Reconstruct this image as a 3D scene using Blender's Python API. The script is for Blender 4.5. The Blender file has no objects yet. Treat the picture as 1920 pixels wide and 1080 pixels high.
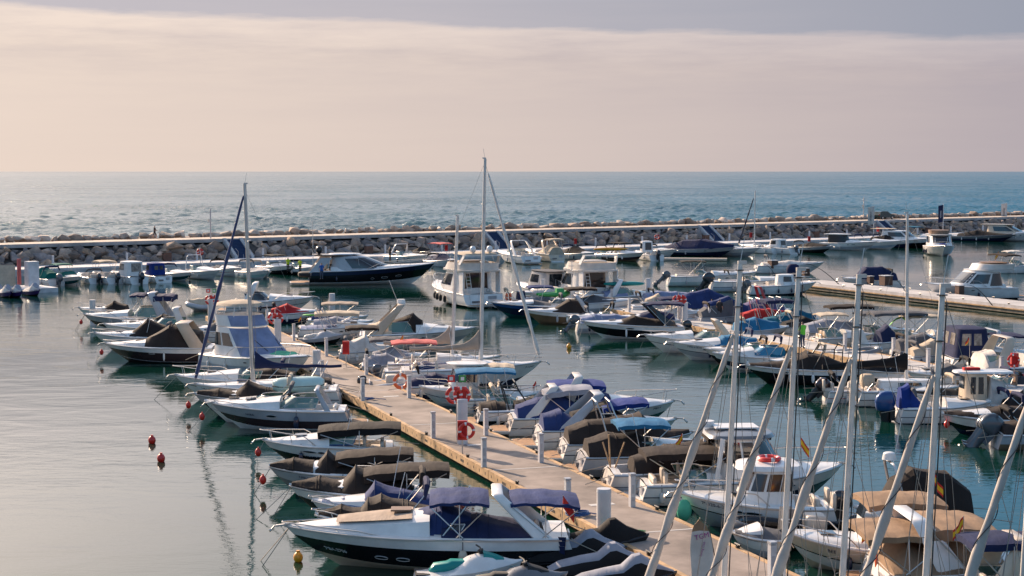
import bpy, bmesh, math, random
from mathutils import Vector, Matrix, noise
R = math.radians
sc = bpy.context.scene
# ------------------------------------------------------------ camera
F = 3100.0
PITCH = math.atan(219.0 / F)
cam_d = bpy.data.cameras.new('camera'); cam = bpy.data.objects.new('camera', cam_d)
sc.collection.objects.link(cam); sc.camera = cam
cam_d.sensor_width = 36; cam_d.lens = F / 1920 * 36; cam_d.clip_start = 1; cam_d.clip_end = 60000
cam.location = (0, 0, 12); cam.rotation_euler = (R(90) - PITCH, 0, 0)
# ------------------------------------------------------------ sun + sky
SUN_AZ, SUN_EL = R(38), R(25)          # azimuth to the left of the view axis
sdir = Vector((-math.sin(SUN_AZ) * math.cos(SUN_EL), math.cos(SUN_AZ) * math.cos(SUN_EL), math.sin(SUN_EL)))
sl = bpy.data.lights.new('sun', 'SUN'); sl.energy = 5.0; sl.angle = R(0.55); sl.color = (1, .76, .55)
so = bpy.data.objects.new('sun', sl); sc.collection.objects.link(so)
so.rotation_euler = sdir.to_track_quat('Z', 'Y').to_euler()
sc.view_settings.view_transform = 'Standard'; sc.view_settings.look = 'None'
sc.view_settings.gamma = 1; sc.view_settings.exposure = 0.74
w = bpy.data.worlds.new('World'); sc.world = w; w.use_nodes = True
nt = w.node_tree; N = nt.nodes; LK = nt.links; N.clear()
def nd(t, **k):
    n = N.new(t)
    for a, b in k.items(): setattr(n, a, b)
    return n
def mth(op, a, b=None, c=None, clamp=False):
    n = N.new('ShaderNodeMath'); n.operation = op; n.use_clamp = clamp
    for i, q in enumerate((a, b, c)):
        if q is None: continue
        if isinstance(q, (int, float)): n.inputs[i].default_value = q
        else: LK.new(q, n.inputs[i])
    return n.outputs[0]
def mixc(f, a, b):
    n = N.new('ShaderNodeMix'); n.data_type = 'RGBA'
    for i, q in ((0, f), (6, a), (7, b)):
        if isinstance(q, tuple): n.inputs[i].default_value = q + (1,)
        elif isinstance(q, (int, float)): n.inputs[i].default_value = q
        else: LK.new(q, n.inputs[i])
    return n.outputs[2]
tc = nd('ShaderNodeTexCoord'); sx = nd('ShaderNodeSeparateXYZ'); LK.new(tc.outputs['Generated'], sx.inputs[0])
dx, dy, dz = sx.outputs
sky = nd('ShaderNodeTexSky'); sky.sky_type = 'NISHITA'; sky.sun_disc = False
sky.sun_elevation = SUN_EL; sky.sun_rotation = -SUN_AZ; sky.air_density = 1.0; sky.dust_density = 1.2; sky.ozone_density = 1.5
skm = nd('ShaderNodeMix', data_type='RGBA', blend_type='MULTIPLY'); skm.inputs[0].default_value = 1
LK.new(sky.outputs[0], skm.inputs[6]); skm.inputs[7].default_value = (.15, .138, .128, 1)
# cloud deck: low stratus bank above the sea, soft ragged upper edge, thin cirrus above
cd = nd('ShaderNodeCombineXYZ'); LK.new(mth('MULTIPLY', dx, 7), cd.inputs[0]); LK.new(mth('MULTIPLY', dz, 60), cd.inputs[2])
ns = nd('ShaderNodeTexNoise'); ns.inputs['Scale'].default_value = 1.6; ns.inputs['Detail'].default_value = 7; ns.inputs['Roughness'].default_value = .62
LK.new(cd.outputs[0], ns.inputs['Vector'])
cd2 = nd('ShaderNodeCombineXYZ'); LK.new(mth('MULTIPLY', dx, 2.2), cd2.inputs[0]); LK.new(mth('MULTIPLY', dz, 30), cd2.inputs[2])
ns2 = nd('ShaderNodeTexNoise'); ns2.inputs['Scale'].default_value = 1.3; ns2.inputs['Detail'].default_value = 5; ns2.inputs['Roughness'].default_value = .6
LK.new(cd2.outputs[0], ns2.inputs['Vector'])
el = mth('ADD', dz, mth('MULTIPLY', mth('SUBTRACT', ns.outputs[0], .5), .015))
edge = mth('SUBTRACT', .0835, mth('MULTIPLY', dx, .031))
bank = mth('SUBTRACT', 1, mth('DIVIDE', mth('SUBTRACT', el, edge), .0042), None, True)
sund = nd('ShaderNodeVectorMath', operation='DOT_PRODUCT'); LK.new(tc.outputs['Generated'], sund.inputs[0])
sund.inputs[1].default_value = (-math.sin(SUN_AZ), math.cos(SUN_AZ), 0.0)
warm = mth('DIVIDE', mth('SUBTRACT', sund.outputs['Value'], .57), .40, None, True)   # 1 towards the sun
streak = mth('MULTIPLY', mth('SUBTRACT', ns2.outputs[0], .5), .35)
topg0 = mth('DIVIDE', dz, .085, None, True)
wf = mth('ADD', warm, mth('ADD', mth('MULTIPLY', streak, 1.1), mth('MULTIPLY', mth('MULTIPLY', mth('SUBTRACT', ns.outputs[0], .5), 1.9), mth('POWER', topg0, 3))), None, True)
bankc = mixc(wf, (.275, .243, .262), (.50, .418, .365))
topg = mth('DIVIDE', dz, .09, None, True)
bankc = mixc(mth('MULTIPLY', mth('SUBTRACT', 1, topg), .45), bankc, mixc(warm, (.295, .255, .262), (.545, .432, .352)))
rim = mth('SUBTRACT', 1, mth('DIVIDE', mth('SUBTRACT', edge, el), .018), None, True)
bankc = mixc(mth('MULTIPLY', rim, .55), bankc, mixc(warm, (.345, .315, .33), (.60, .50, .43)))
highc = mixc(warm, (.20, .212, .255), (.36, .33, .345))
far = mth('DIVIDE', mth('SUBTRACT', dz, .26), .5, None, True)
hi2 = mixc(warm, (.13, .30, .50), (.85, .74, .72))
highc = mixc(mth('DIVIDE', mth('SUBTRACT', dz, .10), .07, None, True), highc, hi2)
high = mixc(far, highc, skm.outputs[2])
thin = mth('MULTIPLY', mth('GREATER_THAN', dz, -1), mth('MULTIPLY', mth('SUBTRACT', ns2.outputs[0], .48), 1.2, None, True))
high = mixc(mth('MULTIPLY', thin, .5), high, mixc(warm, (.29, .28, .31), (.56, .46, .41)))
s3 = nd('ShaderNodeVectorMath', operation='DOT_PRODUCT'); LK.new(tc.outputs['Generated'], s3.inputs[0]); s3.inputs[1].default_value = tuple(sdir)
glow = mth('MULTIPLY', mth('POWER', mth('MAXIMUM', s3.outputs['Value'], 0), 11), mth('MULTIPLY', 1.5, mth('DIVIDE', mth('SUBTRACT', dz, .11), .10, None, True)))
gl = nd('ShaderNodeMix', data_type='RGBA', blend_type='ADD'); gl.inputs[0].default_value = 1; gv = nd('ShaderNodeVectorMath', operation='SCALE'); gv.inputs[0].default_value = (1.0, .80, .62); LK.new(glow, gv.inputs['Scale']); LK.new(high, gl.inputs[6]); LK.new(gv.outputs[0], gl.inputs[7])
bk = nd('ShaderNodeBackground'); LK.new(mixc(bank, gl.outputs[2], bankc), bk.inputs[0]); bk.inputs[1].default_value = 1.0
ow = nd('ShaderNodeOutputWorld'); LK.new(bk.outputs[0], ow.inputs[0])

# ------------------------------------------------------------ projection helper (pixel of the 1920 px photograph + height -> world point)
_cp, _sp = math.cos(PITCH), math.sin(PITCH)
def P(px, py, z=0.0):
    u, v = (px - 960) / F, (540 - py) / F
    d = Vector((u, _cp + v * _sp, -_sp + v * _cp))
    k = (z - 12) / d.z
    return Vector((d.x * k, d.y * k, z))
def depth(p): return p[1] * _cp - (p[2] - 12) * _sp
# ------------------------------------------------------------ mesh builder
class MB:
    def __init__(s): s.v = []; s.f = []; s.m = []
    def add(s, vs, fs, mi=0):
        b = len(s.v); s.v += [tuple(q) for q in vs]
        for f in fs: s.f.append(tuple(b + i for i in f)); s.m.append(mi)
        return s
    def box(s, c, d, mi=0, rz=0, ry=0, taper=1.0):
        m = Matrix.Rotation(rz, 3, 'Z') @ Matrix.Rotation(ry, 3, 'Y'); c = Vector(c)
        vs = []
        for k in (-.5, .5):
            t = taper if k > 0 else 1
            for i, j in ((-.5, -.5), (.5, -.5), (.5, .5), (-.5, .5)): vs.append(c + m @ Vector((i * d[0] * t, j * d[1] * t, k * d[2])))
        return s.add(vs, [(3, 2, 1, 0), (4, 5, 6, 7), (0, 1, 5, 4), (1, 2, 6, 5), (2, 3, 7, 6), (3, 0, 4, 7)], mi)
    def loft(s, rings, mi=0, caps=True, closed=True):
        n = len(rings[0]); b = len(s.v)
        for r in rings: s.v += [tuple(q) for q in r]
        for i in range(len(rings) - 1):
            for j in range(n if closed else n - 1):
                a = b + i * n + j; c = b + i * n + (j + 1) % n
                s.f.append((a, c, c + n, a + n)); s.m.append(mi)
        if caps and closed:
            s.f.append(tuple(b + j for j in range(n))[::-1]); s.m.append(mi)
            s.f.append(tuple(b + (len(rings) - 1) * n + j for j in range(n))); s.m.append(mi)
        return s
    def tube(s, path, r=.02, n=5, mi=0, caps=True):
        path = [Vector(q) for q in path]; rings = []
        for i, p in enumerate(path):
            t = (path[min(i + 1, len(path) - 1)] - path[max(i - 1, 0)])
            if t.length < 1e-6: t = Vector((0, 0, 1))
            t.normalize(); a = Vector((0, 0, 1)) if abs(t.z) < .9 else Vector((1, 0, 0))
            x = t.cross(a).normalized(); y = t.cross(x); rr = r[i] if isinstance(r, (list, tuple)) else r
            rings.append([p + (x * math.cos(6.2832 * k / n) + y * math.sin(6.2832 * k / n)) * rr for k in range(n)])
        return s.loft(rings, mi, caps)
    def ell(s, c, r, mi=0, nu=12, nv=8, rz=0, p=1.0, ry=0):
        c = Vector(c); m = Matrix.Rotation(rz, 3, 'Z') @ Matrix.Rotation(ry, 3, 'Y'); rings = []
        sg = lambda a: math.copysign(abs(a) ** p, a)
        for i in range(1, nv):
            th = math.pi * i / nv - math.pi / 2
            rings.append([c + m @ Vector((r[0] * sg(math.cos(th)) * sg(math.cos(6.2832 * j / nu)), r[1] * sg(math.cos(th)) * sg(math.sin(6.2832 * j / nu)), r[2] * sg(math.sin(th)))) for j in range(nu)])
        return s.loft(rings, mi)
    def cyl(s, c, r, h, mi=0, n=16, r2=None):
        r2 = r if r2 is None else r2; c = Vector(c)
        return s.loft([[c + Vector((q * math.cos(6.2832 * k / n), q * math.sin(6.2832 * k / n), z)) for k in range(n)] for q, z in ((r, 0), (r2, h))], mi)
    def grid(s, pts, mi=0, fm=None):
        nr, nc = len(pts), len(pts[0]); b = len(s.v)
        for r in pts: s.v += [tuple(q) for q in r]
        for i in range(nr - 1):
            for j in range(nc - 1):
                a = b + i * nc + j
                s.f.append((a, a + 1, a + nc + 1, a + nc)); s.m.append(fm(i, j) if fm else mi)
        return s
    def build(s, name, mats, parent=None, smooth=38, mat=None, link=True):
        me = bpy.data.meshes.new(name); me.from_pydata(s.v, [], s.f); me.update()
        if isinstance(mats, str): mats = [mats]
        for q in mats: me.materials.append(M(q))
        me.polygons.foreach_set('material_index', s.m)
        if smooth:
            me.polygons.foreach_set('use_smooth', [True] * len(s.f)); me.set_sharp_from_angle(angle=R(smooth))
        o = bpy.data.objects.new(name, me)
        if link: sc.collection.objects.link(o)
        if parent: o.parent = parent
        return o
def tag(o, label=None, cat=None, group=None, kind=None):
    if label: o['label'] = label
    if cat: o['category'] = cat
    if group: o['group'] = group
    if kind: o['kind'] = kind
    return o
def empty(name, loc, rz=0, label=None, cat=None, group=None):
    o = bpy.data.objects.new(name, None); sc.collection.objects.link(o); o.empty_display_size = .3
    o.location = loc; o.rotation_euler = (0, 0, rz); return tag(o, label, cat, group)
_kids = {}
def copy_tree(o, loc, rz=None, label=None, scale=None):
    c = o.copy(); sc.collection.objects.link(c); c.location = loc
    if rz is not None: c.rotation_euler = (0, 0, rz)
    if scale: c.scale = scale
    if label: c['label'] = label
    def rec(a, b):
        for ch in list(a.children):
            d = ch.copy(); sc.collection.objects.link(d); d.parent = b; rec(ch, d)
    rec(o, c); return c
# ------------------------------------------------------------ materials
_M = {}
def pm(name, col, rough=.5, metal=0, coat=0, nscale=2.0, namt=.0, bump=0, bscale=20, bdist=.02, c2=None, spec=.5, wr=None, emis=None, alpha=None, trans=0):
    m = bpy.data.materials.new(name); m.use_nodes = True; t = m.node_tree; b = t.nodes['Principled BSDF']; b.inputs['Base Color'].default_value = (*col, 1); b.inputs['Roughness'].default_value = rough; b.inputs['Metallic'].default_value = metal
    b.inputs['Coat Weight'].default_value = coat; b.inputs['Coat Roughness'].default_value = .08; b.inputs['Specular IOR Level'].default_value = spec
    b.inputs['Transmission Weight'].default_value = trans
    if alpha: b.inputs['Alpha'].default_value = alpha
    co = t.nodes.new('ShaderNodeTexCoord').outputs['Object']
    if namt or c2:
        n = t.nodes.new('ShaderNodeTexNoise'); n.inputs['Scale'].default_value = nscale; n.inputs['Detail'].default_value = 6; n.inputs['Roughness'].default_value = .6
        t.links.new(co, n.inputs['Vector'])
        r = t.nodes.new('ShaderNodeValToRGB'); a = c2 or tuple(q * (1 - namt) for q in col); e = col if c2 else tuple(min(1, q * (1 + namt * .4)) for q in col)
        r.color_ramp.elements[0].position = .38; r.color_ramp.elements[1].position = .64
        r.color_ramp.elements[0].color = (*a, 1); r.color_ramp.elements[1].color = (*e, 1)
        t.links.new(n.outputs[0], r.inputs[0]); t.links.new(r.outputs[0], b.inputs['Base Color'])
    if bump:
        n = t.nodes.new('ShaderNodeTexNoise'); n.inputs['Scale'].default_value = bscale; n.inputs['Detail'].default_value = 3
        mp = t.nodes.new('ShaderNodeMapping'); t.links.new(co, mp.inputs[0]); t.links.new(mp.outputs[0], n.inputs['Vector'])
        if wr: mp.inputs['Scale'].default_value = wr
        bp = t.nodes.new('ShaderNodeBump'); bp.inputs['Strength'].default_value = bump; bp.inputs['Distance'].default_value = bdist
        t.links.new(n.outputs[0], bp.inputs['Height']); t.links.new(bp.outputs[0], b.inputs['Normal'])
    _M[name] = m; return m
def M(n):
    if n not in _M: raise KeyError(n)
    return _M[n]
def gel(n, c, r=.28, namt=.12): pm(n, c, r, coat=.35, namt=namt, nscale=1.3)
gel('white', (.80, .77, .74)); gel('offwhite', (.68, .62, .56)); gel('cream', (.62, .50, .37)); gel('lgrey', (.42, .42, .44)); gel('grey', (.17, .17, .18)); gel('palegreen', (.46, .56, .54))
gel('navy', (.012, .018, .05), .15); gel('black', (.010, .009, .011), .12); gel('brownhull', (.045, .028, .030), .14); gel('bronze', (.20, .13, .075), .25); gel('blue', (.02, .07, .22), .2)
gel('jibblue', (.010, .035, .13), .5); gel('teal', (.006, .075, .085), .2); gel('red', (.42, .02, .015), .3); gel('antifoul', (.012, .02, .05), .7); gel('sand', (.50, .38, .27), .4); gel('aqua', (.45, .62, .58), .35)
gel('paleblue', (.40, .48, .56), .3); gel('purple', (.05, .02, .13), .3); gel('green', (.03, .30, .06), .4); gel('lime', (.15, .62, .03), .45); gel('orange', (.75, .12, .02), .45); gel('bouyred', (.68, .022, .012), .4); gel('yellow', (.80, .32, .01), .45)
def cloth(n, c, rough=.85): pm(n, c, rough, namt=.22, nscale=1.1, bump=.55, bscale=2.6, bdist=.05, wr=(2.2, .7, 1), spec=.25)
cloth('c_brown', (.030, .021, .018)); cloth('c_black', (.016, .014, .015)); cloth('c_navy', (.016, .024, .075)); cloth('c_blue', (.022, .042, .14)); cloth('c_royal', (.010, .035, .20))
cloth('c_tan', (.29, .19, .12)); cloth('c_cream', (.55, .45, .34)); cloth('c_grey', (.11, .11, .12)); cloth('c_lblue', (.02, .15, .30)); cloth('c_teal', (.008, .12, .20)); cloth('c_paleb', (.22, .26, .40))
cloth('c_white', (.62, .58, .54)); cloth('sailcloth', (.50, .45, .405)); cloth('c_red', (.50, .03, .03)); cloth('c_pink', (.62, .15, .14)); cloth('c_purple', (.12, .10, .20)); cloth('c_green', (.0, .13, .11)); cloth('c_sand', (.42, .33, .26)); cloth('c_lgreen', (.12, .50, .30)); cloth('c_silver', (.30, .31, .36))
pm('glass', (.012, .016, .02), .04, spec=.8, coat=.5); pm('glassgreen', (.07, .17, .14), .05, spec=.9, coat=.5, alpha=.8); pm('glassblue', (.02, .18, .32), .08, spec=.8); pm('glassbrown', (.05, .03, .022), .06, spec=.8)
pm('clearvinyl', (.30, .27, .24), .12, namt=.5, nscale=3, bump=.3, bscale=5)
pm('steel', (.55, .53, .51), .36, .9); pm('alu', (.60, .57, .54), .42, .85, namt=.1); pm('blackmetal', (.015, .015, .016), .3); pm('rubber', (.02, .02, .022), .7)
pm('mastwhite', (.74, .68, .62), .45, 0, namt=.12, nscale=3); pm('rope', (.40, .33, .26), .9); pm('ropedark', (.03, .03, .04), .9); pm('greyline', (.28, .25, .22), .8)
pm('teak', (.36, .20, .10), .7, namt=.3, nscale=9, bump=.2, bscale=30); pm('vinyl', (.60, .52, .44), .5, namt=.1); pm('vinylbrown', (.24, .15, .10), .5, namt=.1); pm('skin', (.48, .27, .19), .6)
pm('hair', (.02, .012, .01), .7); pm('shirtblue', (.02, .11, .38), .8); pm('shirtdark', (.02, .018, .02), .8); pm('limeshirt', (.16, .62, .05), .8); pm('jeans', (.04, .06, .11), .8); pm('vestyellow', (.55, .66, .02), .8)
pm('cowl', (.02, .022, .03), .12, coat=.6); pm('cowlgrey', (.085, .09, .105), .2, coat=.6); pm('cowlwhite', (.6, .6, .6), .2, coat=.5); pm('cowlbrown', (.045, .02, .025), .15, coat=.6)
pm('textwhite', (.7, .7, .7), .6); pm('textnavy', (.02, .02, .06), .6); pm('textteal', (.0, .32, .30), .6); pm('textpurple', (.30, .03, .22), .6); pm('flagyellow', (.85, .50, .02), .8); pm('flagred', (.62, .03, .02), .8)
pm('postwhite', (.60, .59, .60), .45, namt=.18, nscale=1.5); pm('pilewhite', (.66, .63, .62), .5, namt=.14, nscale=1.2); pm('jetteal', (.0, .24, .22), .35); pm('brownpost', (.13, .065, .045), .7, namt=.3)
pm('timber', (.52, .33, .17), .75, namt=.35, nscale=2.5, bump=.3, bscale=12, wr=(1, 6, 1)); pm('hole', (.02, .015, .01), .9); pm('stairblue', (.008, .035, .11), .7, namt=.2); pm('concretewhite', (.56, .54, .54), .8, namt=.2, nscale=.7, bump=.2, bscale=6)
pm('weed', (.045, .055, .02), .9, namt=.5, nscale=2, bump=.5, bscale=8); pm('wetconc', (.20, .17, .13), .85, namt=.4, nscale=1.5, bump=.4, bscale=5)
# ------------------------------------------------------------ setting
def wmat(name, deep, shallow, waves, rough=.06, tintscale=.02, strength=1.0):
    m = bpy.data.materials.new(name); m.use_nodes = True; t = m.node_tree; b = t.nodes['Principled BSDF']
    b.inputs['Roughness'].default_value = rough; b.inputs['IOR'].default_value = 1.333; b.inputs['Specular IOR Level'].default_value = .5 if name == 'harbour' else .33
    g = t.nodes.new('ShaderNodeNewGeometry').outputs['Position']
    n = t.nodes.new('ShaderNodeTexNoise'); n.inputs['Scale'].default_value = tintscale; n.inputs['Detail'].default_value = 4; t.links.new(g, n.inputs['Vector'])
    mx = t.nodes.new('ShaderNodeMix'); mx.data_type = 'RGBA'; mx.inputs[6].default_value = (*deep, 1); mx.inputs[7].default_value = (*shallow, 1)
    rr = t.nodes.new('ShaderNodeMapRange'); rr.inputs[1].default_value = .35; rr.inputs[2].default_value = .65; t.links.new(n.outputs[0], rr.inputs[0])
    t.links.new(rr.outputs[0], mx.inputs[0]); t.links.new(mx.outputs[2], b.inputs['Base Color'])
    prev = None; amp = None
    for (sc_, rot, sx_, dist, det, patch) in waves:
        mp = t.nodes.new('ShaderNodeMapping'); mp.inputs['Rotation'].default_value = (0, 0, R(rot)); mp.inputs['Scale'].default_value = (sc_, sc_ * sx_, sc_); t.links.new(g, mp.inputs[0])
        q = t.nodes.new('ShaderNodeTexNoise'); q.inputs['Scale'].default_value = 1; q.inputs['Detail'].default_value = det; q.inputs['Roughness'].default_value = .55; q.inputs['Distortion'].default_value = .4
        t.links.new(mp.outputs[0], q.inputs['Vector'])
        h = q.outputs[0]
        bp = t.nodes.new('ShaderNodeBump'); bp.inputs['Distance'].default_value = dist; bp.inputs['Strength'].default_value = strength; t.links.new(h, bp.inputs['Height'])
        if patch:
            pn = t.nodes.new('ShaderNodeTexNoise'); pn.inputs['Scale'].default_value = patch; pn.inputs['Detail'].default_value = 3; t.links.new(g, pn.inputs['Vector'])
            pr = t.nodes.new('ShaderNodeMapRange'); pr.inputs[1].default_value = .42; pr.inputs[2].default_value = .60; pr.inputs[3].default_value = .12; pr.inputs[4].default_value = 1.0
            t.links.new(pn.outputs[0], pr.inputs[0]); t.links.new(pr.outputs[0], bp.inputs['Strength'])
        if prev: t.links.new(prev, bp.inputs['Normal'])
        prev = bp.outputs[0]
    t.links.new(prev, b.inputs['Normal']); _M[name] = m
wmat('harbour', (.002, .022, .016), (.003, .034, .024), [(.9, 10, 2.4, .024, 3, .02), (4.2, -20, 1.8, .004, 2, .05), (.22, 35, 1.5, .03, 2, 0)], .03)
wmat('seawater', (.003, .062, .085), (.008, .085, .108), [(.9, -25, 1.5, .7, 5, .01)], .18, .004)
# breakwater frame: b along, n towards the harbour
BW0 = Vector((0, 246, 0)); bd = Vector((.791, .612, 0)).normalized(); bn = Vector((.612, -.791, 0)).normalized(); BANG = math.atan2(bd.y, bd.x)
def bw(s, off, z=0): return BW0 + bd * s + bn * off + Vector((0, 0, z))
m = MB(); m.grid([[bw(-900, -3, 0), bw(900, -3, 0)], [bw(-900, 420, 0), bw(900, 420, 0)]]); tag(m.build('harbour_water', 'harbour', smooth=0), kind='structure')
m = MB(); m.grid([[bw(-50000, -3.0, -1.4), bw(50000, -3.0, -1.4)], [bw(-50000, -60000, -1.4), bw(50000, -60000, -1.4)]]); tag(m.build('sea', 'seawater', smooth=0), kind='structure')
import numpy as np
rg = np.random.RandomState(3); nr, nc = 760, 760
dd = 175 * np.exp(np.linspace(0, math.log(4200 / 175), nr))[:, None]; aa = np.radians(np.linspace(-25, 27, nc))[None, :]
gx = dd * np.sin(aa); gy = dd * np.cos(aa); gz = np.zeros_like(gx)
for i in range(64):
    lam = 1.0 * (7.5 / 1.0) ** (i / 63); th = math.radians(-70 + rg.normal(0, 34)); amp = .024 * lam ** .72 * rg.uniform(.5, 1.2); kx, ky = math.cos(th) * 6.283 / lam, math.sin(th) * 6.283 / lam
    ph = kx * gx + ky * gy + rg.uniform(0, 6.28) + 1.3 * np.sin(gx * .013 * rg.uniform(.5, 1.5) + gy * .011 * rg.uniform(.5, 1.5) + i)
    gz += amp * np.where(lam < dd * .012, .55, 1) * (1 - np.abs(np.sin(ph / 2)) * 2 + .27)
offs = (gx - BW0.x) * bn.x + (gy - BW0.y) * bn.y
gz = np.where(offs > -8, -1.6, gz - .1)
me = bpy.data.meshes.new('sea'); co = np.stack([gx, gy, gz], -1).reshape(-1, 3).astype(np.float32); me.vertices.add(len(co)); me.vertices.foreach_set('co', co.ravel())
ii = (np.arange(nr - 1)[:, None] * nc + np.arange(nc - 1)[None, :]).ravel(); fc = np.stack([ii, ii + 1, ii + nc + 1, ii + nc], -1).astype(np.int32)
me.loops.add(fc.size); me.loops.foreach_set('vertex_index', fc.ravel()); me.polygons.add(len(fc)); me.polygons.foreach_set('loop_start', np.arange(len(fc), dtype=np.int32) * 4); me.polygons.foreach_set('loop_total', np.full(len(fc), 4, dtype=np.int32))
me.update(calc_edges=True); me.polygons.foreach_set('use_smooth', np.ones(len(fc), dtype=bool)); me.materials.append(M('seawater')); so_ = bpy.data.objects.new('sea', me); sc.collection.objects.link(so_); tag(so_, kind='structure')
m = MB(); m.box((0, 200, -6.5), (1600, 1600, 1)); tag(m.build('seabed', 'weed', smooth=0), kind='structure')
pm('pathm', (.52, .43, .35), .9, namt=.2, nscale=.35, bump=.2, bscale=3); pm('rockcore', (.09, .075, .068), .95, namt=.3); pm('kerbw', (.42, .40, .39), .85, namt=.25, nscale=.5)
m = MB(); rows = []
for s in (-260, 260): rows.append([bw(s, q, z) for q, z in ((8, -2), (3.6, .3), (.5, 2.5), (-8.2, 2.6), (-13, .2), (-17, -2))])
m.grid(rows); tag(m.build('breakwater_core', 'rockcore', smooth=0), kind='structure')
m = MB(); m.loft([[bw(s, 0, 2.75), bw(s, 0, 3.1), bw(s, -7.6, 3.1), bw(s, -7.6, 2.75)] for s in (-260, 260)]); tag(m.build('path', 'pathm', smooth=0), kind='structure')
m = MB(); m.loft([[bw(s, .35, 2.75), bw(s, .35, 3.2), bw(s, 0, 3.2), bw(s, 0, 2.75)] for s in (-260, 260)]); tag(m.build('path_kerb', 'kerbw', smooth=0), kind='structure')
m = MB(); m.loft([[bw(s, 11, -.1), bw(s, 11, .75), bw(s, 3.6, .75), bw(s, 3.6, -.1)] for s in (-200, 260)]); m.loft([[bw(s, 11.08, .52), bw(s, 11.08, .80), bw(s, 10.7, .80), bw(s, 10.7, .76)] for s in (-200, 260)], 1)
tag(m.build('quay', ['concretewhite', 'postwhite'], smooth=0), kind='structure')
# boulders
def rockmat(n, c, c2):
    pm(n, c, .9, c2=c2, nscale=1.6, bump=.7, bscale=5, bdist=.08); t = _M[n].node_tree; b = t.nodes['Principled BSDF']
    oi = t.nodes.new('ShaderNodeObjectInfo'); hs = t.nodes.new('ShaderNodeHueSaturation'); mr = t.nodes.new('ShaderNodeMapRange'); mr.inputs[3].default_value = .62; mr.inputs[4].default_value = 1.3
    src = b.inputs['Base Color'].links[0].from_socket; t.links.new(oi.outputs['Random'], mr.inputs[0]); t.links.new(mr.outputs[0], hs.inputs['Value']); t.links.new(src, hs.inputs['Color']); t.links.new(hs.outputs[0], b.inputs['Base Color'])
rockmat('rock1', (.38, .285, .225), (.23, .18, .155)); rockmat('rock2', (.46, .34, .26), (.29, .22, .18)); rockmat('rock3', (.30, .25, .235), (.19, .165, .16)); rockmat('rock4', (.52, .37, .26), (.34, .24, .18)); rockmat('rocksunlit', (.62, .49, .39), (.42, .33, .27))  # last tone: crest rocks made paler, their sunlight put into the colour
rnd = random.Random(5)
def rockmesh(k, mat):
    bm = bmesh.new()
    for _ in range(12):
        v = Vector([rnd.gauss(0, 1) for _ in range(3)]).normalized() * rnd.uniform(.82, 1.08); bm.verts.new((v.x, v.y * .85, v.z * .78))
    r = bmesh.ops.convex_hull(bm, input=bm.verts); bmesh.ops.delete(bm, geom=list({g for g in r['geom_interior'] if isinstance(g, bmesh.types.BMVert)}), context='VERTS')
    bmesh.ops.bevel(bm, geom=list(bm.edges), offset=.04, segments=2, profile=.6, affect='EDGES')
    for v in bm.verts: v.co += noise.noise_vector(v.co * 2.3 + Vector((k * 9, 0, 0))) * .07
    for f in bm.faces: f.smooth = True
    me = bpy.data.meshes.new('boulder'); bm.to_mesh(me); bm.free(); me.materials.append(M(mat)); me.set_sharp_from_angle(angle=R(40)); return me
RM = [rockmesh(i, ('rock1', 'rock2', 'rock3', 'rock1', 'rock4', 'rock3')[i % 6]) for i in range(18)]; RP = [rockmesh(30 + i, 'rocksunlit' if i % 3 else 'rock2') for i in range(6)]
STAIRS = [bw(0, 0)] * 0
def s_of(px, py=0):
    # arclength on the path's near edge that shows at column px
    t = (px - 960) / F; return (t * 246 * 1.0 * 1.0) / (bd.x - t * bd.y) if True else 0
stair_s = [s_of(417), s_of(905), s_of(1307), s_of(1640)]
recs = []
s = -112.0
while s < 190:
    for row in range(6):
        q = row / 5; off = .8 + 2.9 * q; z = 2.35 - 2.0 * q
        ss = s + rnd.uniform(-.55, .55) + (row % 2) * .6
        if any(-.9 < ss - a < 3.6 for a in stair_s): continue
        r = rnd.uniform(.72, 1.35) * (1 if row else .6)
        recs.append((bw(ss, off + rnd.uniform(-.3, .3), z + rnd.uniform(-.25, .25)), r, 0))
    s += 1.38
s = -115.0
while s < 195:
    r = rnd.uniform(.6, 1.1)
    recs.append((bw(s, -8.5 - rnd.uniform(0, .5), 3.2 + rnd.uniform(-.1, .25)), r, 1))
    if rnd.random() < .8: recs.append((bw(s + .6, -9.9 - rnd.uniform(0, .8), 2.6 + rnd.uniform(-.2, .2)), rnd.uniform(.6, 1.0), 1))
    s += r * 1.45
def edge_ok(p):
    x = 960 + p.x / p.y * F; return -40 < x < 1960
recs = [q for q in recs if edge_ok(q[0])]
recs.sort(key=lambda q: q[0].length / (q[1] * (1.25 if q[2] else 1)))
mats_ = ['rock1', 'rock2', 'rock3', 'rock4', 'rocksunlit']
restv = []; rest = MB()
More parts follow.
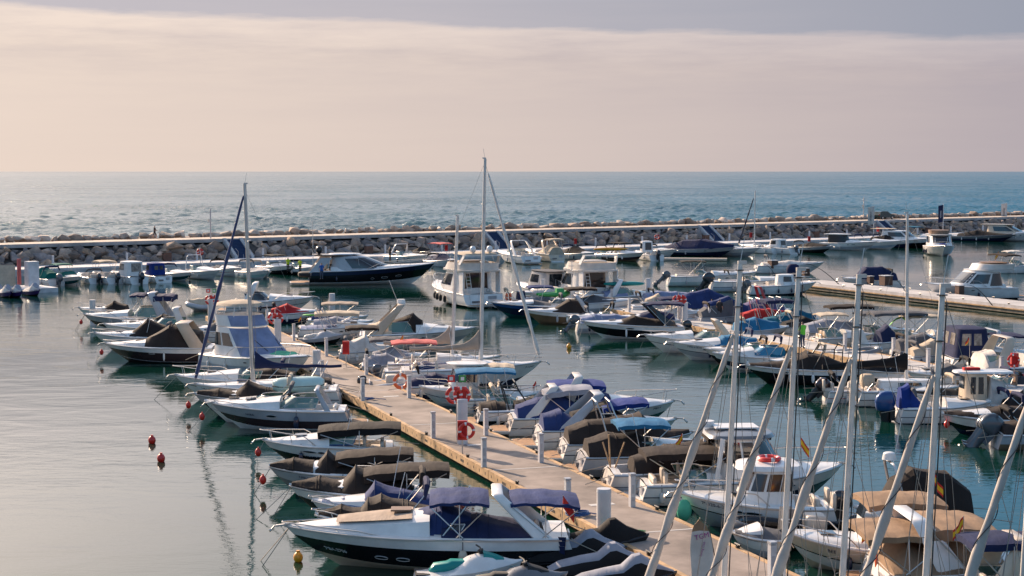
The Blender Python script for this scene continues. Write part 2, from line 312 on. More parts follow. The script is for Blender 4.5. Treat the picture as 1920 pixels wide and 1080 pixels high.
for i, (p, r, pale) in enumerate(recs):
    me = rnd.choice(RP if pale else RM)
    rot = Matrix.Rotation(rnd.uniform(0, 6.28), 3, 'Z') @ Matrix.Rotation(rnd.uniform(-.9, .9) * (.2 if pale else 1), 3, 'X'); sz = (r * rnd.uniform(.95, 1.35), r * rnd.uniform(.8, 1.1), r * rnd.uniform(.75, 1.1) * (1.05 if pale else 1)); sz = (sz[0] * 1.25, sz[1] * 1.25, sz[2]) if pale else sz
    if i < 295:
        o = bpy.data.objects.new('boulder', me); sc.collection.objects.link(o); o.matrix_world = Matrix.Translation(p) @ rot.to_4x4() @ Matrix.Diagonal((*sz, 1))
        tag(o, 'pale sunlit boulder in the row along the seaward edge of the breakwater path' if pale else 'rough grey brown boulder stacked on the breakwater slope below the path', 'rock', 'boulders along the crest' if pale else 'boulders on the breakwater slope')
    else:
        k = mats_.index(me.materials[0].name.split('.')[0])
        rest.add([p + rot @ Vector((v.co.x * sz[0], v.co.y * sz[1], v.co.z * sz[2])) for v in me.vertices], [tuple(f.vertices) for f in me.polygons], k)
tag(rest.build('boulders', mats_, smooth=40), 'heaped boulders of the farther stretch of breakwater', 'rocks', kind='stuff')
# stairs
names = ['leftmost', 'second from the left', 'third from the left', 'rightmost']
for k, a in enumerate(stair_s):
    e = empty('staircase', bw(a + 1.3, 0, 0), BANG, ('leftmost blue staircase with white stepped sides behind the blue furled mast', 'blue staircase with white stepped sides right of the tall central mast', 'blue staircase with white stepped sides above the navy covered motorboat', 'rightmost blue staircase with white stepped sides below the parked car')[k], 'staircase', 'blue staircases down the breakwater')
    m = MB(); ww = [MB(), MB()]; ns_ = 13
    for i in range(ns_):
        y = -.2 - i * .26; z = 3.05 - i * .18
        m.box((0, y - .13, z - .6), (2.0, .26, 1.2))
        for m2, sx_ in zip(ww, (-1.2, 1.2)): m2.box((sx_, y - .13, z - .40), (.42, .26, 1.25))
    m.build('steps', 'stairblue', e, 0); [q.build('side_wall', 'postwhite', e, 0) for q in ww]
    m = MB()
    for x in (-.9, .9): m.tube([(x, -3.5, .8), (x, -3.5, 1.6), (x, -2.8, 2.0)], .03)
    m.build('handrail', 'steel', e)
# ------------------------------------------------------------ boat parts
def smooth01(x): x = max(0, min(1, x)); return x * x * (3 - 2 * x)
VV = [0, .16, .30, .34, .46, .60, .635, .76, 1.0]
YA = [0, .52, .84, .87, .91, .95, .955, .98, 1.0]
YB = [0, .10, .22, .27, .40, .56, .60, .80, 1.0]
class Hull:
    def __init__(s, L, B, fb=.8, sh=.35, p=2.3, draft=.32, rake=.19, t0=.42):
        s.L, s.B, s.fb, s.sh, s.p, s.draft, s.rake, s.t0 = L, B, fb, sh, p, draft, rake * L, t0
    def hb(s, t):
        t = max(0, min(1, t)); a = .90 + .10 * min(1, t / .3)
        return s.B / 2 * a * (1 - (max(0, t - s.t0) / (1 - s.t0)) ** s.p)
    def zs(s, t): return s.fb + s.sh * max(0, t) ** 1.9
    def X(s, t, v=1.0): return t * s.L - s.L / 2 - s.rake * (1 - v) ** 1.2 * max(0, t) ** 4 + .38 * s.fb * max(0, v - .2) ** 1.4 * max(0, 1 - t * 7)
    def yf(s, t, v):
        for i in range(len(VV) - 1):
            if v <= VV[i + 1]:
                k = (v - VV[i]) / (VV[i + 1] - VV[i]); a = YA[i] + (YA[i + 1] - YA[i]) * k; b = YB[i] + (YB[i + 1] - YB[i]) * k
                return a + (b - a) * min(1, max(0, (t - .3) / .65)) ** 1.6
        return 1
    def pt(s, t, v, side=1):
        zk = -s.draft + (s.draft + .10) * t ** 5
        return Vector((s.X(t, v), side * s.hb(t) * s.yf(t, v), zk + (s.zs(t) - zk) * v))
def st(n=18): return [i / n for i in range(n - 3)] + [1 - 2.4 / n, 1 - 1.6 / n, 1 - .9 / n, 1 - .35 / n, 1.0]
def hull_part(h, cols, root, n=18, sp=(3, 5, 6)):
    m = MB(); ts = st(n); nv = len(VV)
    fm = lambda j: 0 if j < sp[0] else (1 if j < sp[1] else (2 if j < sp[2] else 3))
    for side in (1, -1):
        g = [[h.pt(t, v, side) for v in VV] for t in ts]
        if side < 0: g = [r[::-1] for r in g]
        m.grid(g, fm=(lambda i, j: fm(j)) if side > 0 else (lambda i, j: fm(nv - 2 - j)))
    tr = [h.pt(0, v, 1) for v in VV]; tl = [h.pt(0, v, -1) for v in VV]
    m.grid([tr, tl], fm=lambda i, j: 0 if j < 3 else 3)
    if n > 12:
        for s_, y0 in ((1, 0), (-1, 0)): pass
    return m.build('hull', list(cols), root, 30)
def deck_part(h, o, root, n=18):
    tc_, ch, ta, fl = o.get('tc', .5), o.get('ch', .28), o.get('ta', .07), o.get('floor', None)
    if fl is None: fl = max(.22, h.fb - .55)
    te = o.get('te', .93); m = MB(); ts = sorted(set(st(n) + [tc_, tc_ + .001, ta, ta + .001])); g = []
    for t in ts:
        hb, z, x = h.hb(t), h.zs(t), h.X(t)
        cock = ta < t <= tc_
        if cock: row = [(1, z), (.96, z + .035), (.84, z + .07), (.79, z + .06), (.76, fl), (0, fl)]
        else:
            hm = 0
            if t > tc_: q = max(0, (te - t) / (te - tc_)); hm = ch * 1.12 * (q ** .95)
            row = [(1, z), (.96, z + .04), (.80, z + .03), (.70, z + .03 + .80 * hm), (.45, z + .05 + .98 * hm), (0, z + .06 + hm + .02)]
        g.append([Vector((x, hb * f, zz)) for f, zz in row] + [Vector((x, -hb * f, zz)) for f, zz in row[::-1][1:]])
    nn = len(g[0])
    m.grid(g, fm=lambda i, j: 1 if (ta < ts[i] and ts[i + 1] <= tc_ + .0005 and 3 < j < nn - 5) else 0)
    m.build('deck', [o.get('deckc', 'white'), o.get('floorc', 'vinyl')], root, 32)
    r = MB()
    for sd in (1, -1): r.tube([h.pt(t, 1, sd) + Vector((0, sd * .012, -.02)) for t in ts], .032, 5)
    r.build('rub_rail', o.get('rub', 'steel'), root)
def surf(a, b, nf=3, na=4, bulge=0):
    """wall surface between two rounded plans: a,b = (x_aft, x_fore, half_width, z)"""
    def S(ph, v, off=0):
        c, s_ = math.cos(R(ph)), math.sin(R(ph)); n = nf if c > 0 else na
        x0 = a[0] + (b[0] - a[0]) * v; x1 = a[1] + (b[1] - a[1]) * v; w_ = a[2] + (b[2] - a[2]) * v + bulge * 4 * v * (1 - v); z = a[3] + (b[3] - a[3]) * v
        den = (abs(c) ** n + abs(s_) ** n) ** (-1.0 / n)
        hx = (x1 - x0) / 2 + off; return Vector(((x0 + x1) / 2 + hx * c * den, (w_ + off) * s_ * den, z))
    return S
PH = [0, 8, 18, 28, 36, 42, 48, 54, 62, 72, 82, 90, 98, 108, 118, 126, 132, 138, 144, 152, 162, 172, 180]
PH = PH + [360 - q for q in PH[::-1][1:-1]]
def wall(m, S, mi=0, roof=True, vs=(0, .5, 1), crown=.05):
    rings = [[S(p, v) for p in PH] for v in vs]
    if roof:
        c = Vector((sum(q.x for q in rings[-1]) / len(PH), 0, 0)); z = rings[-1][0].z
        for k in (.97, .8, .45, .1): rings.append([Vector((c.x + (q.x - c.x) * k, q.y * k, z + crown * (1 - k * k))) for q in rings[-1 if False else len(vs) - 1]])
    m.loft(rings, mi, caps=roof)
def panel(S, p0, p1, v0, v1, off=.012, slant=0, n=8):
    pts = []
    for i in range(5):
        v = v0 + (v1 - v0) * i / 4; r_ = []
        for j in range(n + 1):
            f = j / n; p = p0 + (p1 - p0) * f; vv = v0 + slant * f + (v - v0) * (1 - (slant / (v1 - v0)) * f) if slant else v
            r_.append(S(p, vv, off))
        pts.append(r_)
    m = MB(); m.grid(pts); return m
def windows(S, wins, root, mat='glass', name='window'):
    for (p0, p1, v0, v1, sl) in wins:
        for sg in ((1, -1) if p0 * p1 >= 0 and p0 != -p1 and max(p0, p1) <= 180 else (1,)):
            panel(S, p0 * sg, p1 * sg, v0, v1, .014, sl).build(name, mat, root, 0)
def windshield(h, o, root):
    t, hh, ln = o['ws'][:3]; rk = o.get('wrake', .75); hb = h.hb(t) ; x = h.X(t); zb = h.zs(t) + .04 + o.get('ch', .28) * .55
    zb = h.zs(t) + .06 + o.get('wsz', .0)
    a = (x - ln, x + .25, hb * .80, zb); b = (x - ln - .12, x + .25 - rk, hb * .68, zb + hh)
    S = surf(a, b, 2.4, 8); m = MB(); A = 128 if not o.get('wsopen') else 95
    ph = [-A + 2 * A * i / 26 for i in range(27)]
    e = m; e.grid([[S(p, v) for p in ph] for v in (0, .35, .7, 1)]); ws = m.build('windshield', o.get('glass', 'glassgreen'), root)
    f = MB(); f.tube([S(p, 1) for p in ph], .024, 5); f.tube([S(p, 0) for p in ph], .03, 5)
    for p in (-A, -48, 0, 48, A): f.tube([S(p, 0, .006), S(p, 1, .006)], .018, 5)
    f.build('frame', o.get('wsf', 'steel'), ws)
    # dash fairing behind the glass
    m = MB(); m.box((x - .45, 0, zb + .02), (.5, hb * 1.35, .30), 0, 0, .2); m.build('dashboard', o.get('dash', 'lgrey'), root)
    return S
def canvas(h, col, ctrl, root, sp=.99, name='canvas_cover', base=.04, p=2.0, sag=.04, seed=0):
    ctrl = sorted(ctrl); t0, t1 = ctrl[0][0], ctrl[-1][0]; n = max(10, int((t1 - t0) * 34)); ts = sorted(set([t0 + (t1 - t0) * i / n for i in range(n + 1)] + [c[0] for c in ctrl])); g = []
    fr = [-1, -.97, -.88, -.74, -.56, -.36, -.18, 0, .18, .36, .56, .74, .88, .97, 1]; drop = o_drop = .10
    for t in ts:
        for i in range(len(ctrl) - 1):
            if t <= ctrl[i + 1][0] + 1e-9: break
        k = (t - ctrl[i][0]) / max(1e-6, ctrl[i + 1][0] - ctrl[i][0]); hh = ctrl[i][1] + (ctrl[i + 1][1] - ctrl[i][1]) * k; hh -= sag * math.sin(math.pi * k) * min(1, hh * 2)
        z = h.zs(t) + base; hb = h.hb(t) * sp + .015; x = h.X(t); row = []
        for f in fr:
            q = abs(f); prof = (1 - .05 * q) if q < .5 else (.975 - (q - .5) / .47 * .86 if q < .97 else .10); zz = z + hh * prof
            nz = noise.noise(Vector((x * 1.9 + seed, f * 2.2, seed))) * .045 + noise.noise(Vector((x * 5 + f * 3, f * 3.5, seed + 4))) * .022
            yy = hb * f
            if q > .98: zz = z - drop; yy *= 1.012
            row.append(Vector((x, yy, zz + (nz * (1 if q < .95 else .3)) * min(1, hh * 3 + .3))))
        g.append(row)
    m = MB()
    g = [[Vector((q.x - .03, q.y, h.zs(t0) + base - drop)) for q in g[0]]] + g + [[Vector((q.x + .03, q.y, h.zs(t1) + base - drop * .6)) for q in g[-1]]]
    m.grid(g)
    for t in [c[0] for c in ctrl[1:-1]] + [t0 + (t1 - t0) * .5]:
        k = min(range(len(ts)), key=lambda i: abs(ts[i] - t)) + 1; m.tube([q + Vector((0, 0, .006)) for q in g[k][1:-1]], .013, 4, caps=False)
    m.tube([q[0] + Vector((0, .01, .03)) for q in g[1:-1]], .012, 4, caps=False); m.tube([q[-1] + Vector((0, -.01, .03)) for q in g[1:-1]], .012, 4, caps=False)
    return m.build(name, col, root, 26)
def bimini(h, o, root, spec):
    tc_, ln, z, col = spec[:4]; val = spec[4] if len(spec) > 4 else .06; tilt = spec[5] if len(spec) > 5 else 0
    x = h.X(tc_); hb = h.hb(min(tc_, .55)) * .86; z = h.fb + z; n = 14; top = []; bot = []
    sd = abs(hash((round(x, 2), col))) % 50 if False else int(x * 10) % 50
    for i in range(n + 1):
        f = i / n * 2 - 1; row = []; rb = []
        for j in range(13):
            g = j / 12 * 2 - 1; zz = z - .07 * f * f - .09 * abs(g) ** 2.4 + tilt * f + .014 * math.cos(f * 9.4) + noise.noise(Vector((f * 3 + sd, g * 2, 0))) * .018
            row.append(Vector((x + f * ln / 2, hb * g, zz)))
            rb.append(Vector((x + f * ln / 2 * .985, hb * g * .985, zz - .03 - val * (.35 + .65 * min(1, abs(g) ** 3 + abs(f) ** 4)))))
        top.append(row); bot.append(rb)
    m = MB(); m.grid(top); m.grid(bot)
    for a, b in ((top[0], bot[0]), (top[-1], bot[-1]), ([r[0] for r in top], [r[0] for r in bot]), ([r[-1] for r in top], [r[-1] for r in bot])): m.grid([a, b])
    m.build('bimini_top', col, root, 30); fr = MB(); piv = h.zs(min(tc_, .6)) + .05
    for k, (fx, px_) in enumerate(((-.92, .1), (0, 0), (.92, -.1))):
        xx = x + fx * ln / 2; zt = z - .10 * fx * fx + tilt * fx - .05
        fr.tube([(x + px_, -hb / .86 * .95, piv), (xx, -hb, zt - .12), (xx, -hb * .8, zt - .03), (xx, hb * .8, zt - .03), (xx, hb, zt - .12), (x + px_, hb / .86 * .95, piv)], .019, 5)
    fr.build('bimini_frame', 'steel', root)
def arch(h, o, root, spec):
    tb, tt, hh, col = spec[:4]; wb = spec[4] if len(spec) > 4 else .75; wt = spec[5] if len(spec) > 5 else .38
    z0 = h.zs(tb) + .02; z1 = h.fb + hh; hb = h.hb(tb) * .92; xb, xt = h.X(tb), h.X(tt); th = .045; rings = []
    path = [(0, 0), (.35, .02), (.7, .06), (.9, .11), (.97, .17), (1, .28), (1, 1)]
    full = [(k, 1 - f * 1, 1) for k, f in path] + [(k, 1 - f, -1) for k, f in path[::-1][0:]]
    pts = []
    for k, f in path: pts.append((xb + (xt - xb) * k, hb * (1 - .12 * k) * (1 - f), z0 + (z1 - z0) * k - (0 if k < 1 else 0), wb + (wt - wb) * k, k))
    pts = [q for q in pts] + [(q[0], -q[1], q[2], q[3], q[4]) for q in pts[::-1][1:]]
    for (px_, py, pz, w_, k) in pts:
        side = 1 if py > 0 else -1; nrm = Vector((0, 1, 0)) if k < .8 else (Vector((0, .7, .7 * 1)) if k < .97 else Vector((0, 0, 1)))
        if side < 0: nrm = Vector((nrm.x, -nrm.y, nrm.z))
        c = Vector((px_, py, pz)); rings.append([c + Vector((w_ / 2, 0, 0)), c + Vector((w_ / 2 - .05, 0, 0)) + nrm * th, c + Vector((-w_ / 2 + .05, 0, 0)) + nrm * th, c + Vector((-w_ / 2, 0, 0)), c + Vector((-w_ / 2 + .05, 0, 0)) - nrm * .03, c + Vector((w_ / 2 - .05, 0, 0)) - nrm * .03])
    m = MB(); m.loft(rings); m.build('radar_arch', col, root, 50)
    if len(spec) > 6:
        a = MB(); a.cyl((xt, 0, z1 + .07), .24, .2, n=18, r2=.2); a.ell((xt, 0, z1 + .27), (.2, .2, .06)); a.build('radar_dome', 'white', root)
        a = MB(); a.tube([(xt, .45, z1), (xt - .25, .48, z1 + 1.5)], .013); a.build('antenna', 'white', root)
def tower(h, root, tb, hh, col='blackmetal', ln=.5):
    x = h.X(tb); hb = h.hb(tb) * .93; z0 = h.zs(tb) + .02; z1 = h.fb + hh; m = MB()
    for dx_ in (0, -.7 * ln):
        m.tube([(x + dx_ * 1.5 + .25, hb, z0), (x + dx_ - .35, hb * .86, z0 + (z1 - z0) * .72), (x + dx_ - .5, hb * .6, z1), (x + dx_ - .5, -hb * .6, z1), (x + dx_ - .35, -hb * .86, z0 + (z1 - z0) * .72), (x + dx_ * 1.5 + .25, -hb, z0)], .035, 6)
    for sd in (1, -1): m.tube([(x - .35, sd * hb * .86, z0 + (z1 - z0) * .72), (x - .35 - .7 * ln, sd * hb * .86, z0 + (z1 - z0) * .72)], .025)
    m.build('wake_tower', col, root)
def bow_rail(h, root, t0=.5, hh=.5, t1=.995, mat='steel', wire=False):
    ts = [t0 + (t1 - t0) * i / 12 for i in range(13)]
    def q(t, sd, z): 
        hb = max(.10, h.hb(t) * .93) if t < .97 else .10
        return Vector((h.X(t) + (.12 if t > .95 else 0), sd * hb, h.zs(t) + z))
    ramp = lambda t: hh * min(1, (t - t0) / .10 + .12)
    pa = [q(t, 1, ramp(t)) for t in ts] + [q(t, -1, ramp(t)) for t in ts[::-1]]
    m = MB(); m.tube(pa, .021 if not wire else .011, 5)
    if wire: m.tube([p_ - Vector((0, 0, hh * .5)) for p_ in pa], .008, 4)
    ns_ = max(3, int(h.L * (t1 - t0) / 1.0))
    for k in range(ns_):
        t = t0 + .03 + (t1 - t0 - .03) * k / (ns_ - .7)
        if t < t1:
            for sd in (1, -1): m.tube([q(t - .015, sd, .03), q(t, sd, ramp(t))], .013, 4)
    m.build('bow_rail', mat, root)
def swim(h, root, ln=.8, teak=True, z=.22, col='white'):
    w_ = h.hb(0) * .92; m = MB(); pr = [(0, w_), (-ln * .55, w_), (-ln * .9, w_ * .85), (-ln, w_ * .5), (-ln, -w_ * .5), (-ln * .9, -w_ * .85), (-ln * .55, -w_), (0, -w_)]
    x0 = -h.L / 2 + .02; m.loft([[Vector((x0 + a * k, b * k2, z + dz_)) for a, b in pr] for dz_, k, k2 in ((-.10, .9, .94), (0, 1, 1), (.045, 1, 1))]); m.build('swim_platform', col, root, 40)
    if teak:
        m = MB(); m.loft([[Vector((x0 + a * .93 - .02, b * .92, z + dz_)) for a, b in pr] for dz_ in (.046, .058)]); m.build('teak_pad', 'teak', root, 40)
    m = MB()
    for y in (.18, -.18): m.tube([(x0 - ln, w_ * .6 + y, z + .06), (x0 - ln - .12, w_ * .6 + y, z + .02), (x0 - ln - .12, w_ * .6 + y, z - .4)], .014)
    m.build('ladder', 'steel', root)
def outboard(h, root, y=0, col='cowl', tilt=0, s=1.0, x=None, z=None):
    e = MB(); x = -h.L / 2 - .12 if x is None else x; z = h.fb * .75 if z is None else z
    mt = Matrix.Translation((x, y, z)) @ Matrix.Rotation(R(tilt), 4, 'Y') @ Matrix.Diagonal((s, s, s, 1))
    def tr(m_): m_.v = [tuple(mt @ Vector(q)) for q in m_.v]; return m_
    secs = [(-.02, .16, .10, -.28), (.02, .26, .16, -.26), (.12, .31, .19, -.25), (.30, .34, .20, -.24), (.46, .31, .18, -.22), (.58, .22, .13, -.19), (.62, .10, .06, -.17)]
    for zz, lx, ly, cx in secs[:0]: pass
    rings = [[Vector((cx + lx * math.copysign(abs(math.cos(a)) ** .7, math.cos(a)), ly * math.copysign(abs(math.sin(a)) ** .7, math.sin(a)), zz)) for a in [6.2832 * k / 16 for k in range(16)]] for zz, lx, ly, cx in secs]
    c = MB(); c.loft(rings); ob = tr(c).build('outboard', col, root, 50)
    l = MB(); l.loft([[Vector((cx + lx * math.cos(a), ly * math.sin(a), zz)) for a in [6.2832 * k / 10 for k in range(10)]] for zz, lx, ly, cx in ((0, .2, .1, -.22), (-.35, .16, .07, -.2), (-.62, .15, .05, -.2), (-.70, .26, .10, -.24), (-.73, .24, .08, -.24), (-.78, .10, .04, -.2), (-.92, .16, .05, -.2), (-1.0, .22, .06, -.22), (-1.06, .14, .04, -.2), (-1.26, .05, .01, -.22))])
    l.box((-.02, 0, -.1), (.16, .26, .42)); tr(l).build('lower_unit', 'cowlgrey' if col == 'cowlgrey' else 'blackmetal', ob, 50)
    p = MB(); p.ell((-.46, 0, -1.0), (.1, .05, .05))
    for k in range(3):
        a = k * 2.094; p.ell((-.46, math.cos(a) * .11, -1.0 + math.sin(a) * .11), (.025, .09, .05), nu=8, nv=6)
    tr(p).build('propeller', 'alu', ob)
def fender(h, root, t, col, side=1, ln=.55, r=.12, z=None):
    p = h.pt(t, .7, side); p.y += side * r; z = h.zs(t) * .45 if z is None else z
    m = MB(); m.ell((p.x, p.y, z), (r, r, ln / 2), nu=12, nv=10, p=.75); f = m.build('fender', col, root)
    m = MB(); m.tube([(p.x, p.y, z + ln / 2 - .02), (p.x, p.y - side * r * .8, h.zs(t) + .06)], .012, 4); m.build('line', 'ropedark', f)
def seats(h, o, root, col='vinyl', t0=None, t1=None):
    t0 = o.get('ta', .07) + .02 if t0 is None else t0; t1 = o.get('tc', .5) if t1 is None else t1; fl = o.get('floor', None)
    if fl is None: fl = max(.22, h.fb - .55)
    x0, x1 = h.X(t0), h.X(t1); w_ = h.hb(t0) * .70
    def cush(c, d): 
        q = MB(); q.ell(c, (d[0] / 2, d[1] / 2, d[2] / 2), p=.28, nu=16, nv=8); q.build('seat', col, root, 60)
    cush((x0 + .28, 0, fl + .24), (.55, w_ * 1.7, .46)); cush((x0 + .06, 0, fl + .5), (.16, w_ * 1.7, .55))
    for sd in (1, -1):
        cush((x1 - 1.15, sd * w_ * .5, fl + .27), (.5, .5, .5)); cush((x1 - 1.42, sd * w_ * .5, fl + .66), (.13, .48, .62))
def flag(root, base, hh, kind='es', s=.35, ang=0, cat=None):
    m = MB(); b = Vector(base); m.tube([b, b + Vector((-.05, 0, hh))], .012, 5); f = m.build('flagpole', 'steel', root)
    cols = {'es': ['flagred', 'flagyellow', 'flagred'], 'red': ['flagred'] * 3, 'de': ['blackmetal', 'flagred', 'flagyellow'], 'teal': ['jetteal'] * 3}[kind]
    m = MB(); g = []
    for i, k in enumerate((0, .25, .5, .75, 1)):
        g.append([b + Vector((-.05 - s * j / 8 * (.55 if 1 else 1) * math.cos(ang), s * j / 8 * .5 * math.sin(ang) + .05 * math.sin(j * .9 + i * .3), hh - s * .62 * k - j * .035 * s / .35)) for j in range(9)])
    m.grid(g, fm=lambda i, j: (0, 1, 1, 2)[i]); m.build('flag', cols, f, 0)
def text_on(h, root, s, t, v, side, size, col, name='hull_number'):
    cu = bpy.data.curves.new(name, 'FONT'); cu.body = s; cu.size = size; cu.extrude = .002; cu.resolution_u = 2
    o = bpy.data.objects.new(name, cu); sc.collection.objects.link(o); dg = bpy.context.evaluated_depsgraph_get(); me = bpy.data.meshes.new_from_object(o.evaluated_get(dg)); bpy.data.objects.remove(o)
    wd = max(q.co.x for q in me.vertices); a = h.pt(t, v, side); b = h.pt(t + .05, v, side); c = h.pt(t, v + .08, side)
    up = (c - a).normalized(); right = (b - a).normalized() * (-1 if side > 0 else 1); nrm = right.cross(up).normalized(); up = nrm.cross(right)
    for q in me.vertices:
        loc = q.co.copy(); tt = t + (-1 if side > 0 else 1) * (loc.x - wd / 2) / h.L
        base = h.pt(tt, v, side); up2 = (h.pt(tt, v + .05, side) - base).normalized(); q.co = base + up2 * loc.y + nrm * (.012 + loc.z)
    me.materials.clear(); me.materials.append(M(col)); r_ = bpy.data.objects.new(name, me); sc.collection.objects.link(r_); r_.parent = root
def plate_text(s, size, col, root, mtx, name='lettering'):
    cu = bpy.data.curves.new(name, 'FONT'); cu.body = s; cu.size = size; cu.extrude = .003; cu.align_x = 'CENTER'; cu.align_y = 'CENTER'; cu.resolution_u = 2
    o = bpy.data.objects.new(name, cu); sc.collection.objects.link(o); dg = bpy.context.evaluated_depsgraph_get(); me = bpy.data.meshes.new_from_object(o.evaluated_get(dg)); bpy.data.objects.remove(o); bpy.data.curves.remove(cu)
    me.transform(mtx); me.materials.clear(); me.materials.append(M(col)); r_ = bpy.data.objects.new(name, me); sc.collection.objects.link(r_); r_.parent = root; return r_
def porthole(h, root, t, v, side, ln=.42, hh=.12, name='porthole'):
    a = h.pt(t, v, side); rt = (h.pt(t + .02, v, side) - h.pt(t - .02, v, side)).normalized(); up = (h.pt(t, v + .04, side) - a).normalized(); n = rt.cross(up).normalized() * (-1 if side > 0 else 1)
    for k, mt, nm in ((1.0, 'glass', name),):
        m = MB(); m.loft([[a + rt * ln / 2 * q * math.cos(6.2832 * i / 18) + up * hh / 2 * q * math.sin(6.2832 * i / 18) + n * z for i in range(18)] for q, z in ((1, -.01), (1, .012))]); p_ = m.build(nm, mt, root, 0)
        m = MB(); ring = [a + rt * ln / 2 * math.cos(6.2832 * i / 18) + up * hh / 2 * math.sin(6.2832 * i / 18) + n * .012 for i in range(19)]; m.tube(ring, .014, 5); m.build('rim', 'steel', p_)
def mast_part(root, x, z0, top, rake=0, r=.075, col='mastwhite', spread=(), boom=None, nv=8, side=0):
    b = Vector((x, 0, z0)); tp = Vector((x - rake, side, top)); m = MB(); rings = []
    for f in (0, .3, .7, .95, 1):
        c = b + (tp - b) * f; q = r * (1 - .28 * f); rings.append([c + Vector((q * 1.35 * math.cos(6.2832 * k / 10), q * math.sin(6.2832 * k / 10), 0)) for k in range(10)])
    m.loft(rings); ma = m.build('mast', col, root, 50); s_ = MB()
    for f, wd in spread:
        c = b + (tp - b) * f; s_.tube([c + Vector((-.12, -wd, .03)), c, c + Vector((-.12, wd, .03))], .022, 5)
    if spread: s_.build('spreaders', 'mastwhite', ma)
    s_ = MB(); s_.box(tp + Vector((-.05, 0, .03)), (.2, .05, .07)); s_.build('masthead', 'alu', ma); s_ = MB(); s_.tube([tp, tp + Vector((-.1, 0, .55))], .008, 4); s_.build('aerial', 'alu', ma)
    return ma, tp, b
def jib(root, a, b, r0, r1, col, name='furled_jib', spiral='ropedark', f0=0, f1=.9):
    a, b = Vector(a), Vector(b); m = MB(); n = 30; rings = []; d = (b - a).normalized(); x = d.cross(Vector((0, 1, 0))).normalized(); y = d.cross(x)
    for i in range(n + 1):
        f = i / n; c = a + (b - a) * (f0 + (f1 - f0) * f); env = (.35 + .65 * min(1, f * 7)) * (1 - f) ** .75 + .12; rr = r1 + (r0 - r1) * env; rr *= 1 + .16 * math.sin(f * 41)
        rings.append([c + (x * math.cos(6.2832 * k / 10) * (1 + .2 * math.sin(f * 30)) + y * math.sin(6.2832 * k / 10)) * rr for k in range(10)])
    m.loft(rings); j = m.build(name, col, root, 50)
    if spiral:
        m = MB(); pa = []
        for i in range(120):
            f = i / 119; ff = f0 + (f1 - f0) * f; env = (.35 + .65 * min(1, f * 7)) * (1 - f) ** .75 + .12; rr = (r1 + (r0 - r1) * env) * 1.22 + .004; c = a + (b - a) * ff; an = f * 6.2832 * 6.5
            pa.append(c + (x * math.cos(an) + y * math.sin(an)) * rr)
        m.tube(pa, .009, 4); m.build('sheet', spiral, j)
    m = MB(); m.tube([a, b], .007, 4); m.build('forestay', 'greyline', j); return j
def wires(root, segs, r=.006, name='rigging', mat='greyline'):
    for a, b in segs:
        m = MB(); m.tube([a, b], r, 4); m.build(name, mat, root)
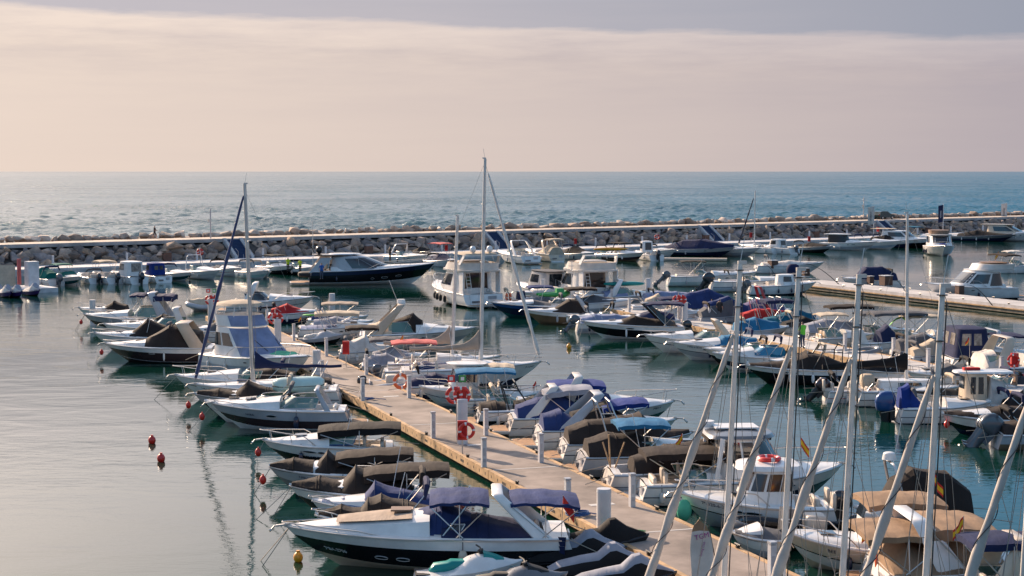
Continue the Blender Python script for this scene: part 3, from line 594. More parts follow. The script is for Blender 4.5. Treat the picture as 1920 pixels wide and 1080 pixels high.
# ------------------------------------------------------------ generic boat
def place(xb, xs, yw, a):
    """ends in px along the gunwale, waterline row in px, heading skew a (deg, bow nearer is negative)"""
    c = P((xb + xs) / 2, yw, .0); d = depth(c); Lp = abs(xb - xs) * d / F / math.cos(R(a)); left = xb < xs
    hd = math.pi + R(-a) if left else R(a)
    return c, Lp, hd
def boat(label, cat, xb, xs, yw, a=None, name='motorboat', group=None, **o):
    left = xb < xs
    if a is None: a = -5 if left else 5
    if 'L' in o and 'hd' in o: c = P(xb, yw); L = o['L']; hd = R(o['hd'])
    else: c, L, hd = place(xb, xs, yw, a); L *= o.get('k', 1); L = o.get('L', L)
    B = o.get('B', L * .15 + 1.35); fb = o.get('fb', .38 + L * .055); fb = min(fb, .40 + .066 * L)
    if 'plat' not in o and L > 4.8 and o.get('n', 18) > 12 and not o.get('ob') and cat != 'sailboat': o['plat'] = .55; o['teak'] = int(L * 10) % 3 == 0
    if o.get('plat') and 'hd' not in o:
        pl_ = .7 if o['plat'] is True else o['plat']; pl_ = min(pl_, L * .15); o['plat'] = pl_; L -= pl_; c = c + Vector((math.cos(hd), math.sin(hd), 0)) * pl_ / 2
    h = Hull(L, B, fb, o.get('sh', .10 + .035 * L), o.get('p', 2.4), rake=o.get('rk', .19))
    root = empty(name, c, hd, label, cat, group); vis = o.get('vis', 1 if left else -1)
    n = o.get('n', 18); hull_part(h, o.get('hull', ('white', 'white', 'navy', 'white')), root, n, o.get('sp', (3, 5, 6)))
    if not o.get('nodeck'): deck_part(h, o, root, n)
    S = None
    if o.get('ws'): S = windshield(h, o, root)
    if o.get('seats', 1) and not o.get('cov0'): seats(h, o, root, o.get('seatc', 'vinyl'))
    for i, cv in enumerate(o.get('cov', ())): canvas(h, cv[0], cv[1], root, cv[2] if len(cv) > 2 else .99, seed=i * 7 + int(abs(xb)), name=cv[3] if len(cv) > 3 else 'canvas_cover')
    if o.get('arch'): arch(h, o, root, o['arch'])
    if o.get('tower'): tower(h, root, *o['tower'])
    for b in o.get('bim', ()): bimini(h, o, root, b)
    if o.get('rail'): bow_rail(h, root, *(o['rail'] if isinstance(o['rail'], tuple) else (o['rail'],)))
    if n > 12 and L < 11: wires(root, [((h.X(.01), sd * h.hb(0) * .9, h.fb + .03), (h.X(0) - 1.1, sd * h.hb(0) * 1.15, .56)) for sd in (1, -1)], .014, 'mooring_line', 'rope')
    if o.get('plat'): swim(h, root, o['plat'] if o['plat'] is not True else .7, o.get('teak', True))
    for q in o.get('ob', ()): outboard(h, root, *q)
    for q in o.get('fend', ()): fender(h, root, q[0], q[1], vis, *(q[3:]))
    for q in o.get('ports', ()): porthole(h, root, q[0], q[1], vis, *(q[2:]))
    if o.get('txt'): q = o['txt']; text_on(h, root, q[0], q[1], q[2], vis, q[3], q[4])
    if o.get('txt2'): q = o['txt2']; text_on(h, root, q[0], q[1], q[2], vis, q[3], q[4], 'lettering')
    if o.get('flag'): q = o['flag']; flag(root, (h.X(q[0]), q[1] * h.hb(q[0]) * .8, h.zs(q[0])), q[3] if len(q) > 3 else .9, q[2], q[4] if len(q) > 4 else .4)
    if o.get('anchor', 1) and L > 5:
        m = MB(); bx = h.X(1); bz = h.zs(1); m.box((bx + .05, 0, bz + .02), (.45, .14, .05), ry=.12); m.tube([(bx + .3, 0, bz), (bx + .42, 0, bz - .14)], .03); m.tube([(bx + .42, -.13, bz - .1), (bx + .45, 0, bz - .17), (bx + .42, .13, bz - .1)], .035); m.build('anchor', 'steel', root)
    if o.get('house'):
        for q in o['house']:
            A, Bp, col, wins = q[:4]; bot = (h.X(A[0]), h.X(A[1]), h.hb(.35) * A[2], h.fb + A[3]); tp = (h.X(Bp[0]), h.X(Bp[1]), h.hb(.35) * Bp[2], h.fb + Bp[3])
            S2 = surf(bot, tp, q[4] if len(q) > 4 else 2.8, q[5] if len(q) > 5 else 5); m = MB(); wall(m, S2, roof=True, crown=.08 if len(q) < 8 else q[7]); hs = m.build(q[6] if len(q) > 6 and q[6] else 'cabin', col, root, 40); windows(S2, wins, root, o.get('winmat', 'glass'))
    if o.get('slab'):
        for (t0, t1, w_, z, col, th, nm) in o['slab']:
            Sb = surf((h.X(t0) + .1, h.X(t1) - .1, h.hb(.35) * w_ - .06, h.fb + z), (h.X(t0), h.X(t1), h.hb(.35) * w_, h.fb + z + th), 2.6, 5); m = MB(); wall(m, Sb, roof=True, vs=(0, .4, 1), crown=.06); m.build(nm, col, root, 40)
    if o.get('moor'):
        for (dxx, dyy, bc) in o['moor']:
            b0 = Vector((h.X(.98), 0, h.zs(.98))); e0 = Vector((h.X(1) + dxx, dyy, -.1)); wires(root, [(b0, e0)], .013, 'mooring_line', 'rope')
            if bc:
                pc = b0 + (e0 - b0) * .45; m = MB(); m.ell(pc, (.13, .13, .18)); m.cyl((pc.x, pc.y, pc.z + .15), .04, .07, n=8); m.build('mooring_buoy', bc, root)
    if n > 12 and not any(c_[1][-1][0] > .7 for c_ in o.get('cov', ())) and not o.get('nohatch'):
        t_ = (o.get('tc', .5) + .93) / 2; q_ = .5; zz = h.zs(t_) + .10 + o.get('ch', .28) * 1.12 * q_ ** .95
        m = MB(); m.box((h.X(t_), 0, zz + .01), (.48, .48, .04)); m.build('deck_hatch', 'glass', root)
    if not o.get('noclut'): clutter(root, h, o, label, vis, cat, L)
    if o.get('extra'): o['extra'](root, h)
    return root, h
def clutter(root, h, o, label, vis, cat, L):
    import zlib
    if not o.get('ob') and 'sail' not in cat:
        w_ = h.hb(0); m = MB(); m.box((h.X(0, .8) - .03, -w_ * .45, h.fb * .62), (.05, w_ * .42, h.fb * .5)); m.build('transom_door', 'lgrey', root, 0); m = MB(); m.box((h.X(0, .6) - .06, w_ * .35, h.fb * .45), (.10, w_ * .5, .16)); m.build('transom_step', 'grey', root, 0)
        m = MB(); m.tube([(h.X(0, 1), w_ * .7, h.fb + .02), (h.X(0, 1) - .12, w_ * .7, h.fb - .05), (h.X(0, .5) - .15, w_ * .7, .25)], .018, 5); m.build('grab_rail', 'steel', root)
    rr = random.Random(zlib.crc32(label.encode())); covered = bool(o.get('cov'))
    if not o.get('fend'):
        for k in range(rr.choice((1, 2, 2, 3))): fender(h, root, .15 + .2 * k + rr.uniform(0, .08), rr.choice(('white', 'navy', 'offwhite', 'lgrey')), vis, rr.uniform(.38, .5), .09)
    if not o.get('ports') and L > 5 and rr.random() < .75:
        for k in range(rr.choice((1, 2))): porthole(h, root, .56 + .09 * k, .84 if o.get('sp') else .80, vis, rr.choice((.3, .38, .6)), .10)
    if rr.random() < .45 and not o.get('arch'):
        m = MB(); sd = rr.choice((-1, 1)); b = (h.X(.4), sd * h.hb(.4) * .8, h.zs(.4)); m.tube([b, (b[0] - .35, b[1], b[2] + rr.uniform(1.2, 2.2))], .012, 4); m.build('antenna', 'white', root)
    if not o.get('bim') and not o.get('arch') and not o.get('tower') and not o.get('house') and cat == 'motorboat':
        hb = h.hb(.2) * .9; x = h.X(.18); z0 = h.fb; hh = rr.uniform(.75, 1.25); m = MB(); m.tube([(x + .8, hb, z0), (x, hb, z0 + hh * .8), (x - .1, hb * .75, z0 + hh), (x - .1, -hb * .75, z0 + hh), (x, -hb, z0 + hh * .8), (x + .8, -hb, z0)], .02, 5); fr = m.build('bimini_frame', 'steel', root)
        m = MB(); m.tube([(x - .02, hb * 1.02, z0 + hh * .72), (x - .1, hb * .78, z0 + hh + .04), (x - .12, 0, z0 + hh + .08), (x - .1, -hb * .78, z0 + hh + .04), (x - .02, -hb * 1.02, z0 + hh * .72)], [.05, .10, .11, .10, .05], 8); m.build('folded_bimini', rr.choice(('c_brown', 'c_navy', 'c_grey', 'c_black', 'c_cream')), root)
    if not covered:
        fl = max(.22, h.fb - .55)
        for k in range(rr.choice((2, 3, 4))):
            m = MB(); cx, cy = h.X(rr.uniform(.12, o.get('tc', .5) - .04)), h.hb(.3) * rr.uniform(-.6, .6)
            if rr.random() < .5: m.ell((cx, cy, fl + .14), (rr.uniform(.15, .3), rr.uniform(.12, .25), .16), p=.5, rz=rr.uniform(0, 3)); nm_ = 'bag'
            else: m.box((cx, cy, fl + .15), (rr.uniform(.3, .5), rr.uniform(.25, .4), .3), rz=rr.uniform(0, 3)); nm_ = 'locker'
            m.build(nm_, rr.choice(('c_navy', 'c_grey', 'vinylbrown', 'c_cream', 'c_red', 'c_lblue', 'white')), root)
        m = MB(); m.tube([(h.X(o.get('tc', .5)) - .5, -h.hb(.4) * .42 + .17 * math.cos(a * .6283), h.fb + .28 + .17 * math.sin(a * .6283)) for a in range(11)], .016, 5); m.build('steering_wheel', 'blackmetal', root)
BRN = 'c_brown'
def xdinghy(x, z, col, strap='c_black', L=2.6, hd=90):
    def f(root, h):
        pass
    return f
# people ------------------------------------------------------------
def person(label, pos, hd, top='shirtdark', legs='shirtdark', bare_legs=False, arm=0, walk=0, seat=False, hh=1.75):
    root = empty('person', pos, hd, label, 'person'); k = hh / 1.75
    V = []; E = []; Rr = []
    def v(p, r, par=None): V.append(tuple(q * k for q in p)); Rr.append(r * k); i = len(V) - 1; (E.append((par, i)) if par is not None else 0); return i
    pel = v((0, 0, .95), .14); ch = v((.01, 0, 1.18), .135, pel); c2 = v((.0, 0, 1.38), .15, ch); nk = v((.01, 0, 1.50), .06, c2); hd_ = v((.03, 0, 1.60), .085, nk); v((.03, 0, 1.69), .08, hd_)
    for sd in (1, -1):
        sh_ = v((0, sd * .19, 1.40), .065, c2); e_ = v((-.03 + arm * .2, sd * .25, 1.14), .048, sh_); wr = v((.10 + arm * .30, sd * .22, .96 + arm * .22), .034, e_); v((.13 + arm * .34, sd * .21, .89 + arm * .24), .036, wr)
        st_ = sd * walk * .22; hp = v((0, sd * .10, .86), .10, pel); kn = v((.04 + st_ * .7, sd * .10, .49), .065, hp); an = v((-.02 + st_, sd * .10, .10), .042, kn); v((.12 + st_, sd * .11, .04), .04, an)
    me = bpy.data.meshes.new('body'); me.from_pydata(V, E, []); o = bpy.data.objects.new('body', me); sc.collection.objects.link(o)
    sk = o.modifiers.new('s', 'SKIN'); 
    for i, q in enumerate(me.skin_vertices[0].data): q.radius = (Rr[i], Rr[i]); q.use_root = (i == 0)
    sb = o.modifiers.new('b', 'SUBSURF'); sb.levels = 1; dg = bpy.context.evaluated_depsgraph_get(); m2 = bpy.data.meshes.new_from_object(o.evaluated_get(dg)); o.modifiers.clear(); o.data = m2; m2.materials.clear()
    for q in (top, legs, 'skin', 'hair', 'rubber'): m2.materials.append(M(q))
    for f in m2.polygons:
        z = f.center.z / k; y = abs(f.center.y) / k; f.use_smooth = True
        f.material_index = 3 if z > 1.645 or (z > 1.56 and f.center.x < 0) else 2 if z > 1.47 or (y > .20 and z < 1.16) else 0 if z > .93 else 4 if z < .09 else (2 if bare_legs and z < .55 else 1)
    o.parent = root; return root
# RIB ------------------------------------------------------------
def rib(label, xb, xs, yw, tube_c='lgrey', a=None, **o):
    left = xb < xs; a = (-5 if left else 5) if a is None else a; c, L, hd = place(xb, xs, yw, a); L = o.get('L', L)
    if 'hd' in o: hd = R(o['hd'])
    root = empty('inflatable_boat', c, hd, label, 'inflatable boat'); W = L * .16 + .35; r = .23; z = .36; m = MB(); pa = []
    for q in ([(-L / 2, 1), (-L / 4, 1.02), (0, 1), (L * .2, .97)] + [(L * .2 + L * .3 * math.sin(R(t)), math.cos(R(t)) * .97) for t in (20, 40, 60, 75, 88)]): pa.append((q[0], q[1] * W, z + max(0, q[0] / L) * .5))
    pa += [(q[0], -q[1], q[2]) for q in pa[::-1]]
    m.tube(pa, [.1] + [r] * (len(pa) - 2) + [.1], 12); m.build('tube', tube_c, root, 60)
    m = MB(); m.grid([[(x, y * W, zz) for y, zz in ((-1, .3), (-.6, .05), (0, -.12), (.6, .05), (1, .3))] for x in (-L / 2, 0, L * .25)] + [[(L * .4, y * W * .5, .35) for y in (-1, -.5, 0, .5, 1)]]); m.box((0, 0, .28), (L * .75, W * 1.5, .05)); m.box((-L / 2 + .1, 0, .4), (.06, W * 1.6, .45)); m.build('hull', o.get('hc', 'white'), root, 30)
    if o.get('console', 1):
        m = MB(); m.box((.1, 0, .7), (.5, .6, .9), taper=.8); m.build('console', o.get('cc', 'offwhite'), root); m = MB(); m.ell((-.8, 0, .65), (.35, .4, .3), p=.3); m.build('seat', o.get('sc', 'vinyl'), root, 60)
    h = Hull(L, W * 2, .55)
    if o.get('ob', 1): outboard(h, root, 0, o.get('obc', 'cowl'), o.get('tilt', 0), .8)
    if o.get('cover'): canvas(h, o['cover'], [(0, .2), (.4, .5), (.55, .4), (.95, .12)], root, 1.0)
    if o.get('txt'): 
        q = o['txt']; sd = 1 if left else -1; plate_text(q[0], q[1], 'textwhite', root, Matrix.Translation((L * .02, sd * (W + r + .01), z + .02)) @ Matrix.Rotation(math.pi if sd > 0 else 0, 4, 'Z') @ Matrix.Rotation(R(90), 4, 'X'))
    if o.get('extra'): o['extra'](root, h)
    return root
# jet ski ------------------------------------------------------------
def jetski(label, pos, hd, hullc='black', deckc='white', seatc='jetteal', cover=None, L=3.2, text=None):
    root = empty('jet_ski', pos, hd, label, 'jet ski'); m = MB(); h = Hull(L, 1.15, .34, .28, 2.2, .2, .12); hull_part(h, ('black', hullc, deckc, deckc), root, 14)
    m = MB(); g = []
    for t in st(14):
        x = h.X(t); hb = h.hb(t); z = h.zs(t); hm = .05 + .38 * smooth01((t - .30) / .25) * (1 - smooth01((t - .62) / .36)); g.append([Vector((x, hb * f, z + hm * k_)) for f, k_ in ((1, 0), (.8, .35 if t > .1 else .1), (.5, .8), (0, 1), (-.5, .8), (-.8, .35 if t > .1 else .1), (-1, 0))])
    m.grid(g); m.build('deck', deckc, root, 40)
    if not cover:
        m = MB(); sec = [(-1.15, .10, .44, .12), (-1.0, .22, .62, .30), (-.62, .24, .66, .34), (-.5, .24, .72, .38), (-.1, .22, .70, .36), (.05, .22, .80, .42), (.35, .20, .78, .4), (.5, .12, .72, .3)]
        m.loft([[Vector((x, w_ * math.copysign(abs(math.cos(a)) ** .6, math.cos(a)), zt - dd / 2 + dd / 2 * math.copysign(abs(math.sin(a)) ** .6, math.sin(a)))) for a in [6.2832 * k / 12 for k in range(12)]] for x, w_, zt, dd in sec]); m.build('seat', seatc, root, 60)
        m = MB(); m.tube([(.45, 0, .7), (.35, 0, .98)], .09); m.tube([(.28, .42, 1.02), (.36, .2, 1.0), (.36, -.2, 1.0), (.28, -.42, 1.02)], .025); m.build('handlebar', 'rubber', root)
        m = MB(); m.loft([[Vector((x, y * w_, z)) for y, z in ((-1, zb), (-.6, zt), (0, zt + .04), (.6, zt), (1, zb))] for x, w_, zb, zt in ((.42, .34, .6, .92), (.8, .34, .5, .80), (1.2, .22, .48, .62), (1.45, .06, .5, .54))], closed=False, caps=False); m.build('front_cowl', seatc, root, 40)
        m = MB(); m.box((-1.35, 0, .36), (.4, .8, .05)); m.build('footpad', 'rubber', root)
    else:
        m = MB(); g = []
        for t, hh_ in ((.02, .12), (.15, .30), (.35, .42), (.5, .45), (.60, .72), (.66, .74), (.78, .42), (.97, .08)):
            row = []
            for f in (-1, -.85, -.6, -.3, 0, .3, .6, .85, 1):
                row.append(Vector((h.X(t), h.hb(t) * f * 1.03, h.zs(t) - .06 + (hh_ + .06) * (1 - abs(f) ** 2.6) + noise.noise(Vector((t * 9, f * 2, pos[0]))) * .03)))
            g.append(row)
        m.grid(g, fm=lambda i, j: 1 if j in (0, 1, 6, 7) else 0); m.build('canvas_cover', cover, root, 30)
    if text:
        for s, sz, xx, zz, col in text:
            for sd in (1,): plate_text(s, sz, col, root, Matrix.Translation((xx, sd * (h.hb(.5) + .03), zz)) @ Matrix.Rotation(math.pi, 4, 'Z') @ Matrix.Rotation(R(84), 4, 'X'))
    return root
def floatb(label, px, py, col, r=.17):
    c = P(px, py, .05); o = MB().ell((0, 0, .08), (r, r, r * 1.2)).cyl((0, 0, r + .05), .06, .1, n=8).build('mooring_buoy', col); o.location = c; return tag(o, label, 'buoy')
# ------------------------------------------------------------ piers
def slotmat():
    m = M('timber').copy(); t = m.node_tree; b = t.nodes['Principled BSDF']; src = b.inputs['Base Color'].links[0].from_socket
    sx = t.nodes.new('ShaderNodeSeparateXYZ'); tc = t.nodes.new('ShaderNodeTexCoord'); t.links.new(tc.outputs['Object'], sx.inputs[0])
    def mm(op, a, b_=None):
        n = t.nodes.new('ShaderNodeMath'); n.operation = op
        for i, q in enumerate((a, b_)):
            if q is None: continue
            if isinstance(q, (int, float)): n.inputs[i].default_value = q
            else: t.links.new(q, n.inputs[i])
        return n.outputs[0]
    fx = mm('FRACT', mm('DIVIDE', sx.outputs[0], .75)); hx = mm('LESS_THAN', mm('ABSOLUTE', mm('SUBTRACT', fx, .5)), .06); big = mm('LESS_THAN', mm('ABSOLUTE', mm('SUBTRACT', mm('FRACT', mm('DIVIDE', sx.outputs[0], 5.25)), .5)), .045); hz = mm('LESS_THAN', mm('ABSOLUTE', mm('SUBTRACT', sx.outputs[2], .33)), .055)
    msk = mm('MULTIPLY', mm('MAXIMUM', hx, big), hz); mx = t.nodes.new('ShaderNodeMix'); mx.data_type = 'RGBA'; t.links.new(msk, mx.inputs[0]); t.links.new(src, mx.inputs[6]); mx.inputs[7].default_value = (.03, .018, .012, 1); t.links.new(mx.outputs[2], b.inputs['Base Color']); m.name = 'timberslot'; _M['timberslot'] = m
slotmat()
pm('deckplank', (.27, .22, .19), .85, namt=.42, nscale=.45, bump=.35, bscale=3, wr=(1, 18, 1)); pm('deckgrey', (.48, .46, .45), .85, namt=.2, nscale=.5, bump=.2, bscale=4); pm('joint', (.50, .48, .46), .8); pm('patch', (.52, .50, .48), .7)
PD = Vector((-.345, 1, 0)).normalized(); PN = Vector((-1, -.345, 0)).normalized(); PANG = math.atan2(PD.y, PD.x)
def pierpt(dX, Y, z=0): return Vector((dX - .345 * Y, Y, z))
def pontoon(label, a0, w_, Lp, ang, top='deckplank', side='timberslot', ztop=.5, mods=12, holes=True):
    """a0 near right corner origin; local x along pier, y to the left"""
    root = empty('pontoon', (a0.x, a0.y, 0), ang, label, 'pontoon'); n = int(Lp / mods)
    for i in range(n):
        x0, x1 = i * mods + .03, (i + 1) * mods - .03
        m = MB(); m.box(((x0 + x1) / 2, w_ / 2, ztop - .04), (x1 - x0, w_ - .36, .08)); m.build('deck_section', top, root, 0)
        m = MB(); m.box(((x0 + x1) / 2, w_ / 2, ztop - .32), (x1 - x0 - .1, w_ - .5, .44)); m.box(((x0 + x1) / 2, w_ / 2, -.1), (x1 - x0 - 1.2, w_ - .7, .5)); m.build('float', 'wetconc', root, 0)
        m = MB(); m.box((x1 + .03, w_ / 2, ztop - .03), (.10, w_ - .4, .075)); m.build('joint_plate', 'joint', root, 0)
        for y in (.09, w_ - .09):
            m = MB(); m.box(((x0 + x1) / 2, y, ztop - .16), (x1 - x0, .18, .36)); tb = m.build('side_beam', side, root, 0)
            if False:
                m = MB(); sg = -1 if y < 1 else 1
                for k in range(int(mods / .75)):
                    xx = x0 + .4 + k * .75
                    if k % 7 == 5: m.box((xx, y + sg * .094, ztop - .17), (.42, .012, .15), 1)
                    else: m.box((xx, y + sg * .094, ztop - .17), (.075, .012, .10), 0)
                m.build('slot_row', ['hole', 'brownpost'], tb, 0)
        for k, y in ((.25, .12), (.75, .12), (.25, w_ - .12), (.75, w_ - .12)):
            xx = x0 + (x1 - x0) * k; m = MB(); m.box((xx, y, ztop + .07), (.10, .10, .12)); m.tube([(xx - .18, y, ztop + .14), (xx + .18, y, ztop + .14)], .03, 6); m.build('cleat', 'blackmetal', root)
    return root
pier1 = pontoon('long timber edged walkway running through the foreground moorings', pierpt(24.2, 30), 3.2, 108, PANG)
e = MB()
for (Y, dd, w_, l_) in ((69, 22.3, .8, .35), (84, 22.8, .8, .3), (56.5, 22.6, .9, .3), (99, 22.4, .7, .3)):
    q = pierpt(dd, Y) - pierpt(24.2, 30); lx = q.dot(PD); ly = q.dot(Vector((-PD.y, PD.x, 0))); m = MB(); m.box((lx, ly, .508), (l_, w_, .008)); m.build('painted_patch', 'patch', pier1, 0)
pier2 = pontoon('second walkway crowded with boats on both sides beyond the open channel', pierpt(59.1, 54), 3.2, 108, PANG, 'deckgrey')
a3, b3 = P(1503, 532, .55), P(1935, 580, .55); d3 = (a3 - b3); ang3 = math.atan2(d3.y, d3.x); nn3 = Vector((-math.sin(ang3), math.cos(ang3), 0))
# near edge is the left side (local +y) : origin on the far side
ext = d3.normalized(); L3 = d3.length + 24
orig = b3 - ext * 24 - nn3 * 3.6
pier3 = pontoon('empty pale concrete floating jetty with brown mooring blocks at the right', orig, 3.6, 12 * round(L3 / 12), ang3, 'deckgrey', 'concretewhite', .72, 12, False)
m = MB(); 
for k in range(int(L3 / 1.6)):
    pass
for k in range(int(L3 / 2.4)):
    m = MB(); m.box((1.2 + k * 2.4, 3.6 - .32, .66), (.5, .34, .05)); m.tube([(1.0 + k * 2.4, 3.45, .70), (1.4 + k * 2.4, 3.45, .70)], .035); m.build('cleat', 'alu', pier3)
m = MB(); m.box((L3 / 2, 3.62, .22), (L3, .05, .30)); m.build('waterline_beam', 'wetconc', pier3, 0); m = MB(); m.box((L3 / 2, 3.70, .42), (L3, .10, .10)); m.build('rubbing_strip', 'timber', pier3, 0)
def block(px, py, w_=.55, hh=.75, lab=''):
    c = P(px, py, .62); r_ = empty('mooring_block', c, ang3, lab, 'mooring block', 'mooring blocks on the concrete jetty')
    m = MB(); m.box((0, 0, hh / 2), (w_, w_, hh)); m.build('casing', 'brownpost', r_); m = MB(); m.box((0, 0, hh + .03), (w_ + .08, w_ + .08, .06)); m.build('cap', 'postwhite', r_)
block(1449, 503, .9, .9, 'brown box post left of the concrete jetty beside the blue tarpaulin'); block(1511, 517, .6, .8, 'leftmost brown block on the jetty beside the second foreground mast'); block(1632, 532, .5, .75, 'brown block behind the third foreground mast'); block(1661, 535, .95, .95, 'wide brown block on the jetty by the navy covered cruiser'); block(1799, 553, .6, .85, 'brown block on the jetty beside the fourth foreground mast')
# piles, pedestals, safety posts
def pile(px, py, top_py, zdeck, label, wpx, base_in_water=False):
    c = P(px, py, zdeck); s = F / depth(c); hh = (py - top_py) / s; r = wpx / s / 2; root = empty('mooring_pile', c, 0, label, 'pile', 'round white mooring piles')
    m = MB(); m.cyl((0, 0, -zdeck - .6), r, hh + zdeck + .6 - .12, n=28); m.build('tube', 'pilewhite', root); m = MB(); m.cyl((0, 0, hh - .12), r * 1.04, .12, n=28, r2=r * .98); m.build('cap', 'postwhite', root)
pile(1132, 990, 915, .5, 'thick round white pile beside the green hose on the foreground walkway', 27)
pile(867, 832, 748, .5, 'round white pile carrying two red lifebuoys mid walkway', 20)
pile(594, 702, 656, .5, 'round white pile on the walkway beside the upturned dinghy', 15)
pile(521, 641, 598, .5, 'white pile at the red lifebuoy by the pale blue covered yacht', 13)
pile(397, 600, 560, .5, 'white pile at the far head of the foreground walkway', 14)
pile(174, 610, 562, 0, 'lone white pile standing in the water left of the black and white cruiser', 11)
pile(623, 596, 550, 0, 'white pile beyond the green paddleboard in front of the dark yacht', 11)
pile(1018, 560, 523, .5, 'pale pile by the green raft on the second walkway', 9); pile(1215, 565, 522, .5, 'pale pile right of the teal kayak', 9)
pile(1284, 604, 567, .5, 'white pile behind the red lifebuoy on the second walkway', 11)
def pedestal(px, py, label, hh=1.13, z=.5, w_=.22, cat='power post', group='white service posts on the walkways', rz=PANG):
    c = P(px, py, z); root = empty('service_post', c, rz, label, cat, group)
    m = MB(); m.box((0, 0, hh / 2 - .03), (w_ * .9, w_ * .8, hh - .06)); m.build('column', 'postwhite', root, 20)
    m = MB(); m.box((0, 0, hh), (w_, w_ * .92, .07)); m.build('cap', 'lgrey', root, 20); m = MB(); m.box((-w_ * .46, 0, hh * .55), (.02, w_ * .45, .3)); m.box((-w_ * .46, 0, hh * .25), (.03, w_ * .45, .14)); m.build('socket_panel', 'lgrey', root, 0)
PL = [(1447, 1092, 'slim white service post in front of the beige boat lettered BEE'), (1306, 1090, 'slim white service post beside the feather banner'), (1185, 950, 'slim white service post at the swim platform of the grey roofed cruiser'), (1014, 867, 'slim white service post in front of the brown covered boat with light blue roof'),
 (911, 816, 'slim white service post just right of the pile with lifebuoys'), (767, 746, 'slim white service post beside the inflatable with an orange lifebuoy'), (687, 703, 'slim white service post in front of the covered boat near the red sign'), (612, 668, 'slim white service post beside the white covered cabin boat'), (551, 639, 'slim white service post by the jet ski at the far walkway'), (501, 610, 'farthest slim white service post on the foreground walkway'),
 (1064, 960, 'slim white service post with a blue hose coiled at its foot'), (907, 876, 'slim white service post on the walkway edge behind the brown rolled bimini'), (812, 822, 'slim white service post by the boat with the large dark cover'), (680, 752, 'slim white service post with a blue rope at its foot'), (604, 715, 'slim white service post beside the round pile near the dinghy'),
 (1108, 561, 'white service post left of the teal kayak'), (1099, 563, 'short white service post next to the flybridge stern'), (1061, 560, 'short white service post by the green raft'), (1147, 566, 'white service post below the teal kayak'), (1180, 585, 'white service post behind the black sports boat'), (1231, 577, 'white service post left of the lifebuoy on the second walkway'), (1273, 603, 'white service post in front of the lifebuoy pile'), (1330, 602, 'white service post by the navy draped boat'),
 (1584, 658, 'white service post right of the man in lime shirt'), (1740, 690, 'white service post at the navy canvas cabin'), (1877, 707, 'white service post by the red lifebuoy box at the right'), (1675, 668, 'white service post behind the black boom cover')]
for x, y, l in PL: pedestal(x, y, l)
def lifebuoy_ring(root, c, r=.36, rr=.075, col='bouyred', nrm='x', name='lifebuoy', seg=24):
    m = MB(); n = seg; rings = []
    for i in range(n + 1):
        a = 6.2832 * i / n
        rings.append([Vector(c) + (Vector((rr * math.sin(6.2832 * k / 8) , (r + rr * math.cos(6.2832 * k / 8)) * math.cos(a), (r + rr * math.cos(6.2832 * k / 8)) * math.sin(a))) if nrm == 'x' else Vector(((r + rr * math.cos(6.2832 * k / 8)) * math.cos(a), (r + rr * math.cos(6.2832 * k / 8)) * math.sin(a), rr * math.sin(6.2832 * k / 8)))) for k in range(8)])
    m.grid([r_ + [r_[0]] for r_ in rings], fm=lambda i, j: 1 if i % 6 == 0 else 0); return m.build(name, [col, 'white'], root, 60)
def safety(px, py, z, label, hh=1.7, signs=True, s=1.0):
    c = P(px, py, z); root = empty('lifebuoy_station', c, R(-90), label, 'lifebuoy station')
    m = MB(); m.tube([(0, 0, 0), (0, 0, hh + .6)], .035, 8); m.build('pole', 'steel', root); m = MB(); m.box((.0, .16, hh), (.14, .5, .72)); m.build('backboard', 'bouyred', root, 20)
    for y in (-.12, .22): lifebuoy_ring(root, (.16, y, hh + .02), .3, .08)
    if signs:
        for y, col in ((.24, 'green'), (-.24, 'bouyred')):
            m = MB(); m.box((.02, y, hh + .72), (.03, .3, .3)); q = m.build('sign_panel', col, root, 0); m = MB(); m.box((.04, y, hh + .72), (.012, .15, .15)); m.build('pictogram', 'white', q, 0)
safety(857, 826, .5, 'red lifebuoys below green and red sign squares on the pile mid walkway', 1.95)
safety(397, 600, .5, 'red lifebuoy stand on the white pile at the far head of the foreground walkway', 1.55)
safety(516, 640, .5, 'red lifebuoy stand beside the pale blue covered yacht', 1.55, False); safety(1272, 604, .5, 'red lifebuoy stand among blue covers on the second walkway', 1.7, False)
def sign_pole(px, py, z, label, hh=1.2, col='bouyred'):
    c = P(px, py, z); root = empty('safety_cabinet', c, R(-90), label, 'fire cabinet'); m = MB(); m.tube([(0, 0, 0), (0, 0, hh)], .03, 8); m.build('pole', 'steel', root)
    m = MB(); m.box((.04, 0, hh), (.16, .40, .78)); q = m.build('cabinet', col, root, 20); m = MB(); m.box((.125, 0, hh), (.012, .3, .6)); m.build('door', 'c_red', q, 0); return root
sign_pole(649, 688, .5, 'red cabinet on a thin pole beside the white canvas wrapped boat', 1.15)
r_ = sign_pole(867, 852, .5, 'red hose cabinet with a red coil on a pole below the pile with lifebuoys', 1.0); lifebuoy_ring(r_, (.18, .18, 1.0), .28, .07)
r_ = sign_pole(1901, 716, .5, 'red cabinet with a white ring at the right end of the second walkway', 1.2); lifebuoy_ring(r_, (.18, -.1, 1.2), .3, .06)
for x, y, l in ((837, 482, 'red cabinet on the quay behind the dark yacht'), (1079, 468, 'red cabinet on the quay left of the small lifebuoy post'), (1408, 455, 'red cabinet on the quay left of the far dark furled jib'), (1646, 443, 'red cabinet on the quay at the rightmost blue stairs'), (1517, 463, 'small red cabinet on the quay right of the dark furled jib')): sign_pole(x, y, .75, l, 1.2)
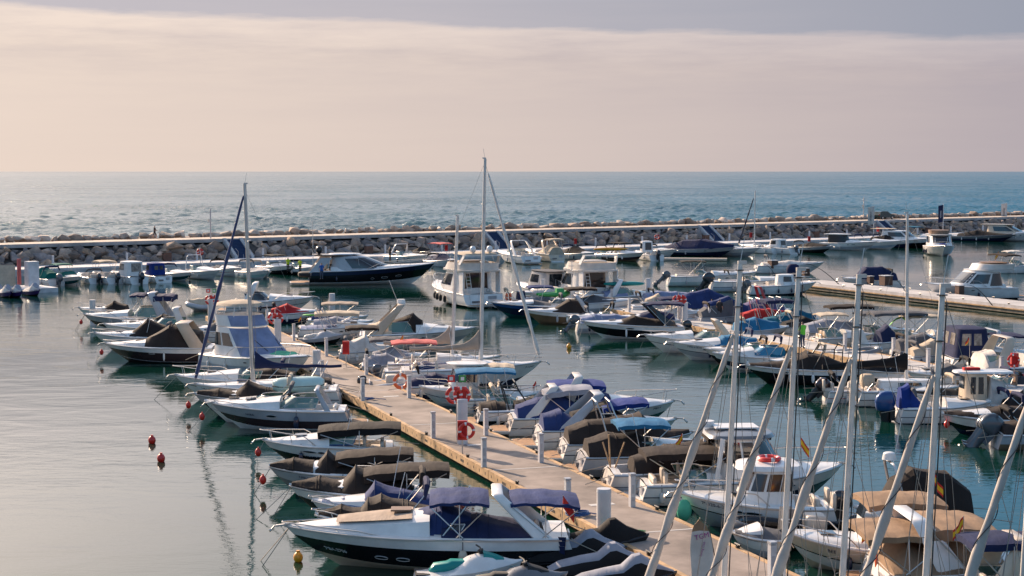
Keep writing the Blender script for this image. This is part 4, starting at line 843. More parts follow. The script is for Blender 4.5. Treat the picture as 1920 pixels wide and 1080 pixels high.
for x, y, l in ((1232, 462, 'lifebuoy on a post on the far quay'), (1500 - 1124, 494, 'lifebuoy on a post on the quay below the leftmost stairs')):
    c = P(x, y, .75); root = empty('lifebuoy_post', c, R(-90), l, 'lifebuoy post'); m = MB(); m.tube([(0, 0, 0), (0, 0, 1.6)], .04); m.build('pole', 'postwhite', root); lifebuoy_ring(root, (.1, 0, 1.4), .32, .12)
# coiled hoses
def coil(px, py, label, col, r=.5, n=5):
    c = P(px, py, .52); m = MB(); pa = []
    for i in range(n * 16): a = i * 6.2832 / 16; q = r * (1 - .05 * (i // 16)) + .04 * math.sin(i * .7); pa.append((q * math.cos(a), q * .72 * math.sin(a), .04 + .022 * (i // 16) + .01 * math.sin(i)))
    pa += [(r + .15, .1, .03), (r + .4, .0, .03), (r + .6, -.12, .03)]; m.tube(pa, .022, 6); o = m.build('hose', col); o.location = c; tag(o, label, 'hose')
coil(1083, 966, 'blue hose coiled at the foot of a service post', 'blue', .42); coil(1150, 996, 'green hose loosely coiled beside the thick round pile', 'green', .42, 4); coil(692, 749, 'small blue rope coil on the walkway', 'blue', .26, 3)
# small service posts along the quay
k = 0
base = None
for s in [x_ * 9.5 - 92 for x_ in range(28)]:
    p_ = bw(s, 4.5, .75)
    if not (0 < 960 + p_.x / p_.y * F < 1925): continue
    if base is None:
        base = empty('quay_post', p_, BANG, 'slim white service post in the row along the far quay', 'power post', 'service posts on the far quay'); m = MB(); m.box((0, 0, .6), (.22, .2, 1.2)); m.build('column', 'postwhite', base, 20)
    else: copy_tree(base, p_)
for i, s in enumerate((-58, -28, 3, 36, 62, 92)):
    p_ = bw(s, 4.2, .75); root = empty('litter_bin', p_, BANG, ['brown slatted box on the quay left of the leftmost stairs', 'brown slatted box on the quay near the dark yacht', 'brown slatted box on the quay behind the two flybridge boats', 'brown slatted box on the quay before the third stairs', 'brown slatted box on the quay near the rightmost stairs', 'brown slatted box on the quay at the far right'][i], 'bin')
    m = MB(); m.box((0, 0, .5), (1.0, .7, 1.0)); m.build('casing', 'brownpost', root); m = MB(); m.box((0, 0, 1.03), (1.1, .8, .06)); m.build('lid', 'brownhull', root)
# lamp poles, banners, person and car on the breakwater
def ppole(px, py, top, label, arms=True):
    c = P(px, py, 3.1); s = F / depth(c); hh = (py - top) / s; root = empty('utility_pole', c, BANG, label, 'pole'); m = MB(); m.tube([(0, 0, 0), (0, 0, hh)], .09, 8); m.build('pole', 'lgrey', root)
    m = MB(); m.tube([(-.8, 0, hh - .5), (.8, 0, hh - .5)], .035); m.build('crossarm', 'lgrey', root); m = MB(); m.box((-.15, 0, hh * .6), (.35, .3, .4)); m.build('box', 'alu', root)
ppole(395, 447, 391, 'grey pole with crossarm on the breakwater path left of the blue stairs'); ppole(1619, 411, 370, 'grey pole on the breakwater path left of the parked car')
def banner(px, py, top, wpx, hpx, col, label, z=.75, tcol='textnavy'):
    c = P(px, py, z); s = F / depth(c); hh = (py - top) / s; root = empty('banner_flag', c, 0, label, 'banner', None); m = MB(); m.tube([(0, 0, 0), (0, 0, hh)], .06, 8); m.build('pole', 'postwhite', root)
    m = MB(); w_ = wpx / s; H = hpx / s; g = [[(-.05 - w_ * j / 6, .06 * math.sin(j * 1.3 + i * .5), hh - .1 - H * i / 8 - .03 * j) for j in range(7)] for i in range(9)]; m.grid(g); b_ = m.build('banner', col, root, 0)
    m2 = Matrix.Translation((-w_ * .5 - .05, -.12, hh - .1 - H * .55)) @ Matrix.Rotation(R(90), 4, 'X') @ Matrix.Rotation(R(90), 4, 'Z'); plate_text('MARINA', w_ * .42, tcol, b_, m2)
banner(1638, 448, 386, 11, 33, 'c_white', 'white vertical banner left of the parked car'); banner(1768, 440, 383, 9, 32, 'c_navy', 'dark navy vertical banner near the approaching boat', tcol='textwhite'); banner(1887, 428, 380, 10, 31, 'c_white', 'white vertical banner at the far right')
person('person in dark top and shorts strolling on the breakwater path', P(290, 448, 3.1), R(-10), 'shirtdark', 'shirtdark', True, .6, 1, hh=1.78)
person('person in blue shirt standing on the stern of the dark yacht', P(603, 524, 1.0), R(-70), 'shirtblue', 'jeans', hh=1.75)
person('person in lime green shirt standing among the boats on the second walkway', P(1505, 653, .5), R(120), 'limeshirt', 'jeans', arm=.6, hh=1.8)
person('person in dark clothes left of the small Spanish flag on the second walkway', P(1335, 600, .5), R(100), 'shirtdark', 'shirtdark', hh=1.7); person('person in dark clothes beneath the small Spanish flag on the second walkway', P(1349, 602, .5), R(60), 'shirtdark', 'shirtdark', hh=1.75)
person('person in yellow vest left of the other vested person on the small dark boat', P(540, 509, .9), R(-60), 'vestyellow', 'shirtdark', arm=.8, hh=1.6); person('person in yellow vest nearer the dark yacht, leaning over the small boat', P(563, 512, .9), R(-120), 'vestyellow', 'shirtdark', arm=.8, hh=1.6)
person('person in black clothes on the foredeck of the dark yacht', P(731, 490, 2.4), R(30), 'shirtdark', 'shirtdark', hh=1.7)
# parked car
def car():
    c = P(1657, 411, 3.1) ; root = empty('parked_car', c, BANG, 'dark green estate car parked on the breakwater path', 'car'); L, W = 4.3, 1.75
    prof = [(-2.15, .35), (-2.15, .85), (-2.0, 1.0), (-1.75, 1.42), (-1.4, 1.5), (.2, 1.48), (.95, 1.0), (1.9, .88), (2.15, .62), (2.15, .35)]
    m = MB(); m.loft([[Vector((x, y * W / 2 * (1 if z < 1.02 else .84), z)) for x, z in prof] for y in (-1, -.9, .9, 1)]); m.build('body', 'carpaint', root, 30)
    for sd in (-1, 1):
        m = MB(); m.add([(-1.65, sd * .80, 1.06), (-1.5, sd * .765, 1.38), (.1, sd * .765, 1.38), (.72, sd * .80, 1.06)], [(0, 1, 2, 3)]); m.build('side_window', 'glass', root, 0)
        for x in (-1.35, 1.35):
            m = MB(); m.loft([[Vector((x + .32 * math.cos(6.2832 * k / 16), sd * yy, .32 + .32 * math.sin(6.2832 * k / 16))) for k in range(16)] for yy in (.72, .9)]); q = m.build('wheel', 'rubber', root); m = MB(); m.loft([[Vector((x + .18 * math.cos(6.2832 * k / 12), sd * yy, .32 + .18 * math.sin(6.2832 * k / 12))) for k in range(12)] for yy in (.89, .91)]); m.build('rim', 'alu', q)
        m = MB(); m.box((2.12, sd * .62, .68), (.12, .3, .14)); m.build('headlight', 'glass', root); m = MB(); m.box((-2.13, sd * .7, .85), (.1, .2, .2)); m.build('tail_light', 'red', root)
    m = MB(); m.add([(.28, -.7, 1.46), (.28, .7, 1.46), (.93, .72, 1.05), (.93, -.72, 1.05)], [(0, 1, 2, 3)]); m.build('windscreen', 'glass', root, 0)
gel('carpaint', (.012, .03, .028), .2); car()

for i, (bx, by, tx, ty) in enumerate(((1575, 535, 1505, 494), (1701, 552, 1672, 522), (1861, 573, 1812, 534), (1461, 530, 1432, 496))):
    b_ = P(bx, by, .6); s_ = F / depth(b_); dxm, dzm = (tx - bx) / s_, (by - ty) / s_; root = empty('mooring_whip', b_, 0, ('black curved mooring rod arching from the start of the concrete jetty', 'short black curved rod on the jetty behind the wide brown block', 'black curved rod on the jetty in front of the sleek flybridge yacht', 'black curved rod over the white cabin fishing boat at the jetty')[i], 'mooring rod', 'black curved mooring rods')
    m = MB(); m.tube([(dxm * f, 0, dzm * math.sin(f * 1.5708)) for f in [k / 12 for k in range(13)]], [.05 - .003 * k for k in range(13)], 6); m.build('rod', 'blackmetal', root)
# ------------------------------------------------------------ left row of the foreground walkway (bows left), near to far
WB = ('white', 'navy', 'white', 'white'); G1 = 'motorboats moored along the left side of the foreground walkway'
def cruiser_front(root, h):
    m = MB(); g = []
    for t in (.56, .62, .7, .78, .82):
        q = (.93 - t) / .43; g.append([Vector((h.X(t), h.hb(t) * f, h.zs(t) + .14 + .36 * max(0, q) ** .95 * 1.3 * (1 if abs(f) < .5 else .86) + .03)) for f in (-.62, -.58, -.3, 0, .3, .58, .62)])
    m.grid(g); m.build('sun_pad', 'c_sand', root, 30)
    m = MB(); m.box((h.X(.60), 0, h.zs(.6) + .62), (.62, .55, .05)); q = m.build('hatch', 'vinylbrown', root); 
    x = h.X(.47)
    for sd in (1, -1): m = MB(); m.tube([(x - .1, sd * h.hb(.5) * .9, h.zs(.5) + .05), (x - .95, sd * h.hb(.5) * .8, h.fb + 1.15)], .025); m.build('bimini_pole', 'steel', root)
    m = MB(); m.tube([(h.X(.36), h.hb(.4) * .9, h.zs(.4)), (h.X(.36), h.hb(.4) * 1.02, h.zs(.4) - .9)], .012); m.build('tether', 'rope', root)
    b = MB()
    for k in range(6): b.grid([[Vector((h.X(.03) + .12 * math.cos(j) * (1 - k * .1), h.hb(.03) * 1.02 + .02 * j, h.zs(0) + .1 - k * .14)) for j in range(4)], [Vector((h.X(.03) + .12 * math.cos(j + 1) * (1 - k * .1), h.hb(.03) * 1.02 + .02 * j, h.zs(0) - .04 - k * .14)) for j in range(4)]])
    b.build('hanging_flag', 'c_navy', root)
boat('large black and white open cruiser with tan foredeck pad and blue bimini, at the bottom', 'motor yacht', 536, 1112, 1058, -2, name='sport_cruiser', group=G1, sp=(3, 7, 7), hull=('sand', 'black', 'white', 'white'), B=2.9, fb=1.08, sh=.22, rk=.17, ch=.48, tc=.50, ta=.10, te=.97, ws=(.50, .30, 1.0, 1), glass='glass', arch=(.11, .27, 1.28, 'white', .6, .34),
 bim=((.40, 1.8, 1.22, 'c_blue', .06), (.10, 2.1, 1.16, 'c_blue', .06, .05)), cov=(('c_blue', [(.36, .45), (.46, .78), (.60, .38)], .78), ('c_navy', [(.14, .1), (.34, .42), (.46, .46)], .94)), rail=(.66, .12), plat=.55, seatc='vinylbrown', floorc='teak', nohatch=1,
 ports=((.60, .50), (.68, .50), (.35, .50)), fend=((.39, 'cream', 1, .62, .14),), txt=('7ªBA-2706', .86, .50, .19, 'textwhite'), flag=(.03, 1, 'red', 1.3, .6), moor=((.9, -.7, None), (.75, .1, None)), extra=cruiser_front, n=26, seats=1)
o_ = dict(name='motorboat', group=G1)
boat('grey hulled boat wrapped in brown canvas directly behind the large black and white cruiser', 'motorboat', 592, 870, 1018, -4, hull=('white', 'grey', 'white', 'lgrey'), fb=.85, ch=.2, tc=.62, cov=((BRN, [(.04, .35), (.30, .55), (.50, .75), (.60, .62), (.66, .20)], .98), (BRN, [(.63, .25), (.80, .32), (.97, .06)], .9)), seats=0, rail=(.75, .18), **o_)
boat('white boat with bright blue cover over bow and cockpit behind the brown wrapped boat', 'motorboat', 586, 830, 988, -4, hull=('white', 'white', 'white', 'white'), fb=.72, cov=(('c_paleb', [(.60, .12), (.75, .16), (.92, .04)], .8), ('c_blue', [(.05, .3), (.3, .5), (.52, .72), (.60, .25)], .95)), seats=0, rail=(.8, .15), **o_)
boat('dark hulled boat in brown canvas with thick brown folded bimini, bow at red buoy', 'motorboat', 544, 830, 962, -4, hull=('black', 'black', 'brownhull', 'white'), fb=.85, cov=((BRN, [(.62, .25), (.78, .34), (.98, .08)], .97), (BRN, [(.10, .3), (.35, .55), (.52, .80), (.62, .2)], .97)), bim=((.15, 3.0, .95, BRN, .24, -.08),), seats=0, rail=0, moor=((1.2, .9, None), (.6, .3, None)), **o_)
boat('grey runabout in brown canvas with peaked cover and long dark folded bimini', 'motorboat', 506, 765, 922, -4, hull=('antifoul', 'grey', 'lgrey', 'lgrey'), fb=.82, cov=((BRN, [(.64, .28), (.80, .34), (.99, .06)], .97), (BRN, [(.30, .3), (.45, .42), (.53, .72), (.62, .2)], .9)), bim=((.15, 2.9, .85, BRN, .22, -.08),), seats=0, moor=((.6, .2, 'bouyred'),), txt=('7-MA-2-55', .70, .8, .13, 'textnavy'), **o_)
boat('white cuddy boat with navy stripe, silver bow rail and one big dark bimini', 'motorboat', 494, 770, 868, -4, hull=('antifoul', 'black', 'navy', 'white'), fb=.72, ch=.38, ws=(.58, .42, 1.6), bim=((.28, 3.4, .92, 'c_black', .24, -.06),), rail=(.60, .42), wsf='blue', moor=((.5, .4, 'bouyred'),), txt=('7ª-SA-2-3-98', .66, .62, .14, 'textwhite'), fend=((.72, 'navy', 1, .4, .09),), **o_)
boat('large cruiser with silver topsides over a brown hull, oval window and open windshield', 'motor yacht', 398, 690, 802, -3, name='sport_cruiser', group=G1, sp=(2, 3, 6), hull=('white', 'white', 'brownhull', 'lgrey'), fb=1.12, ch=.40, tc=.5, ws=(.50, .50, 1.9), arch=(.16, .24, 1.0, 'lgrey', .3, .2), plat=.8, ports=((.56, .78, .5, .13),), fend=((.38, 'navy', 1, .62, .13),), txt=('NYRA', .72, .74, .16, 'textnavy'), rail=(.70, .16), moor=((1.0, .9, 'bouyred'),), seatc='offwhite')
boat('low black hulled boat under brown canvas, bow beside the silver and brown cruiser', 'motorboat', 366, 600, 778, -4, hull=('antifoul', 'black', 'white', 'lgrey'), fb=.80, cov=((BRN, [(.62, .22), (.78, .30), (.97, .12)], .97), (BRN, [(.10, .3), (.35, .45), (.53, .78), (.64, .2)], .95)), seats=0, moor=((.7, .5, 'bouyred'),), **o_)
# sailing boat with blue furled jib
def sail_left(root, h):
    ma, tp, b = mast_part(root, h.X(.60), h.zs(.6), 11.35, -.32, .085, 'alu', ((.45, .7), (.72, .55)))
    a = Vector((h.X(.995), 0, h.zs(1) + .1)); top = b + (tp - b) * .97
    jib(root, a, top, .09, .05, 'jibblue', 'furled_jib', None, .02, .97)
    m = MB(); n = 14; rings = []
    x0, x1 = h.X(.60), h.X(.60) - 4.4
    for i in range(n + 1):
        f = i / n; x = x0 - .1 + (x1 - x0) * f; hh_ = .75 * math.exp(-f * 7) + .20 - .05 * f; z = h.zs(.5) + 1.0 + .02 * math.sin(f * 20)
        rings.append([Vector((x, .14 * (1 - f * .4) * math.cos(6.2832 * k / 10), z + hh_ * .5 * math.sin(6.2832 * k / 10) + hh_ * .45)) for k in range(10)])
    m.loft(rings); m.build('boom_cover', 'c_navy', root, 40)
    wires(root, [(top, (h.X(.02), 0, h.zs(0)))] + [(b + (tp - b) * f, (h.X(.57), sd * h.hb(.57) * .95, h.zs(.57))) for f in (.72, .99) for sd in (1, -1)])
boat('white sailing boat with blue furled jib and navy boom cover, tallest mast on the left', 'sailboat', 366, 640, 762, -4, name='sailboat', hull=('antifoul', 'white', 'navy', 'white'), fb=.95, sh=.3, p=1.9, ch=.35, te=.88, tc=.42, rail=(.10, .5, .995, 'steel', True), extra=sail_left, txt=('7-IR-1-88', .93, .8, .15, 'textnavy'))
boat('white cabin cruiser with clear windshield and tubular pulpit, bow beside the blue furled jib', 'motorboat', 330, 590, 745, -4, hull=('palegreen', 'white', 'bronze', 'white'), fb=1.05, sh=.35, ch=.42, ws=(.52, .45, 1.4), rail=(.55, .5), cov=((BRN, [(.05, .4), (.25, .62), (.42, .5)], .9),), seats=0, txt=('7ªPM-2-101-15', .78, .74, .17, 'textnavy'), moor=((1.1, .6, None),), **o_)
# upturned dinghy on davits
c = P(560, 722, 1.45); root = empty('dinghy', c, R(20), 'pale aqua upturned dinghy slung above the sterns near the round pile', 'dinghy')
m = MB(); g = []
for t in [i / 12 for i in range(13)]:
    x = -1.3 + 2.6 * t; w_ = .62 * (1 - abs(t * 2 - 1) ** 4) ** .5 + .02; g.append([Vector((x, w_ * math.cos(a), .42 * math.sin(a) * (.55 + .45 * w_ / .62) * (1.0 if a > 0 else .5))) for a in [6.2832 * k / 16 for k in range(16)]])
m.loft(g); m.build('hull', 'aqua', root, 60); m = MB(); m.loft([[Vector((q.x * 1.01, q.y * 1.03, q.z * .18)) for q in r] for r in g]); m.build('rubbing_band', 'rubber', root, 60)
m = MB(); m.tube([(-.5, 0, -.2), (-.5, -.2, -1.2), (.3, -.4, -1.4)], .03); m.tube([(.5, 0, -.2), (.5, -.2, -1.2), (-.3, -.4, -1.4)], .03); m.build('cradle', 'steel', root)
# big yacht under pale blue covers
def yacht_cov(root, h):
    S2 = surf((h.X(.12), h.X(.72), h.hb(.35) * .86, h.fb + .1), (h.X(.15), h.X(.44), h.hb(.35) * .74, h.fb + 1.75), 2.2, 5); m = MB(); wall(m, S2); m.build('cabin', 'white', root, 40)
    panel(S2, -75, 75, .06, .98, .04, n=20).build('windscreen_cover', 'c_paleb', root, 30)
    windows(S2, ((84, 110, .35, .8, 0), (114, 140, .35, .8, 0)), root)
    S3 = surf((h.X(.14), h.X(.46), h.hb(.35) * .74, h.fb + 1.8), (h.X(.12), h.X(.40), h.hb(.35) * .72, h.fb + 2.45), 2.2, 5); m = MB(); wall(m, S3, roof=False); m.build('flybridge', 'white', root, 40); panel(S3, -70, 70, .1, 1.0, .04, n=20).build('flybridge_cover', 'c_paleb', root, 30)
    m = MB()
    for x in (h.X(.15), h.X(.27), h.X(.38)):
        for sd in (1, -1): m.tube([(x, sd * h.hb(.3) * .7, h.fb + 2.4), (x, sd * h.hb(.3) * .66, h.fb + 3.0)], .025)
    m.build('top_posts', 'white', root); S4 = surf((h.X(.12), h.X(.42), h.hb(.35) * .70, h.fb + 3.0), (h.X(.13), h.X(.41), h.hb(.35) * .62, h.fb + 3.15), 2.6, 5); m = MB(); wall(m, S4, crown=.18); m.build('sun_top', 'c_cream', root, 40)
    for i, (px_, ang) in enumerate(((.50, .5), (.53, -.4))):
        m = MB(); a = S2(20 if i else -20, .25, .07); b = S2(30 if i else -30, .6, .07); m.tube([a, b], .02); m.build('wiper', 'blackmetal', root)
    canvas(h, 'c_lgreen', [(.66, .16), (.70, .24), (.80, .20), (.84, .1)], root, .6, 'green_canvas')
boat('tall white flybridge yacht draped in pale blue covers with a cream sun top', 'flybridge yacht', 387, 578, 705, -16, name='flybridge_yacht', hull=('paleblue', 'paleblue', 'lgrey', 'white'), L=10.5, B=3.6, fb=1.35, sh=.5, ch=.3, tc=.13, ta=.1, rail=(.35, .6), seats=0, extra=yacht_cov, hd=202, vis=1) if False else None
boat('tall white flybridge yacht draped in pale blue covers with a cream sun top', 'flybridge yacht', 492, 492, 702, name='flybridge_yacht', hull=('paleblue', 'paleblue', 'lgrey', 'white'), L=9.2, hd=-46, B=3.5, fb=1.35, sh=.45, ch=.3, tc=.13, ta=.1, rail=(.35, .6), seats=0, extra=yacht_cov, vis=-1)
boat('long dark brown hulled cruiser with brown canvas roof and white bow, over green water', 'motor yacht', 222, 410, 677, -3, name='sport_cruiser', group=G1, k=1.25, sp=(2, 3, 7), hull=('brownhull', 'lgrey', 'brownhull', 'white'), fb=1.25, sh=.25, ch=.4, B=3.3, tc=.46, arch=(.16, .30, 1.55, 'sand', 1.0, .8), cov=((BRN, [(.15, .9), (.42, 1.35), (.62, .45)], .9), (BRN, [(.60, .35), (.72, .28)], .6)), seats=0, rail=(.62, .22), fend=((.45, 'white', 1, .5, .06),), ports=((.56, .72, .4, .09),), moor=((.6, .2, 'bouyred'),), plat=.8)
boat('white boat with brown cockpit tent behind the long dark brown cruiser', 'motorboat', 193, 345, 655, -3, k=1.2, hull=('white', 'white', 'sand', 'white'), fb=1.0, cov=((BRN, [(.15, .6), (.40, 1.15), (.58, .2)], .9),), seats=0, rail=(.6, .3), **o_)
boat('white cruiser with green tinted windshield and tan sun lounge behind the brown tented boat', 'motorboat', 196, 400, 640, -3, hull=('palegreen', 'white', 'lgrey', 'white'), fb=1.0, ch=.4, ws=(.5, .6, 2.2), rail=(.55, .5), seatc='vinylbrown', arch=(.2, .28, 1.5, 'offwhite', .6, .4), **o_)
boat('silver cruiser with black lower hull, green windshield and navy sun shades, leftmost of the row', 'motor yacht', 158, 350, 619, -3, name='sport_cruiser', group=G1, hull=('white', 'brownhull', 'brownhull', 'lgrey'), fb=1.25, ch=.45, B=3.1, ws=(.47, .75, 2.2), wsf='cream', arch=(.10, .26, 1.95, 'lgrey', .9, .5), bim=((.40, 1.1, 1.92, 'c_navy', .12), (.12, 1.5, 1.85, 'c_navy', .35)), rail=(.6, .35), plat=.7, ports=((.56, .78, .3, .1), (.47, .78, .3, .1)), fend=((.52, 'white', 1, .55, .09),), moor=((.5, .3, 'bouyred'), (.7, 0, None)))
boat('pale boat with brown cover and long pulpit peeking out behind the leftmost cruiser', 'motorboat', 148, 300, 603, -3, hull=('white', 'white', 'lgrey', 'white'), fb=.9, cov=((BRN, [(.35, .4), (.52, .7), (.66, .15)], .9),), seats=0, rail=(.6, .4), **o_)
c = P(383, 590, 0); rib('small tender under a cream cover at the far head of the walkway', 352, 402, 583, 'lgrey', cover='c_cream', console=0, ob=0)
# ------------------------------------------------------------ right row of the foreground walkway (bows right), far to near
G2 = 'motorboats moored along the right side of the foreground walkway'; r_ = dict(name='motorboat', group=G2)
boat('long white cruiser with dark side stripe and open arch behind the walkway head', 'motor yacht', 588, 410, 585, 4, name='sport_cruiser', group=G2, hull=('white', 'white', 'black', 'white'), fb=1.15, ch=.42, B=3.2, ws=(.5, .6, 2.2), glass='glass', arch=(.25, .34, 1.6, 'white', .7, .4), rail=(.55, .45), ports=((.5, .62, 2.2, .16),), plat=.7)
boat('blue grey runabout with a bright red cockpit cover', 'motorboat', 600, 498, 604, 5, hull=('antifoul', 'navy', 'white', 'white'), fb=.8, cov=(('c_red', [(.10, .35), (.40, .75), (.60, .30), (.8, .1)], .95),), seats=0, **r_)
boat('small navy covered boat carrying a bright green paddleboard on its roof frame', 'motorboat', 690, 560, 617, 5, hull=('navy', 'navy', 'white', 'white'), fb=.75, cov=(('c_blue', [(.08, .3), (.35, .6), (.6, .25)], .95),), bim=((.55, 2.8, 1.35, 'c_sand', .08),), seats=0, rail=(.6, .35), **r_)
c = P(598, 590, 1.3); o = MB().ell((0, 0, 0), (1.25, .36, .09), nu=20).build('board', 'lime'); root = empty('paddleboard', c, R(12), 'bright lime green paddleboard lying over the navy covered boat', 'paddleboard'); o.parent = root; o = MB().ell((0, 0, .06), (.9, .28, .05)).build('deck_pad', 'blackmetal', root)
boat('white boat with cream folded bimini and tubular frames below the green paddleboard', 'motorboat', 705, 545, 636, 5, hull=('lgrey', 'lgrey', 'white', 'white'), fb=.8, bim=((.5, 3.2, 1.25, 'c_cream', .18),), tower=(.4, 1.4, 'steel', .6), cov=(('c_paleb', [(.0, .1), (.25, .15), (.5, .12)], .95),), seats=0, flag=(.02, 0, 'es', .9, .35), **r_)
jetski('white and grey jet ski with dark stripe tied at the far part of the walkway', P(600, 644, 0), R(8), 'black', 'lgrey', 'offwhite')
def tanarch(root, h):
    m = MB(); m.ell((h.X(.45), .2, h.fb + .45), (.55, .4, .3), p=.6); m.build('blue_towel', 'c_lblue', root)
    m = MB(); m.cyl((h.X(.38), 0, h.fb + 2.05), .3, .28, n=20, r2=.26); m.build('radar_dome', 'white', root)
    m = MB(); m.tube([(h.X(.36), .6, h.fb + 1.9), (h.X(.28), .6, h.fb + 3.6)], .015); m.build('antenna', 'white', root)
boat('large silver white cruiser with tan lined radar arch and green windshield, bow towards the channel', 'motor yacht', 882, 655, 652, 4, name='sport_cruiser', group=G2, k=1.08, hull=('white', 'lgrey', 'lgrey', 'offwhite'), fb=1.25, ch=.5, B=3.3, ws=(.52, .7, 2.2), arch=(.16, .38, 2.0, 'sand', 1.0, .5), cov=((BRN, [(.30, .8), (.48, 1.25), (.56, .7)], .7), ('c_cream', [(.06, .5), (.2, .75), (.3, .6)], .9)), rail=(.58, .5), seats=0, plat=.8, txt=('7ªRA-1-4', .68, .8, .18, 'textnavy'), extra=tanarch)
boat('white boat wrapped in grey white canvas with tan swim platform', 'motorboat', 735, 615, 678, 6, hull=('white', 'white', 'lgrey', 'white'), fb=.95, cov=(('c_white', [(.03, .35), (.2, .55), (.5, .95), (.7, .3), (.95, .1)], .97),), seats=0, plat=.9, **r_)
boat('small white boat with grey canvas hump beside the service post', 'motorboat', 775, 655, 704, 6, hull=('white', 'white', 'navy', 'offwhite'), fb=.85, cov=(('c_silver', [(.05, .3), (.3, .55), (.5, .6), (.75, .15)], .95),), seats=0, plat=.6, **r_)
def sailR(topx, topz, boomc, dxr=.55, jibc='mastwhite', stay=True):
    def f(root, h):
        ma, tp, b = mast_part(root, h.X(.58), h.zs(.6), topz, -topx, .085, 'mastwhite', ((.5, .7), (.78, .5)))
        top = b + (tp - b) * .985
        if jibc: jib(root, Vector((h.X(.99), 0, h.zs(1) + .15)), top, .10, .05, jibc, 'furled_jib', None, .02, .94)
        m = MB(); rings = []; x0, x1 = h.X(.58), h.X(.58) - 3.9
        for i in range(15):
            q = i / 14; x = x0 - .1 + (x1 - x0) * q; hh_ = .9 * math.exp(-q * 8) + .26 - .05 * q; z = h.zs(.5) + .95 + .02 * math.sin(q * 20)
            rings.append([Vector((x, .16 * (1 - q * .3) * math.cos(6.2832 * k / 10), z + hh_ * .5 * math.sin(6.2832 * k / 10) + hh_ * .5)) for k in range(10)])
        m.loft(rings); m.build('boom_cover', boomc, root, 40)
        wires(root, [(top, (h.X(.02), 0, h.zs(0)))] + [(b + (tp - b) * f_, (h.X(.55), sd * h.hb(.55) * .95, h.zs(.57))) for f_ in (.5, .98) for sd in (1, -1)])
    return f
boat('white sailboat with sand coloured boom cover and the tallest mast in the centre', 'sailboat', 1015, 745, 722, 5, name='sailboat', k=1.0, hull=('antifoul', 'white', 'white', 'white'), fb=1.0, sh=.35, p=1.9, ch=.35, te=.88, tc=.45, rail=(.10, .5, .995, 'steel', True), extra=sailR(.25, 12.7, 'c_sand', 0, 'mastwhite'), txt=('7-1242', .93, .8, .2, 'textnavy'), anchor=1)
boat('sailboat with a bare shorter mast left of the tallest central mast', 'sailboat', 940, 720, 706, 5, name='sailboat', hull=('antifoul', 'offwhite', 'navy', 'white'), fb=.95, p=1.9, ch=.35, te=.88, tc=.45, rail=(.10, .45, .995, 'steel', True), extra=sailR(.35, 9.4, 'c_sand', 0, None))
boat('blue covered open boat beneath a pink red bimini on thin poles', 'motorboat', 860, 715, 716, 6, hull=('white', 'white', 'navy', 'white'), fb=.75, cov=(('c_blue', [(.3, .2), (.55, .35), (.85, .1)], .95),), bim=((.42, 2.6, 1.75, 'c_pink', .05),), seats=0, flag=(.3, 0, 'es', 2.0, .35), ob=((0, 'cowlgrey', 20, .8),), **r_)
rib_ = rib('grey inflatable with cream console and cream seats below the pink bimini', 835, 690, 734, 'lgrey', 6, txt=None)
lr = empty('lifebuoy', P(752, 722, .9), R(-80), 'orange lifebuoy strapped upright on the inflatable stern', 'lifebuoy'); lifebuoy_ring(lr, (0, 0, .2), .34, .09, 'orange', name='ring')
boat('white pilothouse boat with white flat roof, windows all round and cream rear awning', 'motorboat', 790, 952, 760, -4, k=1.05, hull=('white', 'white', 'navy', 'white'), fb=1.0, sh=.3, ch=.2, tc=.42, house=(((.34, .70, .78, .10), (.34, .62, .70, 1.35), 'white', ((-40, 40, .38, .9, 0), (46, 80, .38, .9, 0), (86, 130, .38, .9, 0)), 2.4, 6),), slab=((.26, .70, .80, 1.4, 'white', .1, 'roof'),), bim=((.16, 1.9, 1.45, 'c_cream', .06),), rail=(.6, .4), name='motorboat', group=G2)
boat('open white boat with blue bimini and cream seats behind the lifebuoy pile', 'motorboat', 1010, 862, 770, 5, hull=('white', 'white', 'navy', 'white'), fb=.85, bim=((.32, 3.0, 1.5, 'c_lblue', .08),), seatc='cream', rail=(.6, .35), ws=(.55, .35, 1.2), flag=(.98, 0, 'red', .6, .3), **r_)
boat('black sports boat with a black tubular wake tower and brown seat cover', 'motorboat', 1075, 868, 796, 5, hull=('black', 'black', 'white', 'white'), fb=.85, tower=(.5, 1.35, 'blackmetal', 1.0), cov=((BRN, [(.0, .25), (.2, .35), (.3, .25)], .9), ('c_black', [(.40, .3), (.6, .45), (.8, .1)], .9)), seats=0, plat=.6, **r_)
boat('white sailing hulled cruiser with silver pulpit and teal lower hull, bow far into the channel', 'motor yacht', 1265, 990, 800, 3, name='sport_cruiser', group=G2, k=1.0, hull=('teal', 'teal', 'white', 'white'), fb=1.15, sh=.35, ch=.45, B=3.0, ws=(.48, .4, 2.0), rail=(.5, .55), cov=(('c_blue', [(.05, .4), (.2, .7), (.42, .9), (.5, .5)], .95),), bim=((.25, 2.6, 1.35, 'c_royal', .2),), seats=0, arch=(.12, .26, 1.6, 'offwhite', .8, .4), txt=('7ªBA-4', .86, .84, .15, 'textnavy'), moor=((-.4, .5, None),), plat=.7)
boat('cruiser with cream radar arch, grey blue sail cover roof and blue cockpit canvas', 'motor yacht', 1175, 918, 812, 5, name='sport_cruiser', group=G2, hull=('white', 'white', 'navy', 'offwhite'), fb=1.1, ch=.4, cov=(('c_blue', [(.05, .45), (.25, .75), (.45, .95), (.6, .3)], .96),), bim=((.50, 2.2, 1.35, 'c_silver', .2, .1),), arch=(.18, .38, 1.38, 'offwhite', .6, .4), seats=0, plat=.8)
